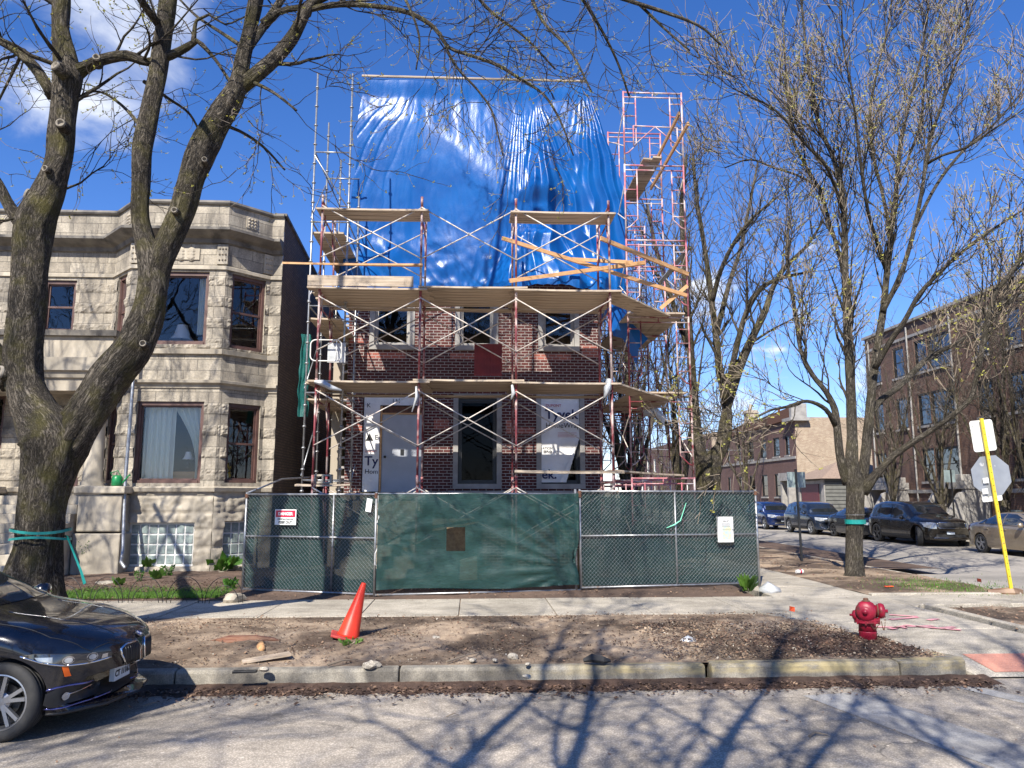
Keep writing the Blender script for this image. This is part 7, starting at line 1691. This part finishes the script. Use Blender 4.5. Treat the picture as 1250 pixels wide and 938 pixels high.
# ---- right street tree
Y0 = 17.7; B = gp(1043,703)
mains = [limb(p, Y0, .80) for p in [
 [(1043,716,52),(1043,700,34),(1043,680,30),(1043,650,29),(1044,615,30),(1044,592,33),(1040,565,22),(1040,530,18),(1039,490,17),(1037,440,16),(1034,390,14),(1032,340,12),(1031,290,11),(1029,240,9),(1016,190,8),(1000,155,7),(990,100,5),(982,40,4),(978,-10,3)],
 [(1036,590,22,.1),(1026,560,14),(1022,525,13),(1019,500,12),(1008,478,9),(992,458,8),(978,430,7),(972,390,7),(966,350,6),(960,310,5),(964,270,4)],
 [(1020,520,10),(1008,500,8,-.3),(985,490,6,-.6),(960,497,5,-1),(938,502,4,-1.3),(905,520,3,-1.6),(885,528,2,-2)],
 [(1052,590,22,.1),(1056,560,17),(1060,520,16),(1064,480,15),(1070,430,13,.3),(1078,380,12,.5),(1083,330,11,.7),(1088,280,9,.9),(1094,230,8,1),(1098,180,6,1.1),(1112,120,5,1.2),(1126,60,4,1.3),(1134,0,3,1.4),(1140,-60,2,1.5)],
 [(1052,600,26,.0),(1066,583,17,-.2),(1078,570,13,-.4),(1092,556,12,-.6),(1110,543,11,-.9),(1130,530,10,-1.2),(1150,517,9,-1.5),(1168,503,9,-1.8),(1184,488,9,-2),(1190,470,9,-2.1),(1197,436,10,-2.3),(1203,405,10,-2.4),(1210,375,10,-2.5),(1217,353,9,-2.6),(1229,340,9,-2.7),(1245,318,8,-2.9),(1262,296,7,-3.1),(1300,250,6,-3.3)],
 [(1063,505,12,.2),(1076,488,11,.5),(1095,474,11,.9),(1112,458,11,1.3),(1130,440,10,1.7),(1150,428,9,2.1),(1172,417,8,2.5),(1200,398,7,2.9),(1230,372,5,3.3),(1262,340,4,3.7)],
 [(1068,450,11,-.2),(1085,420,10,-.6),(1104,392,9,-1),(1122,360,8,-1.3),(1145,335,7,-1.6),(1172,310,6,-1.9),(1205,285,5,-2.2),(1240,262,4,-2.5),(1275,240,3,-2.7)],
 [(1078,380,9,.4),(1095,345,9,.3),(1108,310,8,.2),(1118,270,8,.1),(1126,230,7,.0),(1132,190,7,0),(1142,150,6,-.1),(1160,100,5,-.2),(1176,50,4,-.3),(1188,0,3,-.3),(1196,-60,2,-.4)],
 [(1118,275,7,.1),(1138,235,6,.5),(1158,205,6,.8),(1185,175,5,1.1),(1215,150,4,1.4),(1245,115,3,1.7),(1270,80,3,2)],
 [(1132,200,6,0),(1150,190,5,-.4),(1180,180,5,-.9),(1210,160,4,-1.3),(1240,140,3,-1.6),(1265,122,2,-1.9)],
 [(1033,350,8,0),(1024,310,7,.4),(1012,270,6,.8),(1002,235,6,1.1),(985,205,5,1.4),(968,170,5,1.6),(962,120,4,1.8),(958,70,3,2),(955,20,2,2.2)],
 [(1016,190,6,0),(1000,215,0.1,0)] if False else [(1030,262,7,0),(1018,225,6,-.5),(1006,200,5,-.9),(985,178,5,-1.2),(962,150,5,-1.5),(940,130,4,-1.7),(915,118,3,-1.9),(895,108,2,-2)],
 [(1004,232,5,1.1),(975,215,4,1.5),(945,205,4,1.8),(915,195,3,2.1),(885,205,2,2.4)],
 [(1088,290,7,.9),(1078,240,6,1.4),(1066,190,6,1.8),(1062,140,5,2.1),(1070,90,4,2.4),(1082,40,3,2.7),(1090,-10,3,3)],
 [(1083,335,7,.7),(1072,300,7,.2),(1060,260,6,-.4),(1052,210,6,-.9),(1046,160,5,-1.3),(1040,110,4,-1.6),(1030,60,3,-1.9),(1026,0,2,-2.1)],
 [(1094,230,6,1),(1110,190,5,1.6),(1124,150,5,2.1),(1128,110,4,2.5),(1134,60,3,2.9),(1150,10,3,3.2)],
]]
lv = [dict(dens=4.4, length=(.8,2.6), ang=(.25,.8), up=.34, rf=.45, segs=8, wob=.22, tr=(.28,1), rmax=.045),
      dict(dens=3.2, length=(.5,1.4), ang=(.35,1.0), up=.2, rf=.6, segs=5, wob=.26, tr=(.12,1), rmin=.010, rmax=.017),
      dict(dens=5.0, length=(.25,.7), ang=(.35,.95), up=.18, rf=.65, segs=3, wob=.28, tr=(.12,1), rmin=.0075, rmax=.009)]
tree('street_tree', 'many stemmed street tree in yellow bud with a teal band, beside the side street', B, mains, lv, q, M['bark_pale'], M['twig'],
     dict(prob=.36, size=.055, per=5, along=.14), sides=12, step=.15, rough=.13)
c = at(1044,637,17.7)
for z, w, m_, lb_ in ((.0,.10,'tealtape','teal tape wound round the yellow budded street tree near the fence end'),(.16,.008,'galv','thin pale string tied above the teal tape on the yellow budded tree')):
    mb = MB(); ring = [c+V((math.cos(2*math.pi*k/24)*.232, math.sin(2*math.pi*k/24)*.232, z)) for k in range(25)]
    for a, b in zip(ring, ring[1:]): mb.add([a-V((0,0,w/2)), b-V((0,0,w/2)), b+V((0,0,w/2)), a+V((0,0,w/2))], [(0,1,2,3)])
    tag(mb.build('tape_band', M[m_]), lb_, 'tape')

# ---- street tree behind the scaffold
Y0 = 24.5; THIN3 = .85
mains = [limb(p, Y0) for p in [
 [(866,640,42),(866,610,34),(866,580,30),(872,560,24),(884,540,16),(888,510,13),(884,480,12,0),(878,450,10),(874,410,9),(869,370,8),(864,330,7),(858,290,6),(850,240,5),(846,190,4)],
 [(862,600,26,.1),(856,560,16),(850,520,13),(846,470,11),(842,420,10),(838,360,9),(834,300,8),(833,240,6),(838,190,4)],
 [(880,545,14,.1),(886,505,12),(896,470,12),(908,435,12),(922,405,10),(934,380,9),(944,350,7),(960,325,6),(985,300,4),(1005,270,3)],
 [(884,490,9,-.2),(892,455,8,-.8),(900,420,8,-1.2),(912,380,7,-1.5),(932,350,6,-2),(960,338,5,-2.3),(990,332,3,-2.6)],
 [(874,410,7,0),(884,370,7,.6),(892,340,6,1.1),(905,300,5,1.4),(915,250,4,1.7),(925,200,3,2)],
 [(842,430,8,0),(826,385,7,.6),(812,340,6,1.1),(800,300,5,1.4),(790,250,4,1.8)],
 [(869,370,7,0),(880,330,6,-.6),(900,290,5,-1.2),(920,265,4,-1.6),(950,240,3,-2)],
]]
lv = [dict(dens=2.6, length=(1.2,3.2), ang=(.4,1.0), up=.28, rf=.45, segs=7, wob=.24, tr=(.30,1), rmax=.05),
      dict(dens=2.6, length=(.6,1.6), ang=(.4,1.0), up=.2, rf=.6, segs=5, wob=.28, tr=(.12,1), rmin=.012, rmax=.02),
      dict(dens=3.2, length=(.3,.85), ang=(.4,.9), up=.18, rf=.6, segs=3, wob=.28, tr=(.15,1), rmin=.0095, rmax=.012)]
tree('street_tree', 'mossy forked street tree standing behind the right fence panel and the pink tower', gp(866,640), mains, lv, q, M['bark'], M['twig_dark'],
     dict(prob=.09, size=.045, per=3, along=.1), sides=10, step=.2, rough=.12)

# ---- generic bare tree, built once with parts and then copied
def bare_tree(H, r0, label, seed, spread=.45, fine=2.2, group=None, fork=2.6, nl=6, sides=9, buds_=None, name='bare_tree'):
    q = random.Random(seed); mains = []; P = [V((0,0,-.1)), V((0,0,.5)), V((.05,0,fork*.6)), V((0,.05,fork))]; mains.append((P, [r0*1.25, r0, r0*.92, r0*.95]))
    for k in range(nl):
        a = 2*math.pi*k/nl+q.uniform(-.4,.4); sp_ = spread*q.uniform(.5,1.2) if k else .08; d = V((math.cos(a)*sp_, math.sin(a)*sp_, 1)).normalized(); p = V((0,0,fork-.15)); pts = [p]; L = (H-fork)*q.uniform(.8,1.0)
        for s in range(8): d = (d+rv(q)*.12+V((0,0,.05))).normalized(); p = p+d*L/8; pts.append(p)
        rr = r0*q.uniform(.42,.6); mains.append((pts, [max(.012, rr*(1-s/8)**.9) for s in range(9)]))
    lv = [dict(dens=1.2, length=(H*.14,H*.28), ang=(.4,.95), up=.25, rf=.5, segs=6, wob=.22, tr=(.2,1), rmax=.07),
          dict(dens=1.9, length=(H*.06,H*.13), ang=(.4,1.0), up=.2, rf=.6, segs=5, wob=.26, tr=(.15,1), rmin=.014, rmax=.028),
          dict(dens=fine, length=(H*.022,H*.055), ang=(.4,.95), up=.18, rf=.6, segs=3, wob=.28, tr=(.15,1), rmin=.012, rmax=.016)]
    return tree(name, label, V((0,0,0)), mains, lv, q, M['bark'], M['twig_dark'], buds_, group, sides=sides, step=.3)
T1 = bare_tree(14.0, .20, 'tall bare tree across the street behind the viewer, left of centre', 21, fine=1.8, group='trees across the street', nl=7)
T1.location = (-2.1,-2.0,.1)
for (x, y, s, rz, lab) in ((2.2,-3.4,1.0,2.1,'tall bare tree across the street behind the viewer, right of centre'), (-9.5,-2.6,1.0,4.0,'tall bare tree across the street behind the viewer, far left'), (-7.2,-9.5,.9,1.0,'tall bare tree in the garden behind the viewer'), (-12.8,10.3,1.0,2.6,'tall bare tree on the dirt strip beyond the massive forked tree')):
    o = copy_tree(T1); o.location = (x,y,.1); o.scale = (s,s,s); o.rotation_euler.z = rz; o['label'] = lab
T2 = bare_tree(12.5, .22, 'slender bare tree in the yard behind the pink tower, nearest', 33, spread=.35, fine=2.0, group='bare trees in the background', fork=2.0, nl=6, sides=7)
T2.location = (6.3,31,.1)
lbl = [(5.2,38,.9,1.0,'bare tree in the back yards seen between the tower posts'),(8.9,41,.95,2.0,'bare street tree far behind the forked mossy tree'),(3.2,29,.72,3.3,'small bare tree just behind the brick house corner'),(7.4,52,1.0,4.2,'bare tree beside the red brick cottage'),(9.3,60,1.05,5.0,'bare parkway tree near the utility pole'),(22.3,62,.85,.6,'bare tree before the plum brick house'),
       (22.0,73,.9,1.7,'bare tree beyond the plum brick house'),(9.2,76,1.0,2.6,'distant bare tree on the near side of the side street'),(22.4,90,1.0,3.9,'distant bare tree on the far side of the side street'),(12.4,100,1.2,.2,'distant bare tree closing the end of the street, left'),(18,112,1.25,1.9,'distant bare tree closing the end of the street, right'),(4.5,66,1.1,5.6,'distant bare tree behind the cottage roof'),
       (22.3,40.0,.8,2.2,'small bare tree on the far pavement before the apartment entrance'),(22.4,31.5,.85,3.1,'small bare tree before the apartment block, right of the small sign'),(30,48.5,.75,4.4,'bare tree behind the grey garage'),(1.5,62,1.1,3.0,'distant bare tree behind the brick house'),(22.2,26.5,.9,5.2,'bare tree before the apartment block at the edge of the view'),(22.3,35.8,.75,.9,'small bare tree by the second apartment entrance'),(7.0,35,1.0,2.4,'bare tree beyond the pink tower on the near side'),(9.0,33,.95,4.9,'bare parkway tree beyond the forked mossy tree'),(22.0,29.2,.8,1.4,'bare tree behind the brown sport utility vehicle'),(21.8,23.5,.95,2.9,'bare tree on the far pavement behind the champagne sedan')]
for (x, y, s, rz, lab) in lbl:
    o = copy_tree(T2); o.location = (x,y,.1); o.scale = (s,s,s); o.rotation_euler.z = rz; o['label'] = lab

# ================================================================== CAMERA, SUN, SKY
cam = bpy.data.cameras.new('camera'); co = bpy.data.objects.new('camera', cam); COL.objects.link(co)
co.location = (0,0,EYE); co.rotation_euler = (math.pi/2+PITCH, 0, -YAW); cam.sensor_width = 36; cam.lens = 36*FOC/1250; cam.clip_end = 2000; cam.clip_start = .05
scn.camera = co
AZ, EL = R(22), R(43)
sd = bpy.data.lights.new('sun', 'SUN'); sd.energy = 5; sd.angle = R(.45); sd.color = (1.0,.945,.85); so = bpy.data.objects.new('sun', sd); COL.objects.link(so)
dirv = V((math.sin(AZ)*math.cos(EL), math.cos(AZ)*math.cos(EL), -math.sin(EL))); so.rotation_euler = dirv.to_track_quat('-Z','Y').to_euler(); so.location = (-5,-10,30)
w = bpy.data.worlds.new('World'); scn.world = w; w.use_nodes = True; nt = w.node_tree; bg = nt.nodes['Background']
sk = nt.nodes.new('ShaderNodeTexSky'); sk.sky_type = 'NISHITA'; sk.sun_disc = False; sk.sun_elevation = EL; sk.sun_rotation = math.pi+AZ; sk.altitude = 200; sk.air_density = 1.0; sk.dust_density = .05; sk.ozone_density = 1.6
hs = nt.nodes.new('ShaderNodeHueSaturation'); hs.inputs['Saturation'].default_value = 1.20; hs.inputs['Value'].default_value = 1.2
tn = nt.nodes.new('ShaderNodeMix'); tn.data_type = 'RGBA'; tn.blend_type = 'MULTIPLY'; tn.inputs[0].default_value = 1; nt.links.new(sk.outputs[0], tn.inputs[6]); tn.inputs[7].default_value = (.84,.86,1.12,1); nt.links.new(tn.outputs[2], hs.inputs['Color'])
tc = nt.nodes.new('ShaderNodeTexCoord'); mp = nt.nodes.new('ShaderNodeMapping'); mp.inputs['Scale'].default_value = (1,1,2.2); nt.links.new(tc.outputs['Generated'], mp.inputs['Vector'])
def cloud(centre, c0, c1, scale, lo, hi):
    vn = nt.nodes.new('ShaderNodeVectorMath'); vn.operation = 'DOT_PRODUCT'; nt.links.new(tc.outputs['Generated'], vn.inputs[0]); vn.inputs[1].default_value = tuple(V(centre).normalized())
    a = nt.nodes.new('ShaderNodeMapRange'); a.interpolation_type = 'SMOOTHSTEP'; a.inputs[1].default_value = c0; a.inputs[2].default_value = c1; nt.links.new(vn.outputs['Value'], a.inputs[0])
    n = nt.nodes.new('ShaderNodeTexNoise'); n.inputs['Scale'].default_value = scale; n.inputs['Detail'].default_value = 9; n.inputs['Roughness'].default_value = .55; n.inputs['Distortion'].default_value = .4; nt.links.new(mp.outputs[0], n.inputs['Vector'])
    s = nt.nodes.new('ShaderNodeMath'); s.operation = 'MULTIPLY_ADD'; s.inputs[1].default_value = .55; nt.links.new(a.outputs[0], s.inputs[0]); nt.links.new(n.outputs['Fac'], s.inputs[2])
    r = nt.nodes.new('ShaderNodeMapRange'); r.interpolation_type = 'SMOOTHSTEP'; r.inputs[1].default_value = lo; r.inputs[2].default_value = hi; nt.links.new(s.outputs[0], r.inputs[0]); return r.outputs[0]
c1 = cloud(ray(80,10), .975, .999, 5.5, .92, 1.34); c2 = cloud(ray(940,430), .97, .997, 9, 1.06, 1.25)
mx = nt.nodes.new('ShaderNodeMath'); mx.operation = 'MAXIMUM'; nt.links.new(c1, mx.inputs[0]); nt.links.new(c2, mx.inputs[1])
mm = nt.nodes.new('ShaderNodeMix'); mm.data_type = 'RGBA'; nt.links.new(mx.outputs[0], mm.inputs[0]); nt.links.new(hs.outputs[0], mm.inputs[6]); mm.inputs[7].default_value = (8.5,8.8,9.2,1); nt.links.new(mm.outputs[2], bg.inputs[0])
bg.inputs[1].default_value = .085
vs_ = scn.view_settings; vs_.view_transform = 'Standard'; vs_.look = 'None'; vs_.gamma = 1; vs_.exposure = .74; vs_.use_curve_mapping = False
scn.render.engine = 'CYCLES'; scn.cycles.max_bounces = 8; scn.cycles.transparent_max_bounces = 24
